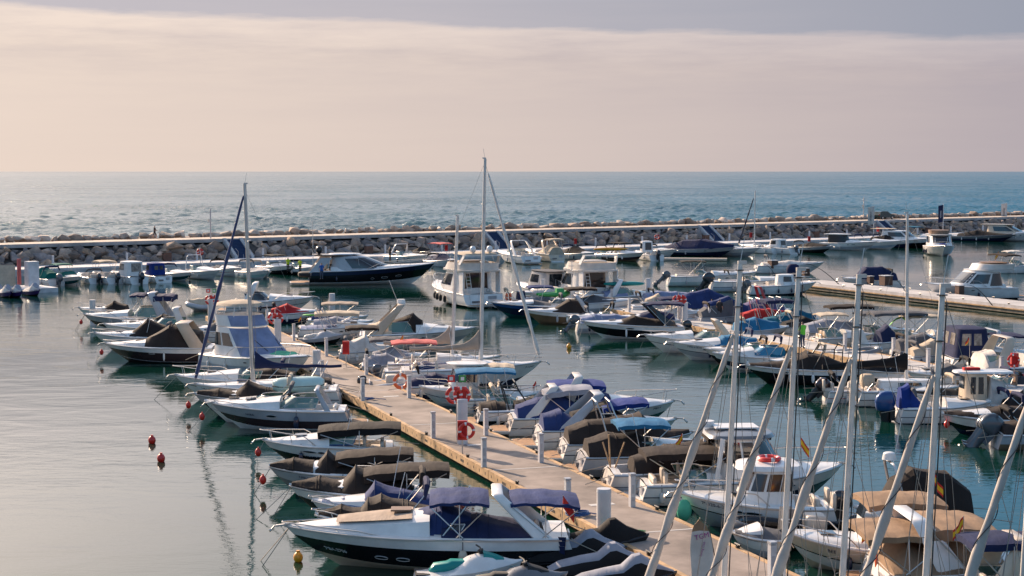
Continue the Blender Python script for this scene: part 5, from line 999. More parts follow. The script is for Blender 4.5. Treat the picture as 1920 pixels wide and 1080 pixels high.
boat('boat with purple blue stern cover and wooden swim platform beside the walkway', 'motor yacht', 1270, 958, 838, 5, name='sport_cruiser', group=G2, hull=('white', 'white', 'navy', 'white'), fb=1.05, ch=.4, cov=(('c_blue', [(.02, .55), (.18, .75), (.26, .4)], .97), ('c_black', [(.26, .6), (.5, 1.0), (.66, .2)], .96)), bim=((.62, 2.0, 1.2, 'c_royal', .15, .1),), arch=(.20, .44, 1.5, 'lgrey', .7, .45), seats=0, plat=1.0)
boat('boat fully wrapped in dark brown canvas with crossed silver bimini poles', 'motorboat', 1300, 1012, 862, 5, hull=('white', 'white', 'navy', 'white'), fb=.95, cov=((BRN, [(.02, .5), (.2, .8), (.45, .9), (.6, 1.0), (.78, .2), (.97, .1)], .98),), tower=(.45, 1.7, 'steel', .8), seats=0, plat=.8, **r_)
boat('grey boat under a bright light blue bimini with brown cockpit cover', 'motorboat', 1365, 1048, 888, 5, hull=('black', 'grey', 'lgrey', 'lgrey'), fb=.95, ch=.38, cov=((BRN, [(.03, .5), (.2, .75), (.4, .7), (.46, .5)], .98),), bim=((.42, 2.1, 1.35, 'c_lblue', .12),), ws=(.60, .35, 1.6), seats=0, plat=.7, rail=(.7, .2), **r_)
def woodpoles(root, h):
    m = MB(); m.tube([(h.X(.02), .5, h.fb), (h.X(.0), .4, h.fb + 1.3)], .035); m.build('wooden_pole', 'timber', root); m = MB(); m.tube([(h.X(.02), .3, h.fb), (h.X(-.05), .55, h.fb + 1.0)], .03); m.build('wooden_pole', 'timber', root)
    m = MB(); m.tube([(h.X(.04), .3, h.fb - .1), (h.X(.12), -.2, h.fb + 1.1)], .03); m.build('wooden_pole', 'timber', root)
boat('grey hulled boat with long dark brown cover and wooden poles at its stern', 'motorboat', 1420, 1092, 922, 5, hull=('navy', 'lgrey', 'grey', 'offwhite'), fb=.95, ch=.35, cov=((BRN, [(.18, .45), (.40, .85), (.70, .95), (.74, .5)], .95),), bim=((.85, 2.4, 1.5, BRN, .12, .05),), seats=0, plat=.8, floorc='teak', extra=woodpoles, **r_)
fl_ = empty('spanish_flag', P(1282, 838, 1.9), 0, 'small red and yellow flag hanging from a short white staff above the brown cover', 'flag'); flag(fl_, (0, 0, -1.2), 1.7, 'es', .45)
# cabin cruiser with grey roof
def greyroof(root, h):
    S2 = surf((h.X(.20), h.X(.66), h.hb(.35) * .84, h.fb + .15), (h.X(.22), h.X(.50), h.hb(.35) * .76, h.fb + 1.55), 2.3, 6); m = MB(); wall(m, S2); m.build('cabin', 'white', root, 40)
    windows(S2, ((-46, 46, .40, .95, 0), (50, 78, .42, .92, 0), (82, 108, .38, .92, 0), (112, 138, .38, .92, 0)), root); panel(S2, 150, 210, .05, .92, .02, n=8).build('rear_door', 'clearvinyl', root, 0)
    S3 = surf((h.X(.12), h.X(.56), h.hb(.35) * .86, h.fb + 1.57), (h.X(.14), h.X(.54), h.hb(.35) * .82, h.fb + 1.68), 2.5, 6); m = MB(); wall(m, S3, crown=.13); m.build('roof', 'grey', root, 40)
    m = MB(); m.box((h.X(.32), 0, h.fb + 1.84), (1.6, 1.1, .05)); m.build('sunroof', 'white', root); m = MB(); m.cyl((h.X(.16), .3, h.fb + 1.78), .26, .22, n=18); m.build('radar_dome', 'white', root)
    for sd in (1, -1):
        m = MB(); m.tube([(h.X(.16), sd * h.hb(.2) * .9, h.fb), (h.X(.20), sd * h.hb(.2) * .88, h.fb + 1.6)], .09, 6); m.build('roof_pillar', 'white', root)
boat('large white cabin cruiser with grey hardtop roof, bow pointing right into the channel', 'cabin cruiser', 1582, 1225, 935, 4, name='cabin_cruiser', hull=('navy', 'navy', 'white', 'white'), fb=1.2, sh=.4, ch=.35, B=3.4, tc=.22, rail=(.5, .6), plat=1.5, teak=False, seats=1, extra=greyroof, ports=((.62, .78, .4, .12),), txt=None)
def pilot(root, h):
    S2 = surf((h.X(.28), h.X(.64), h.hb(.35) * .76, h.fb + .1), (h.X(.28), h.X(.55), h.hb(.35) * .68, h.fb + 1.25), 2.4, 7); m = MB(); wall(m, S2); m.build('cabin', 'white', root, 40)
    windows(S2, ((-42, 42, .42, .94, 0), (48, 76, .42, .92, 0), (82, 134, .42, .92, 0)), root, 'glassbrown'); S3 = surf((h.X(.22), h.X(.64), h.hb(.35) * .78, h.fb + 1.27), (h.X(.23), h.X(.62), h.hb(.35) * .72, h.fb + 1.42), 2.5, 6); m = MB(); wall(m, S3, crown=.10); m.build('roof', 'white', root, 40)
    lifebuoy_ring(root, (h.X(.42), .2, h.fb + 1.58), .34, .08, 'bouyred', 'z')
    m = MB(); m.box((h.X(.62), .35, h.zs(.6) + .28), (.5, .4, .04)); m.build('hatch', 'glass', root)
    m = MB(); g = MB(); m.ell((h.X(.97), .35, h.zs(1) - .55), (.26, .2, .38)); m.build('fender_net', 'c_lgreen', root)
boat('white pilothouse fishing boat with black band and orange lifebuoy on its roof', 'fishing boat', 1270, 1560, 985, -3, name='fishing_boat', hull=('lgrey', 'lgrey', 'black', 'white'), fb=1.02, sh=.42, ch=.2, te=.9, B=2.6, tc=.28, rail=(.45, .42), ob=((0, 'cowl', 0, 1.0),), extra=pilot, txt=('7ª-320-6-21', .80, .83, .17, 'textnavy'), txt2=('530', .30, .86, .12, 'textnavy'), flag=(.26, 1, 'es', 2.4, .5))
rib('black inflatable with white registration and tan steps behind the beige boat', 1372, 1590, 1018, 'black', -3, txt=('6ª-280-41-21', .17), hc='black', cc='grey')
def tbim(root, h):
    m = MB(); m.box((h.X(.30), 0, h.fb + .5), (1.0, 1.0, .9), taper=.85); m.build('console', 'white', root); m = MB(); m.add([(h.X(.42), -.45, h.fb + .9), (h.X(.42), .45, h.fb + .9), (h.X(.38), .4, h.fb + 1.35), (h.X(.38), -.4, h.fb + 1.35)], [(0, 1, 2, 3)]); m.build('windscreen', 'glass', root)
boat('beige open boat lettered BEE with a tan awning, bow at the walkway', 'motorboat', 1470, 1712, 1062, -3, hull=('sand', 'offwhite', 'black', 'cream'), fb=1.0, sh=.45, ch=.12, te=.97, B=2.6, tc=.42, extra=tbim, bim=((.10, 2.4, 1.55, 'c_tan', .14),), rail=(.5, .35), txt=('BEE', .70, .80, .16, 'textnavy'), seats=0, name='motorboat', moor=((.5, .2, None),))
tender_ = boat('small grey white tender with closed deck in front of the black inflatable', 'tender', 1372, 1475, 1036, -3, hull=('lgrey', 'lgrey', 'white', 'white'), fb=.55, sh=.15, seats=0, cov=(('c_grey', [(.1, .12), (.5, .2), (.95, .05)], .95),), anchor=0, name='tender')
aw = boat('dark boat with brown canvas, radar dome and steel arch at lower right', 'motor yacht', 1600, 1830, 1000, -3, name='sport_cruiser', hull=('black', 'black', 'white', 'white'), fb=1.1, cov=((BRN, [(.05, .8), (.25, 1.35), (.55, 1.45), (.7, 1.0), (.80, .3)], .95),), arch=(.62, .72, 1.75, 'steel', .1, .1, 1), seats=0, ch=.3)
boat('cruiser under tan canvas with a white slanted radar arch and dark side skirts', 'motor yacht', 1905, 1585, 1105, 3, name='sport_cruiser', hull=('black', 'black', 'white', 'white'), fb=1.15, B=3.2, cov=(('c_tan', [(.02, .25), (.18, .75), (.36, .55), (.5, 1.05), (.68, 1.0), (.86, .15)], .97), ), bim=((.16, 2.3, 1.2, 'c_tan', .14), (.54, 1.9, 1.4, 'c_tan', .3)), arch=(.46, .25, 1.5, 'white', .9, .5), seats=0, plat=.8, rail=(.8, .4), flag=(.03, 1, 'es', .9, .4), extra=lambda root, h: lifebuoy_ring(root, (h.X(.01), .55, h.fb - .1), .30, .08, 'orange'))
boat('white cruiser with navy bimini and cream arch cut by the bottom right corner', 'motor yacht', 2060, 1800, 1150, 3, name='sport_cruiser', hull=('navy', 'black', 'white', 'white'), fb=1.2, bim=((.30, 2.2, 1.55, 'c_navy', .16),), arch=(.18, .38, 1.5, 'cream', .8, .4), rail=(.5, .4), flag=(.05, 1, 'es', 1.9, .5), ws=(.55, .4, 1.6))
# jet skis at the bottom edge
jetski('teal seated white jet ski in front of the large black and white cruiser', P(878, 1093, .05), R(8), 'black', 'white', 'jetteal', text=(('NAVIGATE', .16, .55, .45, 'textnavy'), ('SEA-DOO', .24, -.2, .16, 'textteal')))
for i, (x, y, l) in enumerate(((1078, 1066, 'jet ski in black and silver cover farthest up the row at the walkway edge'), (1120, 1092, 'jet ski in black and silver cover in the middle of the covered row'), (1165, 1116, 'jet ski in black and silver cover cut by the bottom edge'), (1122, 1042, 'jet ski in a plain black cover beside the stern of the black and white cruiser'))):
    jetski(l, P(x, y, .05), R(6), 'black', 'black', 'rubber', cover=['c_silver', 'c_black'] if i < 3 else ['c_black', 'c_black'])
jetski('dark jet ski with open handlebars below the teal seated one', P(960, 1118, .05), R(8), 'black', 'grey', 'rubber')
floatb('red ball buoy at the right walkway edge beside the covered jet skis', 1118, 1022, 'bouyred', .25)
floatb('upper of two red buoys floating in open water at the left', 285, 829, 'bouyred'); floatb('lower of two red buoys floating in open water at the left', 302, 863, 'bouyred'); floatb('yellow buoy hanging at the bow of the black and white cruiser', 559, 1050, 'yellow', .15); floatb('yellow buoy in the open channel in the middle', 1067, 652, 'yellow', .17); floatb('tiny red buoy in the channel behind the silver white cruiser', 785, 606, 'bouyred', .25)

boat('white boat with long brown canopy between the wooden poles and the grey roofed cruiser', 'motorboat', 1440, 1165, 940, 5, hull=('navy', 'white', 'navy', 'white'), fb=.95, ch=.35, ws=(.6, .35, 1.5), bim=((.35, 3.0, 1.25, 'c_brown', .2),), rail=(.65, .3), **r_)
boat('white launch with cream interior between the pilothouse and the black wake tower boat', 'motorboat', 1040, 900, 785, 5, hull=('white', 'offwhite', 'navy', 'white'), fb=.85, seatc='cream', ws=(.55, .35, 1.3), **r_)
boat('white cuddy boat with tan cushions tucked behind the brown covered low black boat', 'motorboat', 385, 600, 790, -4, hull=('white', 'white', 'lgrey', 'white'), fb=.75, ws=(.55, .4, 1.5), **o_)
boat('pale launch with silver cover below the green paddleboard', 'motorboat', 700, 580, 626, 5, hull=('white', 'lgrey', 'lgrey', 'white'), fb=.75, cov=(('c_silver', [(.05, .3), (.4, .5), (.7, .2)], .95),), seats=0, **r_)

boat('white cuddy with blue grey cover squeezed between the red cabinet and the sand boom sailboat', 'motorboat', 800, 690, 690, 6, hull=('white', 'white', 'blue', 'white'), fb=.85, cov=(('c_silver', [(.05, .3), (.4, .6), (.7, .2)], .95),), seats=0, bim=((.3, 2.0, 1.3, 'c_grey', .12),), **r_)
boat('cream and white cruiser with brown seats behind the white canvas wrapped boat', 'motorboat', 770, 640, 668, 6, hull=('white', 'offwhite', 'bronze', 'offwhite'), fb=.95, ch=.35, seatc='vinylbrown', bim=((.3, 2.2, 1.35, 'c_brown', .14),), ws=(.55, .4, 1.6), rail=(.6, .35), **r_)
boat('small dark runabout under navy cover behind the inflatable with the orange lifebuoy', 'motorboat', 900, 760, 745, 6, hull=('white', 'navy', 'white', 'white'), fb=.8, cov=(('c_navy', [(.05, .3), (.4, .6), (.7, .2)], .95),), seats=0, **r_)
boat('silver runabout with black cover behind the green windshield of the leftmost cruiser', 'motorboat', 230, 370, 628, -3, hull=('white', 'lgrey', 'black', 'white'), fb=.95, cov=(('c_black', [(.1, .4), (.4, .7), (.6, .2)], .95),), seats=0, rail=(.6, .35), **o_)
boat('white launch with charcoal cover just left of the yacht draped in pale blue covers', 'motorboat', 340, 470, 640, -3, hull=('white', 'white', 'black', 'white'), fb=.95, cov=(('c_grey', [(.1, .4), (.4, .7), (.6, .2)], .95),), seats=0, **o_)
boat('black boat with wooden deck edge and charcoal canvas behind the silver and brown cruiser', 'motorboat', 470, 640, 752, -4, hull=('antifoul', 'black', 'white', 'white'), fb=.85, cov=((BRN, [(.1, .4), (.4, .6), (.65, .2)], .95),), seats=0, tower=(.35, 1.3, 'steel', .6), **o_)
# ------------------------------------------------------------ middle pier, near side (bows left)
G3 = 'motorboats moored on the near side of the second walkway'; q_ = dict(name='motorboat', group=G3)
boat('navy hulled bowrider with white deck, leftmost on the near side of the second walkway', 'motorboat', 921, 1090, 594, -4, sp=(3, 7, 7), hull=('teal', 'navy', 'blue', 'blue'), fb=1.05, ch=.35, rail=(.7, .2), cov=(('c_grey', [(.3, .2), (.5, .4), (.6, .2)], .9),), moor=((.8, .4, None),), **q_)
boat('bronze hulled bowrider with a brown canvas peak and white bow', 'motorboat', 984, 1130, 606, -4, sp=(3, 7, 7), hull=('bronze', 'bronze', 'white', 'white'), fb=.95, cov=((BRN, [(.1, .8), (.38, 1.05), (.62, .15)], .95),), arch=(.1, .28, 1.4, 'lgrey', .5, .3), seats=0, **q_)
boat('boat with a tilted grey outboard and blue white cover left of the black sports boat', 'motorboat', 1200, 1080, 622, 5, hull=('white', 'lgrey', 'lgrey', 'white'), fb=.8, cov=(('c_paleb', [(.05, .35), (.3, .55), (.6, .5), (.9, .1)], .96),), seats=0, ob=((0, 'cowlgrey', 40, 1.1),), **q_)
boat('black sports boat with a raked black wake tower and folded blue bimini', 'motorboat', 1092, 1285, 634, -4, sp=(3, 3, 7), hull=('white', 'brownhull', 'black', 'white'), fb=.95, cov=((BRN, [(.1, .3), (.3, .4), (.5, .65), (.68, .1)], .95),), bim=((.22, 2.8, 1.75, 'c_navy', .08),), arch=(.15, .40, 1.65, 'black', .9, .5), seats=0, fend=((.60, 'white', 1, .6, .07),), moor=((.4, .7, None), (-.6, .9, None)), ob=((0, 'cowl', 30, .9),), **q_)
boat('white cuddy cruiser with navy stripe and rail, right of the black sports boat', 'motorboat', 1207, 1400, 660, -4, hull=('white', 'white', 'navy', 'white'), fb=1.0, ch=.4, ws=(.45, .45, 1.5), rail=(.5, .3), arch=(.10, .25, 1.3, 'cream', .6, .35), moor=((.5, .3, None),), **q_)
boat('white sports boat with turquoise windshield cover and navy stripe', 'motorboat', 1258, 1450, 674, -4, hull=('white', 'lgrey', 'navy', 'white'), fb=1.0, ch=.38, cov=(('c_lblue', [(.08, .5), (.35, .7), (.45, .6), (.56, .1)], .9),), rail=(.58, .22), seats=0, txt=('7ªMA-3-58-09', .78, .84, .16, 'textnavy'), moor=((.6, .6, None),), **q_)
boat('navy hulled white decked cruiser with turquoise side window behind the first foreground mast', 'motorboat', 1335, 1500, 692, -4, hull=('white', 'navy', 'navy', 'white'), fb=1.0, ch=.42, ws=(.5, .5, 1.8), glass='glassblue', cov=(('c_teal', [(.08, .5), (.3, .6)], .9),), seats=0, rail=(.6, .25), **q_)
boat('dark blue boat with a low green windshield tucked between the turquoise covered boats', 'motorboat', 1320, 1470, 682, -4, hull=('black', 'black', 'white', 'offwhite'), fb=.85, ws=(.5, .4, 1.5), **q_)
boat('large black hulled boat with white topsides between the first two foreground masts', 'motorboat', 1397, 1592, 718, -3, sp=(3, 3, 7), hull=('black', 'black', 'black', 'white'), fb=1.3, sh=.25, cov=((BRN, [(.05, .35), (.25, .75), (.42, .8), (.60, .35), (.96, .08)], .95),), seats=0, tower=(.35, 1.4, 'blackmetal', 1.6), ob=((-.3, 'cowlgrey', 0, 1.0),), moor=((.2, .9, None),), **q_)
boat('boat with a big tilted maroon outboard and red stripes below the black hulled boat', 'motorboat', 1640, 1545, 752, 0, hull=('white', 'white', 'red', 'white'), fb=.75, ob=((0, 'cowlbrown', 48, 1.15),), seatc='vinyl', **q_)
def sailM(root, h):
    S2 = surf((h.X(.22), h.X(.80), h.hb(.35) * .62, h.fb + .12), (h.X(.24), h.X(.74), h.hb(.35) * .55, h.fb + .52), 2.2, 4); m = MB(); wall(m, S2); m.build('coachroof', 'white', root, 40); windows(S2, ((66, 112, .3, .78, 0),), root)
    ma, tp, b = mast_part(root, h.X(.50), h.zs(.5), 9.85, .1, .07, 'mastwhite', ((.55, .5),)); top = b + (tp - b) * .98
    m = MB(); rings = []
    for i in range(15):
        q = i / 14; x = h.X(.50) + .1 - 4.6 * q * -1 * -1; rings.append([Vector((h.X(.5) - 4.4 * q, .15 * (1.1 - q * .5) * math.cos(6.2832 * k / 8), h.fb + 1.45 - .25 * q + (.22 - .08 * q + .3 * math.exp(-q * 9)) * math.sin(6.2832 * k / 8))) for k in range(8)])
    m.loft(rings); m.build('boom_cover', 'c_black', root, 40); m = MB(); m.ell((h.X(.14), .2, h.fb + .45), (.35, .4, .35), p=.5); m.build('wheel_cover', 'c_cream', root); wires(root, [(top, (h.X(.02), 0, h.fb)), (top, (h.X(.98), 0, h.zs(1))), (top, (h.X(.48), h.hb(.5), h.fb)), (top, (h.X(.48), -h.hb(.5), h.fb))])
    for y in (.2, -.25):
        m = MB(); m.ell((h.X(-.02), y, h.fb + .1), (.05, .1, .5)); m.build('rudder', 'offwhite', root)
boat('white sailing yacht with twin navy stripes, black window band and red and blue ball fenders', 'sailboat', 1800, 1598, 758, 3, name='sailboat', hull=('antifoul', 'offwhite', 'navy', 'white'), fb=1.2, sh=.15, p=1.8, ch=.1, te=.9, tc=.25, rail=(.06, .5, .99, 'steel', True), extra=sailM, fend=((.14, 'bouyred', -1 if False else .34, .19, .55), (.32, 'navy', .34, .19, .55)) if False else ())
for (x, y, col, l) in ((1626, 737, 'bouyred', 'red ball fender on the white sailing yacht with twin stripes'), (1670, 741, 'navy', 'dark blue ball fender on the white sailing yacht with twin stripes')):
    c = P(x, 757, 0); c2 = c + Vector((0, -.12, .62)); root = empty('ball_fender', c2, 0, l, 'fender'); m = MB(); m.ell((0, 0, 0), (.2, .2, .24)); m.build('ball', col, root); m = MB(); m.tube([(0, 0, .2), (0, .1, .75)], .012); m.build('line', 'ropedark', root)
boat('small white dinghy shaped boat under black canvas below the black window band', 'motorboat', 1675, 1800, 762, -3, hull=('lgrey', 'white', 'black', 'white'), fb=.65, cov=(('c_black', [(.05, .2), (.5, .3), (.95, .05)], .97),), seats=0, **q_)
def pilotC(root, h):
    S2 = surf((h.X(.42), h.X(.74), h.hb(.35) * .74, h.fb + .05), (h.X(.43), h.X(.72), h.hb(.35) * .70, h.fb + 1.55), 3.5, 6); m = MB(); wall(m, S2); m.build('cabin', 'cream', root, 40); windows(S2, ((-30, 30, .5, .9, 0), (60, 82, .35, .9, 0), (95, 118, .35, .9, 0)), root)
    S3 = surf((h.X(.05), h.X(.84), h.hb(.35) * .80, h.fb + 1.57), (h.X(.06), h.X(.83), h.hb(.35) * .76, h.fb + 1.65), 3, 6); m = MB(); wall(m, S3, crown=.04); m.build('roof', 'white', root, 40)
    m = MB(); m.box((h.X(.6), 0, h.fb + 1.74), (.8, .3, .12)); m.build('red_gear', 'c_red', root); canvas(h, 'c_white', [(.02, .2), (.2, 1.1), (.38, 1.3), (.42, .5)], root, .9, 'white_cover')
boat('cream pilothouse boat with two tall dark windows and a white overhanging roof', 'fishing boat', 1762, 1905, 782, -3, name='fishing_boat', hull=('white', 'white', 'sand', 'cream'), fb=.9, tc=.42, seats=0, extra=pilotC)
boat('boat with its outboard wrapped in bright royal blue cover behind the third foreground jib', 'motorboat', 1800, 1735, 790, 0, L=4.6, hull=('navy', 'white', 'navy', 'white'), fb=.8, ob=((0, 'blue', 0, 1.5),), cov=(('c_royal', [(.0, .9), (.12, 1.1), (.25, .2)], .7),), seats=0, **q_)
boat('black and white bowrider under black canvas with a red buoy at its bow', 'motorboat', 1763, 1935, 812, -3, hull=('navy', 'black', 'white', 'white'), fb=.85, cov=((BRN, [(.1, .5), (.3, .55), (.5, .3), (.97, .08)], .96),), seats=0, moor=((-.3, .6, 'bouyred'),), **q_)
boat('boat at the right edge with a large grey outboard and brown cover', 'motorboat', 2010, 1862, 838, 0, hull=('black', 'bronze', 'lgrey', 'lgrey'), fb=.85, ob=((0, 'cowlgrey', 42, 1.45), (.6, 'cowlgrey', 42, 1.3)), cov=((BRN, [(.05, .3), (.4, .6), (.8, .1)], .96),), seats=0, **q_)
boat('white boat with black canvas and silver bow frame behind the cream pilothouse boat', 'motorboat', 1985, 1860, 790, 3, hull=('white', 'white', 'black', 'white'), fb=1.0, cov=(('c_black', [(.2, .4), (.5, .8), (.8, .2)], .95),), seats=0, rail=(.5, .5), **q_)
# ------------------------------------------------------------ middle pier, far side and other moored craft
G4 = 'motorboats moored on the far side of the second walkway'; p_ = dict(name='motorboat', group=G4)
def flyb(dome=2, fd='cream', frame=True, ladder=True, hardtop=False):
    def f(root, h):
        S2 = surf((h.X(.16), h.X(.74), h.hb(.35) * .86, h.fb + .1), (h.X(.16), h.X(.54), h.hb(.35) * .78, h.fb + 1.95), 2.2, 7); m = MB(); wall(m, S2, crown=.02); m.build('cabin', 'white', root, 40); windows(S2, ((-48, 48, .42, .92, 0), (54, 112, .30, .85, 0)), root); panel(S2, 148, 212, .04, .92, .02, n=10).build('saloon_door', 'glassbrown', root, 0)
        S3 = surf((h.X(.0), h.X(.60), h.hb(.35) * .93, h.fb + 1.97), (h.X(-.01), h.X(.58), h.hb(.35) * .97, h.fb + 2.12), 2.4, 6); m = MB(); wall(m, S3, crown=.01); m.build('flybridge_deck', 'white', root, 40)
        S4 = surf((h.X(.02), h.X(.57), h.hb(.35) * .92, h.fb + 2.13), (h.X(.01), h.X(.50), h.hb(.35) * .90, h.fb + 2.75), 2.2, 6); m = MB(); wall(m, S4, roof=False); m.build('flybridge', 'offwhite', root, 40)
        m = MB(); m.ell((h.X(.25), 0, h.fb + 2.5), (1.0, h.hb(.3) * .7, .42), p=.4); m.build('flybridge_cushion', fd, root)
        m = MB()
        for sd in (1, -1): m.loft([[Vector((x - .25, sd * y, z)), Vector((x + .25, sd * y, z)), Vector((x + .25, sd * (y - .1), z)), Vector((x - .25, sd * (y - .1), z))] for x, y, z in ((h.X(.10), h.hb(.3) * .9, h.fb + 2.6), (h.X(.03), h.hb(.3) * .82, h.fb + 3.4))])
        m.box((h.X(.03), 0, h.fb + 3.42), (.5, h.hb(.3) * 1.66, .1)); m.build('radar_arch', 'white', root)
        if frame:
            S5 = surf((h.X(.0), h.X(.4), h.hb(.35) * .8, h.fb + 3.48), (h.X(.01), h.X(.38), h.hb(.35) * .75, h.fb + 3.6), 2.4, 6); m = MB(); wall(m, S5, crown=.1); m.build('hardtop', 'white' if hardtop else 'c_cream', root, 40)
            m = MB()
            for x in (.15, .36):
                for sd in (1, -1): m.tube([(h.X(x), sd * h.hb(.3) * .8, h.fb + 2.7), (h.X(x), sd * h.hb(.3) * .7, h.fb + 3.5)], .03)
            m.build('top_posts', 'steel', root)
        for k in range(dome):
            m = MB(); y = (k - .5 * (dome - 1)) * 1.6; m.ell((h.X(.04), y, h.fb + 3.95), (.28, .28, .34)); m.cyl((h.X(.04), y, h.fb + 3.45), .1, .3, n=8); m.build('satellite_dome', 'white', root)
        if ladder:
            m = MB(); y = h.hb(.2) * .5
            for sd in (-.2, .2): m.tube([(h.X(.06), y + sd, h.fb + .1), (h.X(.13), y + sd, h.fb + 2.1)], .03)
            for k in range(6): m.tube([(h.X(.06 + .07 * k / 6), y - .2, h.fb + .3 + k * .3), (h.X(.06 + .07 * k / 6), y + .2, h.fb + .3 + k * .3)], .025)
            m.build('ladder', 'white', root)
        for sd in (1, -1):
            m = MB(); m.box((h.X(.08), sd * h.hb(.1) * .9, h.fb + 1.05), (.9, .08, 1.9)); m.build('side_wing', 'white', root)
    return f
boat('white flybridge yacht with two satellite domes and a row of dark fenders', 'flybridge yacht', 862, 862, 568, name='flybridge_yacht', L=11.5, hd=114, B=4.2, fb=1.4, sh=.6, ch=.35, tc=.15, hull=('navy', 'white', 'white', 'white'), rail=(.4, .7), seats=0, plat=1.0, extra=flyb(2), vis=1, fend=((.35, 'rubber', 1, .6, .15), (.45, 'rubber', 1, .6, .15), (.55, 'rubber', 1, .6, .15), (.66, 'rubber', 1, .6, .15)))
boat('cream flybridge yacht with white ladder and dark saloon windows, stern towards the viewer', 'flybridge yacht', 1085, 1085, 566, name='flybridge_yacht', L=10.5, hd=112, B=4.0, fb=1.35, sh=.55, ch=.35, tc=.15, hull=('navy', 'white', 'lgrey', 'white'), rail=(.4, .7), seats=0, plat=.8, extra=flyb(0, frame=False), vis=1)
S_ = dict(seats=0)
boat('white cabin boat with smoked rear screen under a grey canopy beside the cream flybridge yacht', 'cabin cruiser', 1010, 1010, 560, name='cabin_cruiser', L=8.5, hd=118, B=3.0, fb=1.05, hull=('white', 'white', 'lgrey', 'white'), house=(((.10, .62, .85, .1), (.10, .50, .78, 1.7), 'lgrey', ((150, 210, .1, .9, 0), (60, 110, .4, .85, 0), (-40, 40, .4, .85, 0))),), slab=((.02, .52, .86, 1.72, 'c_grey', .1, 'canopy'),), vis=1, seats=0)
boat('white boat with blue cockpit box and orange lifebuoys near the leftmost flybridge yacht', 'motorboat', 1010, 925, 578, 10, k=1.0, hull=('white', 'white', 'lgrey', 'white'), fb=.95, cov=(('c_navy', [(.45, .7), (.62, .75), (.66, .1)], .8),), seats=0, plat=.6, extra=lambda root, h: [lifebuoy_ring(root, (h.X(t), h.hb(t) * s, h.zs(t) + .4), .3, .08, 'orange') for t, s in ((.12, -.9), (.22, -.9))], **p_)
gr = empty('inflatable_raft', P(1036, 552, 1.6), R(10), 'bright green and pale inflatable raft resting on a boat near the cream flybridge yacht', 'raft')
m = MB(); m.tube([(-1.3, -.5, 0), (.9, -.5, 0), (1.3, 0, .1), (.9, .5, 0), (-1.3, .5, 0)], [.1, .26, .26, .26, .1], 12); m.build('tube', 'green', gr, 60); m = MB(); m.box((.6, 0, .35), (.7, .9, .35), taper=.8); m.build('backrest', 'green', gr); m = MB(); m.box((0, 0, -.1), (2.2, .8, .1)); m.build('floor', 'aqua', gr)
boat('pale boat carrying the green raft on its stern', 'motorboat', 1010, 1080, 571, -10, L=7.5, hull=('white', 'white', 'lgrey', 'white'), fb=.95, cov=(('c_white', [(.1, .3), (.5, .6), (.8, .2)], .95),), **S_, **p_)
boat('silver cruiser with curved white arch below the teal kayak', 'motor yacht', 1235, 1120, 572, 12, name='sport_cruiser', group=G4, k=1.1, hull=('white', 'lgrey', 'navy', 'lgrey'), fb=1.05, ch=.4, ws=(.52, .6, 2.0), arch=(.12, .30, 1.5, 'white', .8, .4), cov=(('c_paleb', [(.0, .4), (.2, .6), (.4, .5)], .95),), seats=0)
ky = empty('kayak', P(1170, 532, 1.9), R(8), 'teal green kayak lying across the boats right of the cream flybridge yacht', 'kayak'); m = MB(); m.ell((0, 0, 0), (1.9, .4, .2), nu=20, p=.8); m.build('hull', 'textteal' if False else 'jetteal', ky, 60); m = MB(); m.ell((-.2, 0, .17), (.5, .22, .06)); m.build('seat', 'rubber', ky)
boat('long boat under a smooth violet blue cover right of the teal kayak', 'motorboat', 1310, 1190, 578, 10, hull=('white', 'lgrey', 'navy', 'lgrey'), fb=.9, cov=(('c_paleb', [(.02, .5), (.3, .7), (.6, .55), (.97, .25)], 1.0),), **S_, **p_)
boat('white boat with cream cover and green tinted screen in front of the violet covered boat', 'motorboat', 1290, 1165, 590, 8, hull=('white', 'white', 'black', 'white'), fb=.9, cov=(('c_cream', [(.3, .5), (.5, .9), (.62, .3)], .7),), ws=(.7, .35, 1.4), **S_, **p_)
boat('boat under a dark blue peaked tarpaulin left of the red lifebuoy stand', 'motorboat', 1385, 1245, 596, 8, hull=('navy', 'navy', 'navy', 'lgrey'), fb=.95, cov=(('c_blue', [(.02, .9), (.25, 1.2), (.55, 1.5), (.75, .9), (.95, .2)], .99),), **S_, **p_)
boat('boat draped in a big blue and grey sheet right of the red lifebuoy stand', 'motorboat', 1425, 1290, 612, 8, hull=('grey', 'grey', 'grey', 'lgrey'), fb=1.0, cov=(('c_grey', [(.02, .4), (.2, .9), (.5, 1.35), (.55, 1.3)], .99), ('c_blue', [(.15, 1.05), (.5, 1.5), (.8, .6)], .8)), **S_, **p_)
boat('boat under a mauve grey cover behind the bright red covered one', 'motorboat', 1490, 1370, 604, 8, hull=('white', 'lgrey', 'lgrey', 'white'), fb=.9, cov=(('c_purple', [(.02, .6), (.3, 1.0), (.5, 1.1), (.8, .3)], .98),), arch=(.5, .35, 2.1, 'red', .25, .25), **S_, **p_)
boat('boat with a vivid red crumpled cover near the first foreground mast', 'motorboat', 1480, 1385, 617, 8, hull=('white', 'white', 'navy', 'white'), fb=.85, cov=(('c_red', [(.0, .55), (.35, .85), (.6, .8), (.9, .5)], .9),), tower=(.5, 1.7, 'steel', .8), **S_, **p_)
boat('boat with teal blue bow cover and red edging between the first two foreground masts', 'motorboat', 1535, 1415, 622, 8, hull=('red', 'navy', 'red', 'lgrey'), fb=1.0, cov=(('c_teal', [(.0, .3), (.3, .5), (.55, .95), (.95, .3)], .98),), tower=(.4, 1.9, 'white', .8), bim=((.25, 2.2, 1.8, 'c_navy', .2),), **S_, **p_)
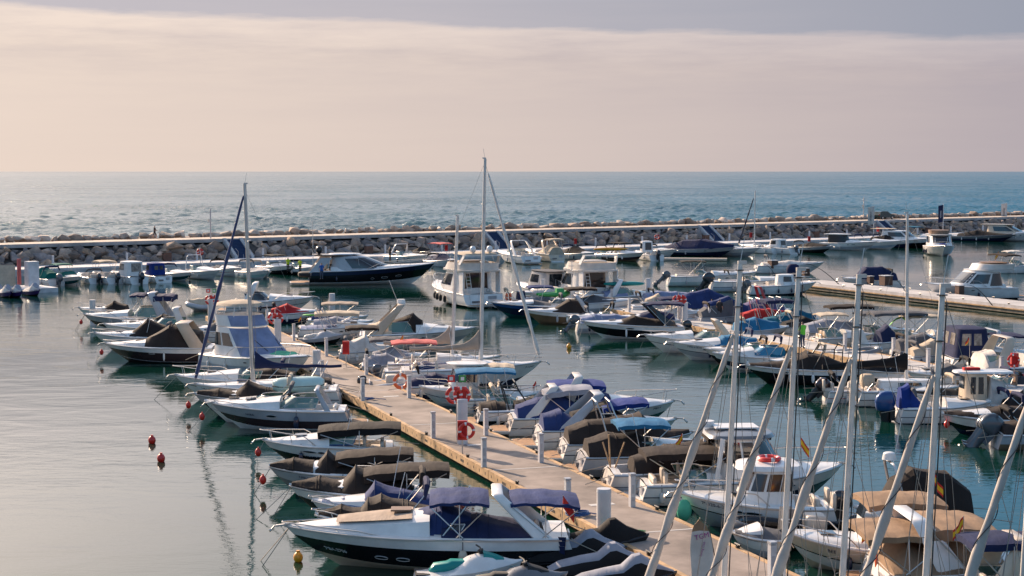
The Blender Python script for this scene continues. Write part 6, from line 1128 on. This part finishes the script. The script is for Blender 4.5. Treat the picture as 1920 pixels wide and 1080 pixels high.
boat('boat with pale blue striped cover and brown lower canvas near the first foreground mast', 'motorboat', 1480, 1372, 636, 6, hull=('bronze', 'bronze', 'grey', 'lgrey'), fb=.85, cov=(('c_lblue', [(.0, .5), (.4, .85), (.8, .35)], .97),), **S_, **p_)
boat('grey canvas covered boat with silver poles just behind the man in lime shirt', 'motorboat', 1620, 1490, 640, 6, hull=('lgrey', 'lgrey', 'white', 'lgrey'), fb=1.0, cov=(('c_silver', [(.0, .5), (.35, .8), (.7, .6), (.95, .2)], .98),), bim=((.75, 3.2, 1.9, 'c_brown', .14),), **S_, **p_)
boat('cream white boat with lettered transom between the second and third foreground masts', 'motorboat', 1640, 1520, 652, 8, hull=('sand', 'cream', 'sand', 'offwhite'), fb=1.1, ch=.4, ws=(.5, .5, 1.6), seatc='cream', bim=((.3, 2.0, 1.75, 'c_cream', .06),), **p_)
boat('white boat with a swan necked pale stern seat right of the third foreground mast', 'motorboat', 1700, 1600, 660, 8, hull=('white', 'white', 'lgrey', 'white'), fb=1.05, arch=(.10, .02, .9, 'offwhite', .6, .3), cov=(('c_navy', [(.45, .7), (.6, 1.1), (.85, .2)], .95),), **S_, **p_)
boat('boat with dark grey bimini and a big green leaf in its cockpit', 'motorboat', 1755, 1655, 652, 8, hull=('white', 'white', 'lgrey', 'white'), fb=1.0, bim=((.25, 3.8, 1.9, 'c_grey', .14),), seatc='offwhite', ws=(.6, .4, 1.4), extra=lambda root, h: MB().grid([[Vector((h.X(.1) + .12 * math.cos(k * .5) * j + .25 * k, .18 * j, h.fb + 1.0 + .5 * math.sin(k * .5) - .1 * abs(j))) for j in (-1, 0, 1)] for k in range(6)]).build('leaf', 'lime', root), **p_)
boat('boat with dark grey cover over cream transom left of the navy canvas cabin', 'motorboat', 1770, 1655, 676, 8, hull=('white', 'white', 'lgrey', 'white'), fb=1.05, cov=(('c_grey', [(.02, .6), (.3, .85), (.6, 1.0), (.9, .3)], .97),), plat=.6, **S_, **p_)
boat('boat with peach coloured fabric cover beside the slender mast on the second walkway', 'motorboat', 1780, 1685, 684, 8, hull=('white', 'offwhite', 'lgrey', 'white'), fb=.9, cov=(('c_cream', [(.02, .35), (.3, .6), (.6, .9), (.9, .3)], .97),), plat=.5, **S_, **p_)
rib('grey inflatable hull lying beside the cream transomed boat', 1650, 1560, 674, 'grey', 8, console=0, ob=0)
def canvascab(root, h):
    S2 = surf((h.X(.02), h.X(.50), h.hb(.35) * .92, h.fb + .0), (h.X(.08), h.X(.45), h.hb(.35) * .86, h.fb + 1.75), 3, 7); m = MB(); wall(m, S2, crown=.12); m.build('canvas_enclosure', 'c_navy', root, 30); windows(S2, ((-95, -70, .45, .85, 0), (-128, -104, .45, .85, 0), (150, 172, .45, .85, 0), (188, 212, .45, .85, 0)), root, 'clearvinyl')
boat('white cruiser with a navy canvas cabin and clear vinyl windows at the fourth foreground mast', 'motor yacht', 1935, 1745, 692, 6, name='sport_cruiser', group=G4, hull=('white', 'white', 'lgrey', 'white'), fb=1.35, ch=.45, B=3.2, plat=.6, extra=canvascab, arch=(.42, .56, 1.6, 'lgrey', .4, .25), rail=(.55, .5), seats=0, bim=((.72, 1.6, 1.4, 'c_navy', .08),))
boat('grey white express cruiser with white tarpaulin stern and tan arch at the right edge', 'motor yacht', 2010, 1805, 712, 6, name='sport_cruiser', group=G4, hull=('white', 'lgrey', 'lgrey', 'lgrey'), fb=1.35, ch=.5, B=3.3, ws=(.42, .6, 2.2), arch=(.18, .30, 1.7, 'cream', .9, .5), cov=(('c_white', [(-.02, .1), (.02, .75), (.16, .9), (.22, .3)], 1.0),), seats=0, flag=(.0, 1, 'de', 1.6, .4))
jetski('black jet ski with red seat at the foot of the red cabinet', P(1900, 732, .1), R(10), 'black', 'black', 'red')
# ------------------------------------------------------------ channel boats behind the second walkway
G5 = 'white open boats lying in the inner lane left of the concrete jetty'; s_ = dict(group=G5)
boat('white open boat with black T top frame, farther left in the inner lane', 'motorboat', 1420, 1255, 536, -2, name='motorboat', hull=('palegreen', 'palegreen', 'white', 'white'), fb=1.15, ch=.35, ws=(.45, .5, 1.4), bim=((.3, 2.5, 1.7, 'c_black', .05),), ob=((0, 'cowlgrey', 45, 1.1),), rail=(.55, .4), **s_) if False else None
boat('white open boat with black T top frame, farther left in the inner lane', 'motorboat', 1420, 1250, 536, 2, hull=('palegreen', 'palegreen', 'white', 'white'), fb=1.15, ch=.35, ws=(.45, .5, 1.4), bim=((.28, 2.6, 1.7, 'c_black', .05),), ob=((0, 'cowlgrey', 48, 1.2),), rail=(.55, .4), **s_)
boat('pale hulled open boat with a large black tilted outboard in the inner lane', 'motorboat', 1512, 1330, 546, 3, hull=('palegreen', 'paleblue', 'navy', 'white'), fb=1.0, ws=(.5, .3, 1.2), ob=((0, 'cowl', 40, 1.7),), rail=(.6, .4), floorc='offwhite', **s_)
boat('white cabin fishing boat with navy waterline nearest the concrete jetty end', 'motorboat', 1530, 1402, 552, 3, hull=('navy', 'white', 'white', 'white'), fb=1.0, ob=((0, 'cowlgrey', 40, 1.2),), house=(((.4, .7, .7, .1), (.42, .66, .62, 1.1), 'white', ((60, 110, .35, .85, 0), (-40, 40, .35, .85, 0))),), rail=(.6, .4), **s_)
boat('long low white sailing hull with canvas bundle left of the jetty', 'motorboat', 1545, 1405, 512, 2, hull=('white', 'white', 'lgrey', 'white'), fb=.9, cov=(('c_white', [(.1, .3), (.5, .45), (.9, .1)], .9),), seats=0, **s_)
bt = empty('covered_engine', P(1487, 507, 1.2), 0, 'dark blue tarpaulin bundle standing at the end of the concrete jetty', 'tarpaulin'); m = MB(); m.ell((0, 0, 0), (.75, .6, .75), p=.8); m.build('cover', 'c_navy', bt)
# concrete jetty boats
boat('cruiser with full navy bow cover lying behind the concrete jetty', 'motorboat', 1580, 1690, 541, -12, k=1.1, name='motorboat', hull=('white', 'white', 'lgrey', 'white'), fb=.95, cov=(('c_navy', [(.05, .7), (.3, 1.35), (.6, 1.25), (.75, .2)], .97),), seats=0, rail=(.75, .2))
boat('sleek white flybridge yacht with teak top seating at the right end of the jetty', 'flybridge yacht', 1733, 1915, 560, -14, name='flybridge_yacht', k=1.05, hull=('navy', 'white', 'white', 'white'), fb=1.6, sh=.5, ch=.3, B=4.0, tc=.15, rail=(.4, .6), seats=0, plat=1.0, winmat='glass', house=(((.16, .72, .86, .1), (.20, .52, .78, 1.55), 'white', ((-48, 48, .3, .95, 0), (54, 100, .25, .85, 0), (106, 140, .1, .9, 0), (150, 210, .05, .9, 0))), ((.02, .46, .86, 1.75), (.0, .42, .88, 2.25), 'offwhite', (), 2.4, 6, 'flybridge', .01)), slab=((-.0, .52, .92, 1.56, 'white', .16, 'flybridge_deck'), (.06, .34, .7, 2.3, 'vinylbrown', .08, 'flybridge_cushion')), bim=((.06, 1.7, 3.2, 'c_brown', .08),), fend=((.5, 'navy', 1, .4, .12),))
boat('white tender with steel arch behind the sleek flybridge yacht at the right edge', 'motorboat', 1965, 1868, 512, 5, hull=('palegreen', 'white', 'white', 'white'), fb=1.0, ws=(.5, .6, 1.4), ob=((0, 'cowlgrey', 0, 1.0),), bim=((.3, 2.0, 1.9, 'c_white', .06),), flag=(.0, 0, 'es', 1.8, .8), seatc='offwhite')
boat('white motor yacht under way towards the viewer with fenders out on the right', 'motor yacht', 1762, 1762, 478, name='motor_yacht', L=11, hd=262, B=4.1, fb=1.5, sh=.5, ch=.3, tc=.12, hull=('white', 'white', 'white', 'white'), rail=(.5, .5), seats=0, winmat='glass', house=(((.14, .74, .84, .1), (.18, .58, .78, 1.7), 'white', ((-50, 50, .35, .95, 0), (56, 115, .35, .9, 0))),), slab=((.1, .62, .86, 1.72, 'white', .12, 'roof'), (.2, .5, .7, 1.9, 'vinylbrown', .5, 'flybridge')), cov=(('c_royal', [(.74, .25), (.80, .32), (.86, .2)], .5),), fend=((.4, 'navy', 1, .6, .16), (.55, 'navy', 1, .6, .16)))
# big dark yacht under way
def darky(root, h):
    S2 = surf((h.X(.16), h.X(.72), h.hb(.35) * .84, h.fb + .12), (h.X(.18), h.X(.44), h.hb(.35) * .64, h.fb + 1.6), 1.9, 3.2, .06); m = MB(); wall(m, S2, crown=.10, vs=(0, .25, .5, .75, 1)); m.build('cabin', 'lgrey', root, 40)
    windows(S2, ((-34, 34, .18, .92, 0), (38, 66, .16, .90, 0), (68, 108, .14, .84, 0)), root); panel(S2, 150, 212, .04, .95, .03, n=8).build('saloon_door', 'glassbrown', root, 0)
    S3 = surf((h.X(.02), h.X(.40), h.hb(.35) * .72, h.fb + 1.61), (h.X(.0), h.X(.36), h.hb(.35) * .76, h.fb + 1.76), 2.2, 5); m = MB(); wall(m, S3, crown=.05); m.build('hardtop', 'brownhull', root, 40)
    S4 = surf((h.X(.15), h.X(.42), h.hb(.35) * .5, h.fb + 1.77), (h.X(.17), h.X(.40), h.hb(.35) * .45, h.fb + 1.86), 2.2, 4); m = MB(); wall(m, S4); m.build('roof_panel', 'white', root, 40)
    for y in (.75, -.75): m = MB(); m.ell((h.X(.07), y, h.fb + 2.25), (.36, .36, .40)); m.cyl((h.X(.07), y, h.fb + 1.75), .14, .3, n=10); m.build('satellite_dome', 'blackmetal', root)
    m = MB(); m.tube([(h.X(.02), 0, h.fb + 1.9), (h.X(.0), 0, h.fb + 2.6), (h.X(.05), 0, h.fb + 2.7)], .06); m.build('light_mast', 'blackmetal', root)
    for sd in (1, -1):
        m = MB(); m.loft([[Vector((x - w_, sd * y, z)), Vector((x + w_, sd * y, z)), Vector((x + w_, sd * (y - .1), z)), Vector((x - w_, sd * (y - .1), z))] for x, y, z, w_ in ((h.X(.01), h.hb(.1) * .95, h.fb - .1, .5), (h.X(.14), h.hb(.3) * .78, h.fb + 1.46, .6))]); m.build('side_wing', 'lgrey', root)
    m = MB(); m.ell((h.X(-.03), 0, h.fb - .35), (1.2, 1.1, .3), p=.5); m.build('tender_on_platform', 'rubber', root); m = MB(); m.ell((h.X(.09), 0, h.fb + .5), (.7, 1.2, .35), p=.4); m.build('cockpit_seat', 'cream', root)
boat('big dark navy motor yacht with silver roof and two black satellite domes', 'motor yacht', 812, 548, 532, 8, name='motor_yacht', sp=(3, 7, 7), hull=('white', 'black', 'blackmetal', 'navy'), B=4.4, fb=1.75, sh=.75, ch=.45, tc=.17, ta=.05, te=.97, rk=.17, rail=(.45, .55), seats=0, plat=2.0, extra=darky, ports=((.72, .55, .7, .26), (.60, .52, .7, .24), (.5, .5, .35, .2)), k=1.02, n=26)

boat('pale boat with charcoal folded roof between the bronze bowrider and the service posts', 'motorboat', 1190, 1050, 586, 8, hull=('white', 'lgrey', 'lgrey', 'white'), fb=.9, cov=(('c_grey', [(.05, .3), (.4, .6), (.7, .2)], .95),), bim=((.2, 2.6, 1.4, 'c_brown', .15),), **S_, **p_)
boat('white boat with blue folded canvas just right of the orange lifebuoys', 'motorboat', 1085, 960, 584, 8, hull=('white', 'white', 'navy', 'white'), fb=.9, cov=(('c_silver', [(.05, .3), (.4, .5), (.7, .2)], .95),), bim=((.35, 2.2, 1.5, 'c_blue', .1),), **S_, **p_)
boat('low white launch with a teal stripe between bronze hull and tilted grey outboard', 'motorboat', 1060, 1165, 614, -4, hull=('white', 'white', 'teal', 'white'), fb=.8, ws=(.5, .35, 1.2), **q_)
boat('white launch with navy cover left of the black sports boat stern', 'motorboat', 1150, 1290, 618, -4, hull=('white', 'white', 'navy', 'white'), fb=.85, cov=(('c_navy', [(.1, .4), (.4, .7), (.65, .2)], .95),), **S_, **q_)
boat('small grey decked boat with brown canvas behind the second foreground mast', 'motorboat', 1440, 1560, 702, -4, hull=('white', 'lgrey', 'grey', 'lgrey'), fb=.9, cov=((BRN, [(.1, .4), (.4, .7), (.65, .2)], .95),), **S_, **q_)
boat('black covered launch by the second walkway behind the twin striped sailing yacht', 'motorboat', 1590, 1700, 716, -4, hull=('white', 'black', 'white', 'white'), fb=.85, cov=(('c_black', [(.05, .3), (.4, .6), (.7, .25), (.95, .1)], .97),), **S_, **q_)
boat('white launch with grey canvas beside the cream pilothouse stern', 'motorboat', 1700, 1830, 726, -4, hull=('white', 'white', 'navy', 'white'), fb=.85, cov=(('c_grey', [(.05, .3), (.4, .6), (.7, .25)], .97),), rail=(.6, .35), **S_, **q_)
boat('white runabout with brown seats lying before the navy canvas cabin', 'motorboat', 1800, 1900, 742, -4, hull=('white', 'white', 'bronze', 'white'), fb=.85, ws=(.5, .35, 1.2), seatc='vinylbrown', **q_)
boat('white cuddy with grey folded roof beyond the swan necked stern seat', 'motorboat', 1720, 1600, 644, 8, hull=('white', 'white', 'navy', 'white'), fb=.95, ch=.35, ws=(.5, .4, 1.4), bim=((.3, 2.4, 1.6, 'c_grey', .1),), **p_)
boat('white boat with tan cushions beyond the leaf carrying boat', 'motorboat', 1800, 1690, 650, 8, hull=('white', 'white', 'sand', 'white'), fb=.95, ch=.35, seatc='cream', bim=((.3, 2.4, 1.6, 'c_cream', .1),), **p_)
boat('small white boat with black canvas beyond the man in lime shirt', 'motorboat', 1570, 1460, 630, 8, hull=('white', 'white', 'black', 'white'), fb=.9, cov=(('c_black', [(.05, .3), (.4, .7), (.7, .25)], .97),), **S_, **p_)

boat('white boat with navy folded roof in front of the dark blue peaked tarpaulin', 'motorboat', 1330, 1215, 606, 8, hull=('white', 'white', 'navy', 'white'), fb=.9, cov=(('c_white', [(.05, .3), (.4, .5), (.7, .2)], .95),), bim=((.3, 2.2, 1.4, 'c_navy', .1),), **S_, **p_)
# ------------------------------------------------------------ boats along the far quay
G6 = 'small boats moored along the far quay below the breakwater'
SH = math.degrees(math.atan2(bn.y, bn.x))   # heading away from the quay
def qb(label, xc, yw, L=6.5, out=1, **o):
    hd = (SH if out else SH + 180) + o.pop('da', 0); k = o.pop('cat', 'motorboat'); nm = o.pop('nm', 'motorboat')
    return boat(label, k, xc, xc, yw, name=nm, group=G6, floorc=o.pop('floorc', 'lgrey'), L=L, hd=hd, n=12, vis=o.pop('v', -1 if out else 1), **o)
W = ('white', 'white', 'lgrey', 'white')
qb('white boat with a dark green cockpit tent and outboard, left end of the far quay', 78, 534, 6, 0, hull=W, cov=(('c_green', [(.15, .6), (.4, 1.1), (.55, .9), (.58, .1)], .9),), seats=0, ob=((0, 'cowlgrey', 0, 1.3),), da=10)
qb('boat with dark green hull and clear green windscreen cover near the left quay', 128, 534, 6.2, 1, hull=('white', 'teal', 'teal', 'white'), cov=(('c_green', [(.3, .5), (.55, .6), (.7, .1)], .9),), seats=0, bim=((.2, 1.8, 1.5, 'c_green', .08),))
qb('small white boat with dark outboard right of the dark green hull', 165, 530, 5, 0, hull=W, ob=((0, 'cowl', 0, 1.1),)); qb('white boat with cream roof and two dark outboards near the left quay', 196, 530, 6, 0, hull=W, bim=((.5, 2.2, 1.75, 'c_cream', .12),), ob=((0, 'cowl', 0, 1.2),))
qb('white cabin boat with arched canvas rear and dark outboard on the left quay', 236, 530, 7, 0, hull=W, cat='cabin cruiser', nm='cabin_cruiser', house=(((.1, .6, .85, .1), (.12, .5, .8, 1.6), 'white', ((150, 210, .3, .9, 0), (60, 110, .4, .85, 0)), 2.5, 4),), seats=0, ob=((0, 'cowl', 0, 1.3),), winmat='clearvinyl')
qb('white boat with a bright blue canvas cabin on the left quay', 285, 528, 6, 0, hull=W, house=(((.2, .55, .8, .1), (.22, .5, .75, 1.35), 'c_royal', ((150, 175, .45, .8, 0), (185, 210, .45, .8, 0), (60, 110, .4, .85, 0))),), seats=0)
qb('white boat with a green lower hull, bow pointing out, right of the blue canvas cabin', 332, 526, 6.5, 1, hull=('white', 'teal', 'teal', 'white'), ws=(.5, .4, 1.4)); qb('white cuddy with steel arch and round hatch below the leftmost stairs', 382, 523, 7.5, 1, hull=W, ws=(.5, .5, 1.6), arch=(.2, .2, 1.8, 'white', .2, .15), ch=.4)
qb('white boat with red deck line below the leftmost stairs', 425, 517, 6.5, 1, hull=('white', 'white', 'red', 'white'), rail=(.6, .3)); qb('small white boat with teal hull left of the left tall mast', 478, 522, 6, 1, hull=('white', 'aqua', 'aqua', 'white'), cov=(('c_white', [(.2, .3), (.6, .4), (.9, .1)], .9),), seats=0)
qb('dark hulled boat with black frame behind the vested people', 520, 513, 7, 1, hull=('black', 'black', 'white', 'white'), bim=((.4, 2.4, 1.5, 'c_black', .06),), ws=(.55, .4, 1.4)); qb('small white dinghy low in the water left of the dark yacht', 490, 519, 4, 1, hull=('white', 'paleblue', 'white', 'white'), seats=0)
qb('white and grey speedboat just left of the dark yacht stern', 570, 515, 6.5, 1, hull=('black', 'black', 'white', 'white'), ws=(.5, .4, 1.4), seatc='blackmetal')
qb('boat with pink awning behind the roof of the dark yacht', 820, 492, 7, 0, hull=W, bim=((.4, 3, 1.9, 'c_pink', .06),)); qb('cruiser with chrome rails and brown seats above the dark yacht foredeck', 768, 494, 9, 1, hull=W, ws=(.5, .5, 1.8), arch=(.2, .3, 1.6, 'white', .5, .3), rail=(.5, .5), seatc='vinylbrown'); qb('boat with black cover above the bow of the dark yacht', 792, 493, 7.5, 1, hull=W, cov=(('c_black', [(.1, .6), (.5, 1.1), (.75, .2)], .95),), seats=0, rail=(.6, .4))
qb('grey covered launch between the dark yacht bow and the domed flybridge yacht', 830, 500, 6, 1, hull=W, cov=(('c_navy', [(.1, .5), (.5, .8), (.8, .1)], .95),), seats=0); qb('white cabin cruiser with broad white arch and dark window right of the domed flybridge yacht', 965, 492, 9.5, 0, hull=W, B=3.2, fb=1.25, arch=(.2, .4, 1.9, 'white', .9, .5), ws=(.6, .6, 2), plat=.8, da=-10); qb('cream cruiser with beige canopy stern beside the broad white arch', 1015, 488, 9, 0, hull=('white', 'cream', 'sand', 'cream'), fb=1.2, cov=(('c_cream', [(.0, .9), (.2, 1.2), (.35, .4)], .95),), arch=(.15, .3, 1.8, 'cream', .8, .5), bim=((.1, 1.6, 2.1, 'c_cream', .1),), seats=0, da=-10)
qb('boat with black arched cover left of the cream flybridge roof', 1085, 487, 7, 1, hull=W, cov=(('c_black', [(.1, .5), (.4, 1.0), (.7, .2)], .95),), seats=0); qb('small aqua and white boat under an orange kayak rack', 1145, 487, 6, 1, hull=('white', 'aqua', 'white', 'white'), ws=(.5, .5, 1.4)); qb('brown hulled boat with black bimini left of the white console boat', 1172, 489, 7.5, 1, hull=('bronze', 'brownhull', 'white', 'offwhite'), fb=1.1, bim=((.35, 2.4, 1.6, 'c_black', .1),), arch=(.3, .35, 1.4, 'black', .3, .2))
qb('white centre console boat with upright cabin and black outboard', 1212, 487, 7, 0, hull=W, house=(((.4, .62, .7, .1), (.42, .60, .62, 1.75), 'white', ((150, 210, .3, .9, 0), (60, 120, .4, .85, 0), (-35, 35, .4, .85, 0))),), ob=((0, 'cowl', 20, 1.4),), da=-18); qb('low white boat right of the black outboard', 1240, 480, 6, 1, hull=W, rail=(.6, .2), seats=0, cov=(('c_white', [(.1, .2), (.5, .3), (.9, .1)], .9),))
ok = empty('kayak', P(1145, 467, 2.4), R(16), 'orange kayak lying on a roof rack at the far quay', 'kayak'); m = MB(); m.ell((0, 0, 0), (2.3, .4, .22), nu=18); m.build('hull', 'yellow', ok, 60); m = MB(); m.ell((.1, 0, .17), (.4, .2, .07)); m.build('seat', 'rubber', ok)
qb('long motorboat fully covered in deep navy canvas below the third stairs', 1312, 480, 11.5, 1, hull=('navy', 'navy', 'navy', 'lgrey'), fb=.9, cov=(('c_navy', [(.02, .4), (.3, 1.3), (.55, 1.35), (.98, .35)], 1.0),), seats=0, da=14); tag(MB().box((0, 0, .1), (9, 2.2, .25)).build('raft', 'cream'), 'flat pale floating raft in front of the deep navy covered boat', 'raft').matrix_world = Matrix.Translation(P(1300, 487, .1)) @ Matrix.Rotation(R(-8), 4, 'Z')
qb('long white hull with low windscreen right of the deep navy covered boat', 1372, 480, 9, 1, hull=('lgrey', 'lgrey', 'white', 'white'), ws=(.4, .4, 1.4), rail=(.6, .3), da=14)
def sailF(root, h):
    ma, tp, b = mast_part(root, h.X(.58), h.zs(.6), 9.0, .1, .08, 'mastwhite', ((.6, .5),)); jib(root, (h.X(.98), 0, h.zs(1)), b + (tp - b) * .97, .12, .06, 'navy', 'furled_jib', None); 
qb('far sailboat with a dark navy furled jib at the quay', 1420, 474, 8, 1, hull=W, cat='sailboat', nm='sailboat', p=1.9, ch=.35, te=.88, extra=sailF, da=180, v=1)
qb('white cabin boat with cream screen right of the far sailboat', 1455, 475, 7.5, 0, hull=W, house=(((.3, .65, .75, .1), (.32, .58, .7, 1.3), 'white', ((60, 112, .4, .85, 0), (150, 210, .3, .85, 0))),), ob=((0, 'cowlgrey', 30, 1.1),)); qb('black inflatable shaped boat with brown cover right of the cream screened boat', 1522, 473, 8, 1, hull=('black', 'blackmetal', 'grey', 'lgrey'), fb=.7, cov=(('c_black', [(.1, .3), (.5, .6), (.9, .2)], .98),), seats=0)
for i, (x, y) in enumerate(((1553, 466), (1565, 466))): jetski(('black and lime jet ski left of its twin at the far quay', 'black and lime jet ski right of its twin at the far quay')[i], P(x, y, .05), R(-52), 'black', 'black', 'lime')
qb('pale blue and white pilothouse boat with dark cabin near the white banner', 1592, 469, 9.5, 1, hull=('white', 'lgrey', 'white', 'white'), fb=1.2, house=(((.15, .5, .8, .1), (.15, .45, .75, 1.3), 'blackmetal', ()),), slab=((.05, .52, .85, 1.3, 'white', .12, 'roof'),), seats=0, da=10); qb('pale blue sport boat with raised screen near the white banner', 1640, 467, 9, 1, hull=('white', 'paleblue', 'white', 'white'), fb=1.1, ch=.4, ws=(.4, .4, 1.5), da=10); qb('white decked black boat with black canopy right of the white banner', 1672, 464, 8.5, 1, hull=('navy', 'navy', 'white', 'white'), fb=1.1, cov=(('c_black', [(.1, .6), (.4, .9), (.6, .2)], .9),), seats=0, da=10)
qb('dark hulled yacht with white cabin and tinted windscreen below the rightmost stairs', 1697, 464, 11, 1, hull=('black', 'black', 'black', 'white'), fb=1.5, sh=.5, B=3.6, rail=(.5, .5), house=(((.15, .7, .82, .1), (.18, .52, .75, 1.5), 'white', ((-46, 46, .35, .95, 0), (54, 112, .35, .85, 0))),), slab=((-.05, .35, .8, 1.7, 'c_cream', .1, 'awning'),), seats=0, da=14)
qb('grey white boat with teal roof behind the approaching yacht', 1730, 457, 9, 1, hull=('lgrey', 'lgrey', 'white', 'white'), fb=1.2, bim=((.3, 2.6, 1.9, 'c_teal', .1),), ws=(.5, .4, 1.5), da=10)
for i, (x, y) in enumerate(((1795, 450), (1808, 450))): jetski(('black and green jet ski left of its twin at the right quay', 'black and green jet ski right of its twin at the right quay')[i], P(x, y, .05), R(-52), 'black', 'black', 'lime')
qb('long low black covered boat near the right end of the quay', 1845, 452, 11, 1, hull=('navy', 'navy', 'navy', 'grey'), fb=.8, cov=(('c_black', [(.1, .4), (.4, 1.0), (.7, .3), (.95, .1)], .98),), seats=0, da=16)
qb('white sports yacht with beige hardtop at the far right of the quay', 1900, 452, 12, 1, hull=('white', 'white', 'lgrey', 'white'), fb=1.3, B=3.6, rail=(.6, .3), house=(((.12, .7, .84, .1), (.15, .45, .74, 1.5), 'cream', ((-46, 46, .3, .9, 0), (54, 116, .3, .85, 0))),), slab=((.0, .5, .8, 1.55, 'cream', .12, 'hardtop'),), seats=0, da=16)
# rental platform at the left edge
plat = empty('rental_platform', P(20, 548, 0), BANG, 'white floating hire platform with a white box and mesh fence at the left edge', 'platform'); m = MB(); m.box((-1.6, 0, .2), (11, 5, .5)); m.build('deck', 'postwhite', plat, 0); m = MB(); m.box((2.6, 1.0, 1.7), (1.1, 1.1, 2.5)); m.build('kiosk', 'postwhite', plat, 20); m = MB(); m.box((-2.8, 1.8, 1.5), (8, .04, 2.2)); m.build('fence_mesh', 'c_cream', plat); m = MB(); m.box((1.6, 1.8, 1.9), (.35, .2, 2.6)); m.build('red_post', 'c_pink', plat)
fb_ = empty('feather_banner', P(14, 521, .4), 0, 'leaning blue feather banner at the left edge', 'banner'); m = MB(); m.grid([[(-3.2 + .25 * i, 0, 4.2 - .58 * i), (-2.5 + .25 * i + .15, .02, 4.2 - .58 * i + .2)] for i in range(8)]); m.build('banner', 'blue', fb_); m = MB(); m.tube([(-.8, .03, 0), (-3.2, .03, 4.3)], .04); m.build('pole', 'postwhite', fb_)
for i, (x, y) in enumerate(((12, 556), (30, 556), (62, 553), (-8, 552))): jetski(('jet ski with pale cover at the left edge, second from the left', 'jet ski with pale cover in the middle of the hire platform front', 'jet ski with pale cover at the right corner of the hire platform', 'jet ski with pale cover cut by the left picture edge')[i], P(x, y, .05), R(-58 + 4 * i), 'purple', 'purple', 'rubber', cover=['c_silver', 'c_white'])
# thin whip masts
def thinmast(px, py, top, label, z=.5, r=.05):
    c = P(px, py, z); s = F / depth(c); hh = (py - top) / s; root = empty('light_pole', c, 0, label, 'pole'); m = MB(); m.tube([(0, 0, 0), (0, 0, hh)], [r, r * .5], 8); m.build('shaft', 'mastwhite', root); m = MB(); m.tube([(-.3, 0, hh - .4), (.3, 0, hh - .4)], r * .4); m.build('crosspiece', 'mastwhite', root)
thinmast(587, 500, 410, 'thin pale pole rising left of the dark yacht stern', .75, .05); thinmast(1072, 565, 490, 'thin white pole at the stern of the cream flybridge yacht', .5, .06)
# ------------------------------------------------------------ five foreground sailing boats with bare masts (hulls below the frame)
Gs = 'identical foreground sailing boats with bare white masts'
def fgsail(i, label):
    d = [35.0, 32.6, 30.45, 27.9, 25.4][i]; X = 16.91 - .345 * d; root = empty('sailboat', (0, 0, 0), math.pi + R(19), label, 'sailboat', Gs)
    L, B = 6.6, 2.3; h = Hull(L, B, .75, .25, 1.9); hull_part(h, ('antifoul', 'white', 'navy', 'white'), root, 14); deck_part(h, dict(tc=.42, ch=.3, te=.88), root, 14)
    xm = h.X(.60); rake = .42; top = 10.04
    # position so that the masthead sits where the photograph shows it
    hd = math.pi + R(19); mp = Vector((xm - rake, 0, 0)); off = Matrix.Rotation(hd, 3, 'Z') @ mp; root.location = (X - off.x, d - off.y, 0)
    ma, tp, b = mast_part(root, xm, .9, top, rake, .054, 'mastwhite', ())
    m = MB(); m.tube([b + (tp - b) * .1 + Vector((-.12, 0, 0)), b + (tp - b) * .97 + Vector((-.10, 0, 0))], .014, 4); m.build('sail_track', 'blackmetal', ma)
    for f in (.90, .985): m = MB(); c = b + (tp - b) * f; m.cyl((c.x, 0, c.z), .092, .018, n=12); m.build('mast_band', 'blackmetal', ma)
    fa = b + (tp - b) * .86
    jib(root, (h.X(.985), 0, h.zs(1) + .1), fa, .10, .035, 'sailcloth', 'furled_jib', 'ropedark', .03, .97)
    wires(root, [(tp, (h.X(.02), 0, h.fb)), (fa, (h.X(.55), h.hb(.55), h.zs(.55))), (fa, (h.X(.55), -h.hb(.55), h.zs(.55))), (b + (tp - b) * .6, (h.X(.5), h.hb(.5), h.zs(.5))), (tp, (h.X(.75), .25, h.zs(.7))), (fa, (h.X(.72), -.3, h.zs(.7))), (b + (tp - b) * .93, (h.X(.35), -.5, h.fb)), (b + (tp - b) * .6, (h.X(.5), -h.hb(.5), h.zs(.5)))], .0065)
    m = MB(); m.tube([(xm - .1, 0, 1.75), (xm - 2.9, 0, 1.7)], .05, 8); m.build('boom', 'mastwhite', root)
    if i == 2: flag(root, (h.X(.2), -.9, 1), 5.1, 'es', .35)
for i, l in enumerate(('leftmost foreground sailboat mast with twisted white furled jib', 'second foreground sailboat mast from the left with furled jib', 'third foreground sailboat mast from the left with furled jib', 'fourth foreground sailboat mast from the left, before the navy canvas cabin', 'foreground sailboat mast cut by the right picture edge')): fgsail(i, l)
# feather banner on the walkway
c = P(1318, 1110, .5); fb_ = empty('feather_banner', c, R(10), 'white teardrop banner with brown tip and magenta logo beside a service post', 'banner'); m = MB(); g = []
for i in range(12):
    f = i / 11; z = .25 + 1.75 * f; w_ = .34 * (1 - max(0, f - .45) ** 2 / .31) ** .5 if f < 1 else 0.02; sh_ = -.12 * f; g.append([(-w_ * .9 + sh_, 0, z), (sh_, .03, z + .02), (w_ + sh_, 0, z)])
m.grid(g, fm=lambda i, j: 1 if i > 8 else 0); b_ = m.build('banner', ['c_white', 'c_tan'], fb_); m = MB(); m.tube([(.35, .03, 0), (.33, .03, 1.0), (.15, .03, 1.85), (-.1, .03, 2.05)], .015); m.build('pole', 'blackmetal', fb_); plate_text('TGM', .2, 'textpurple', b_, Matrix.Translation((-.05, -.03, 1.55)) @ Matrix.Rotation(R(90), 4, 'X') @ Matrix.Rotation(R(12), 4, 'Z')); plate_text('Sailing Club', .09, 'textpurple', b_, Matrix.Translation((-.03, -.03, 1.2)) @ Matrix.Rotation(R(90), 4, 'X') @ Matrix.Rotation(R(75), 4, 'Z'))
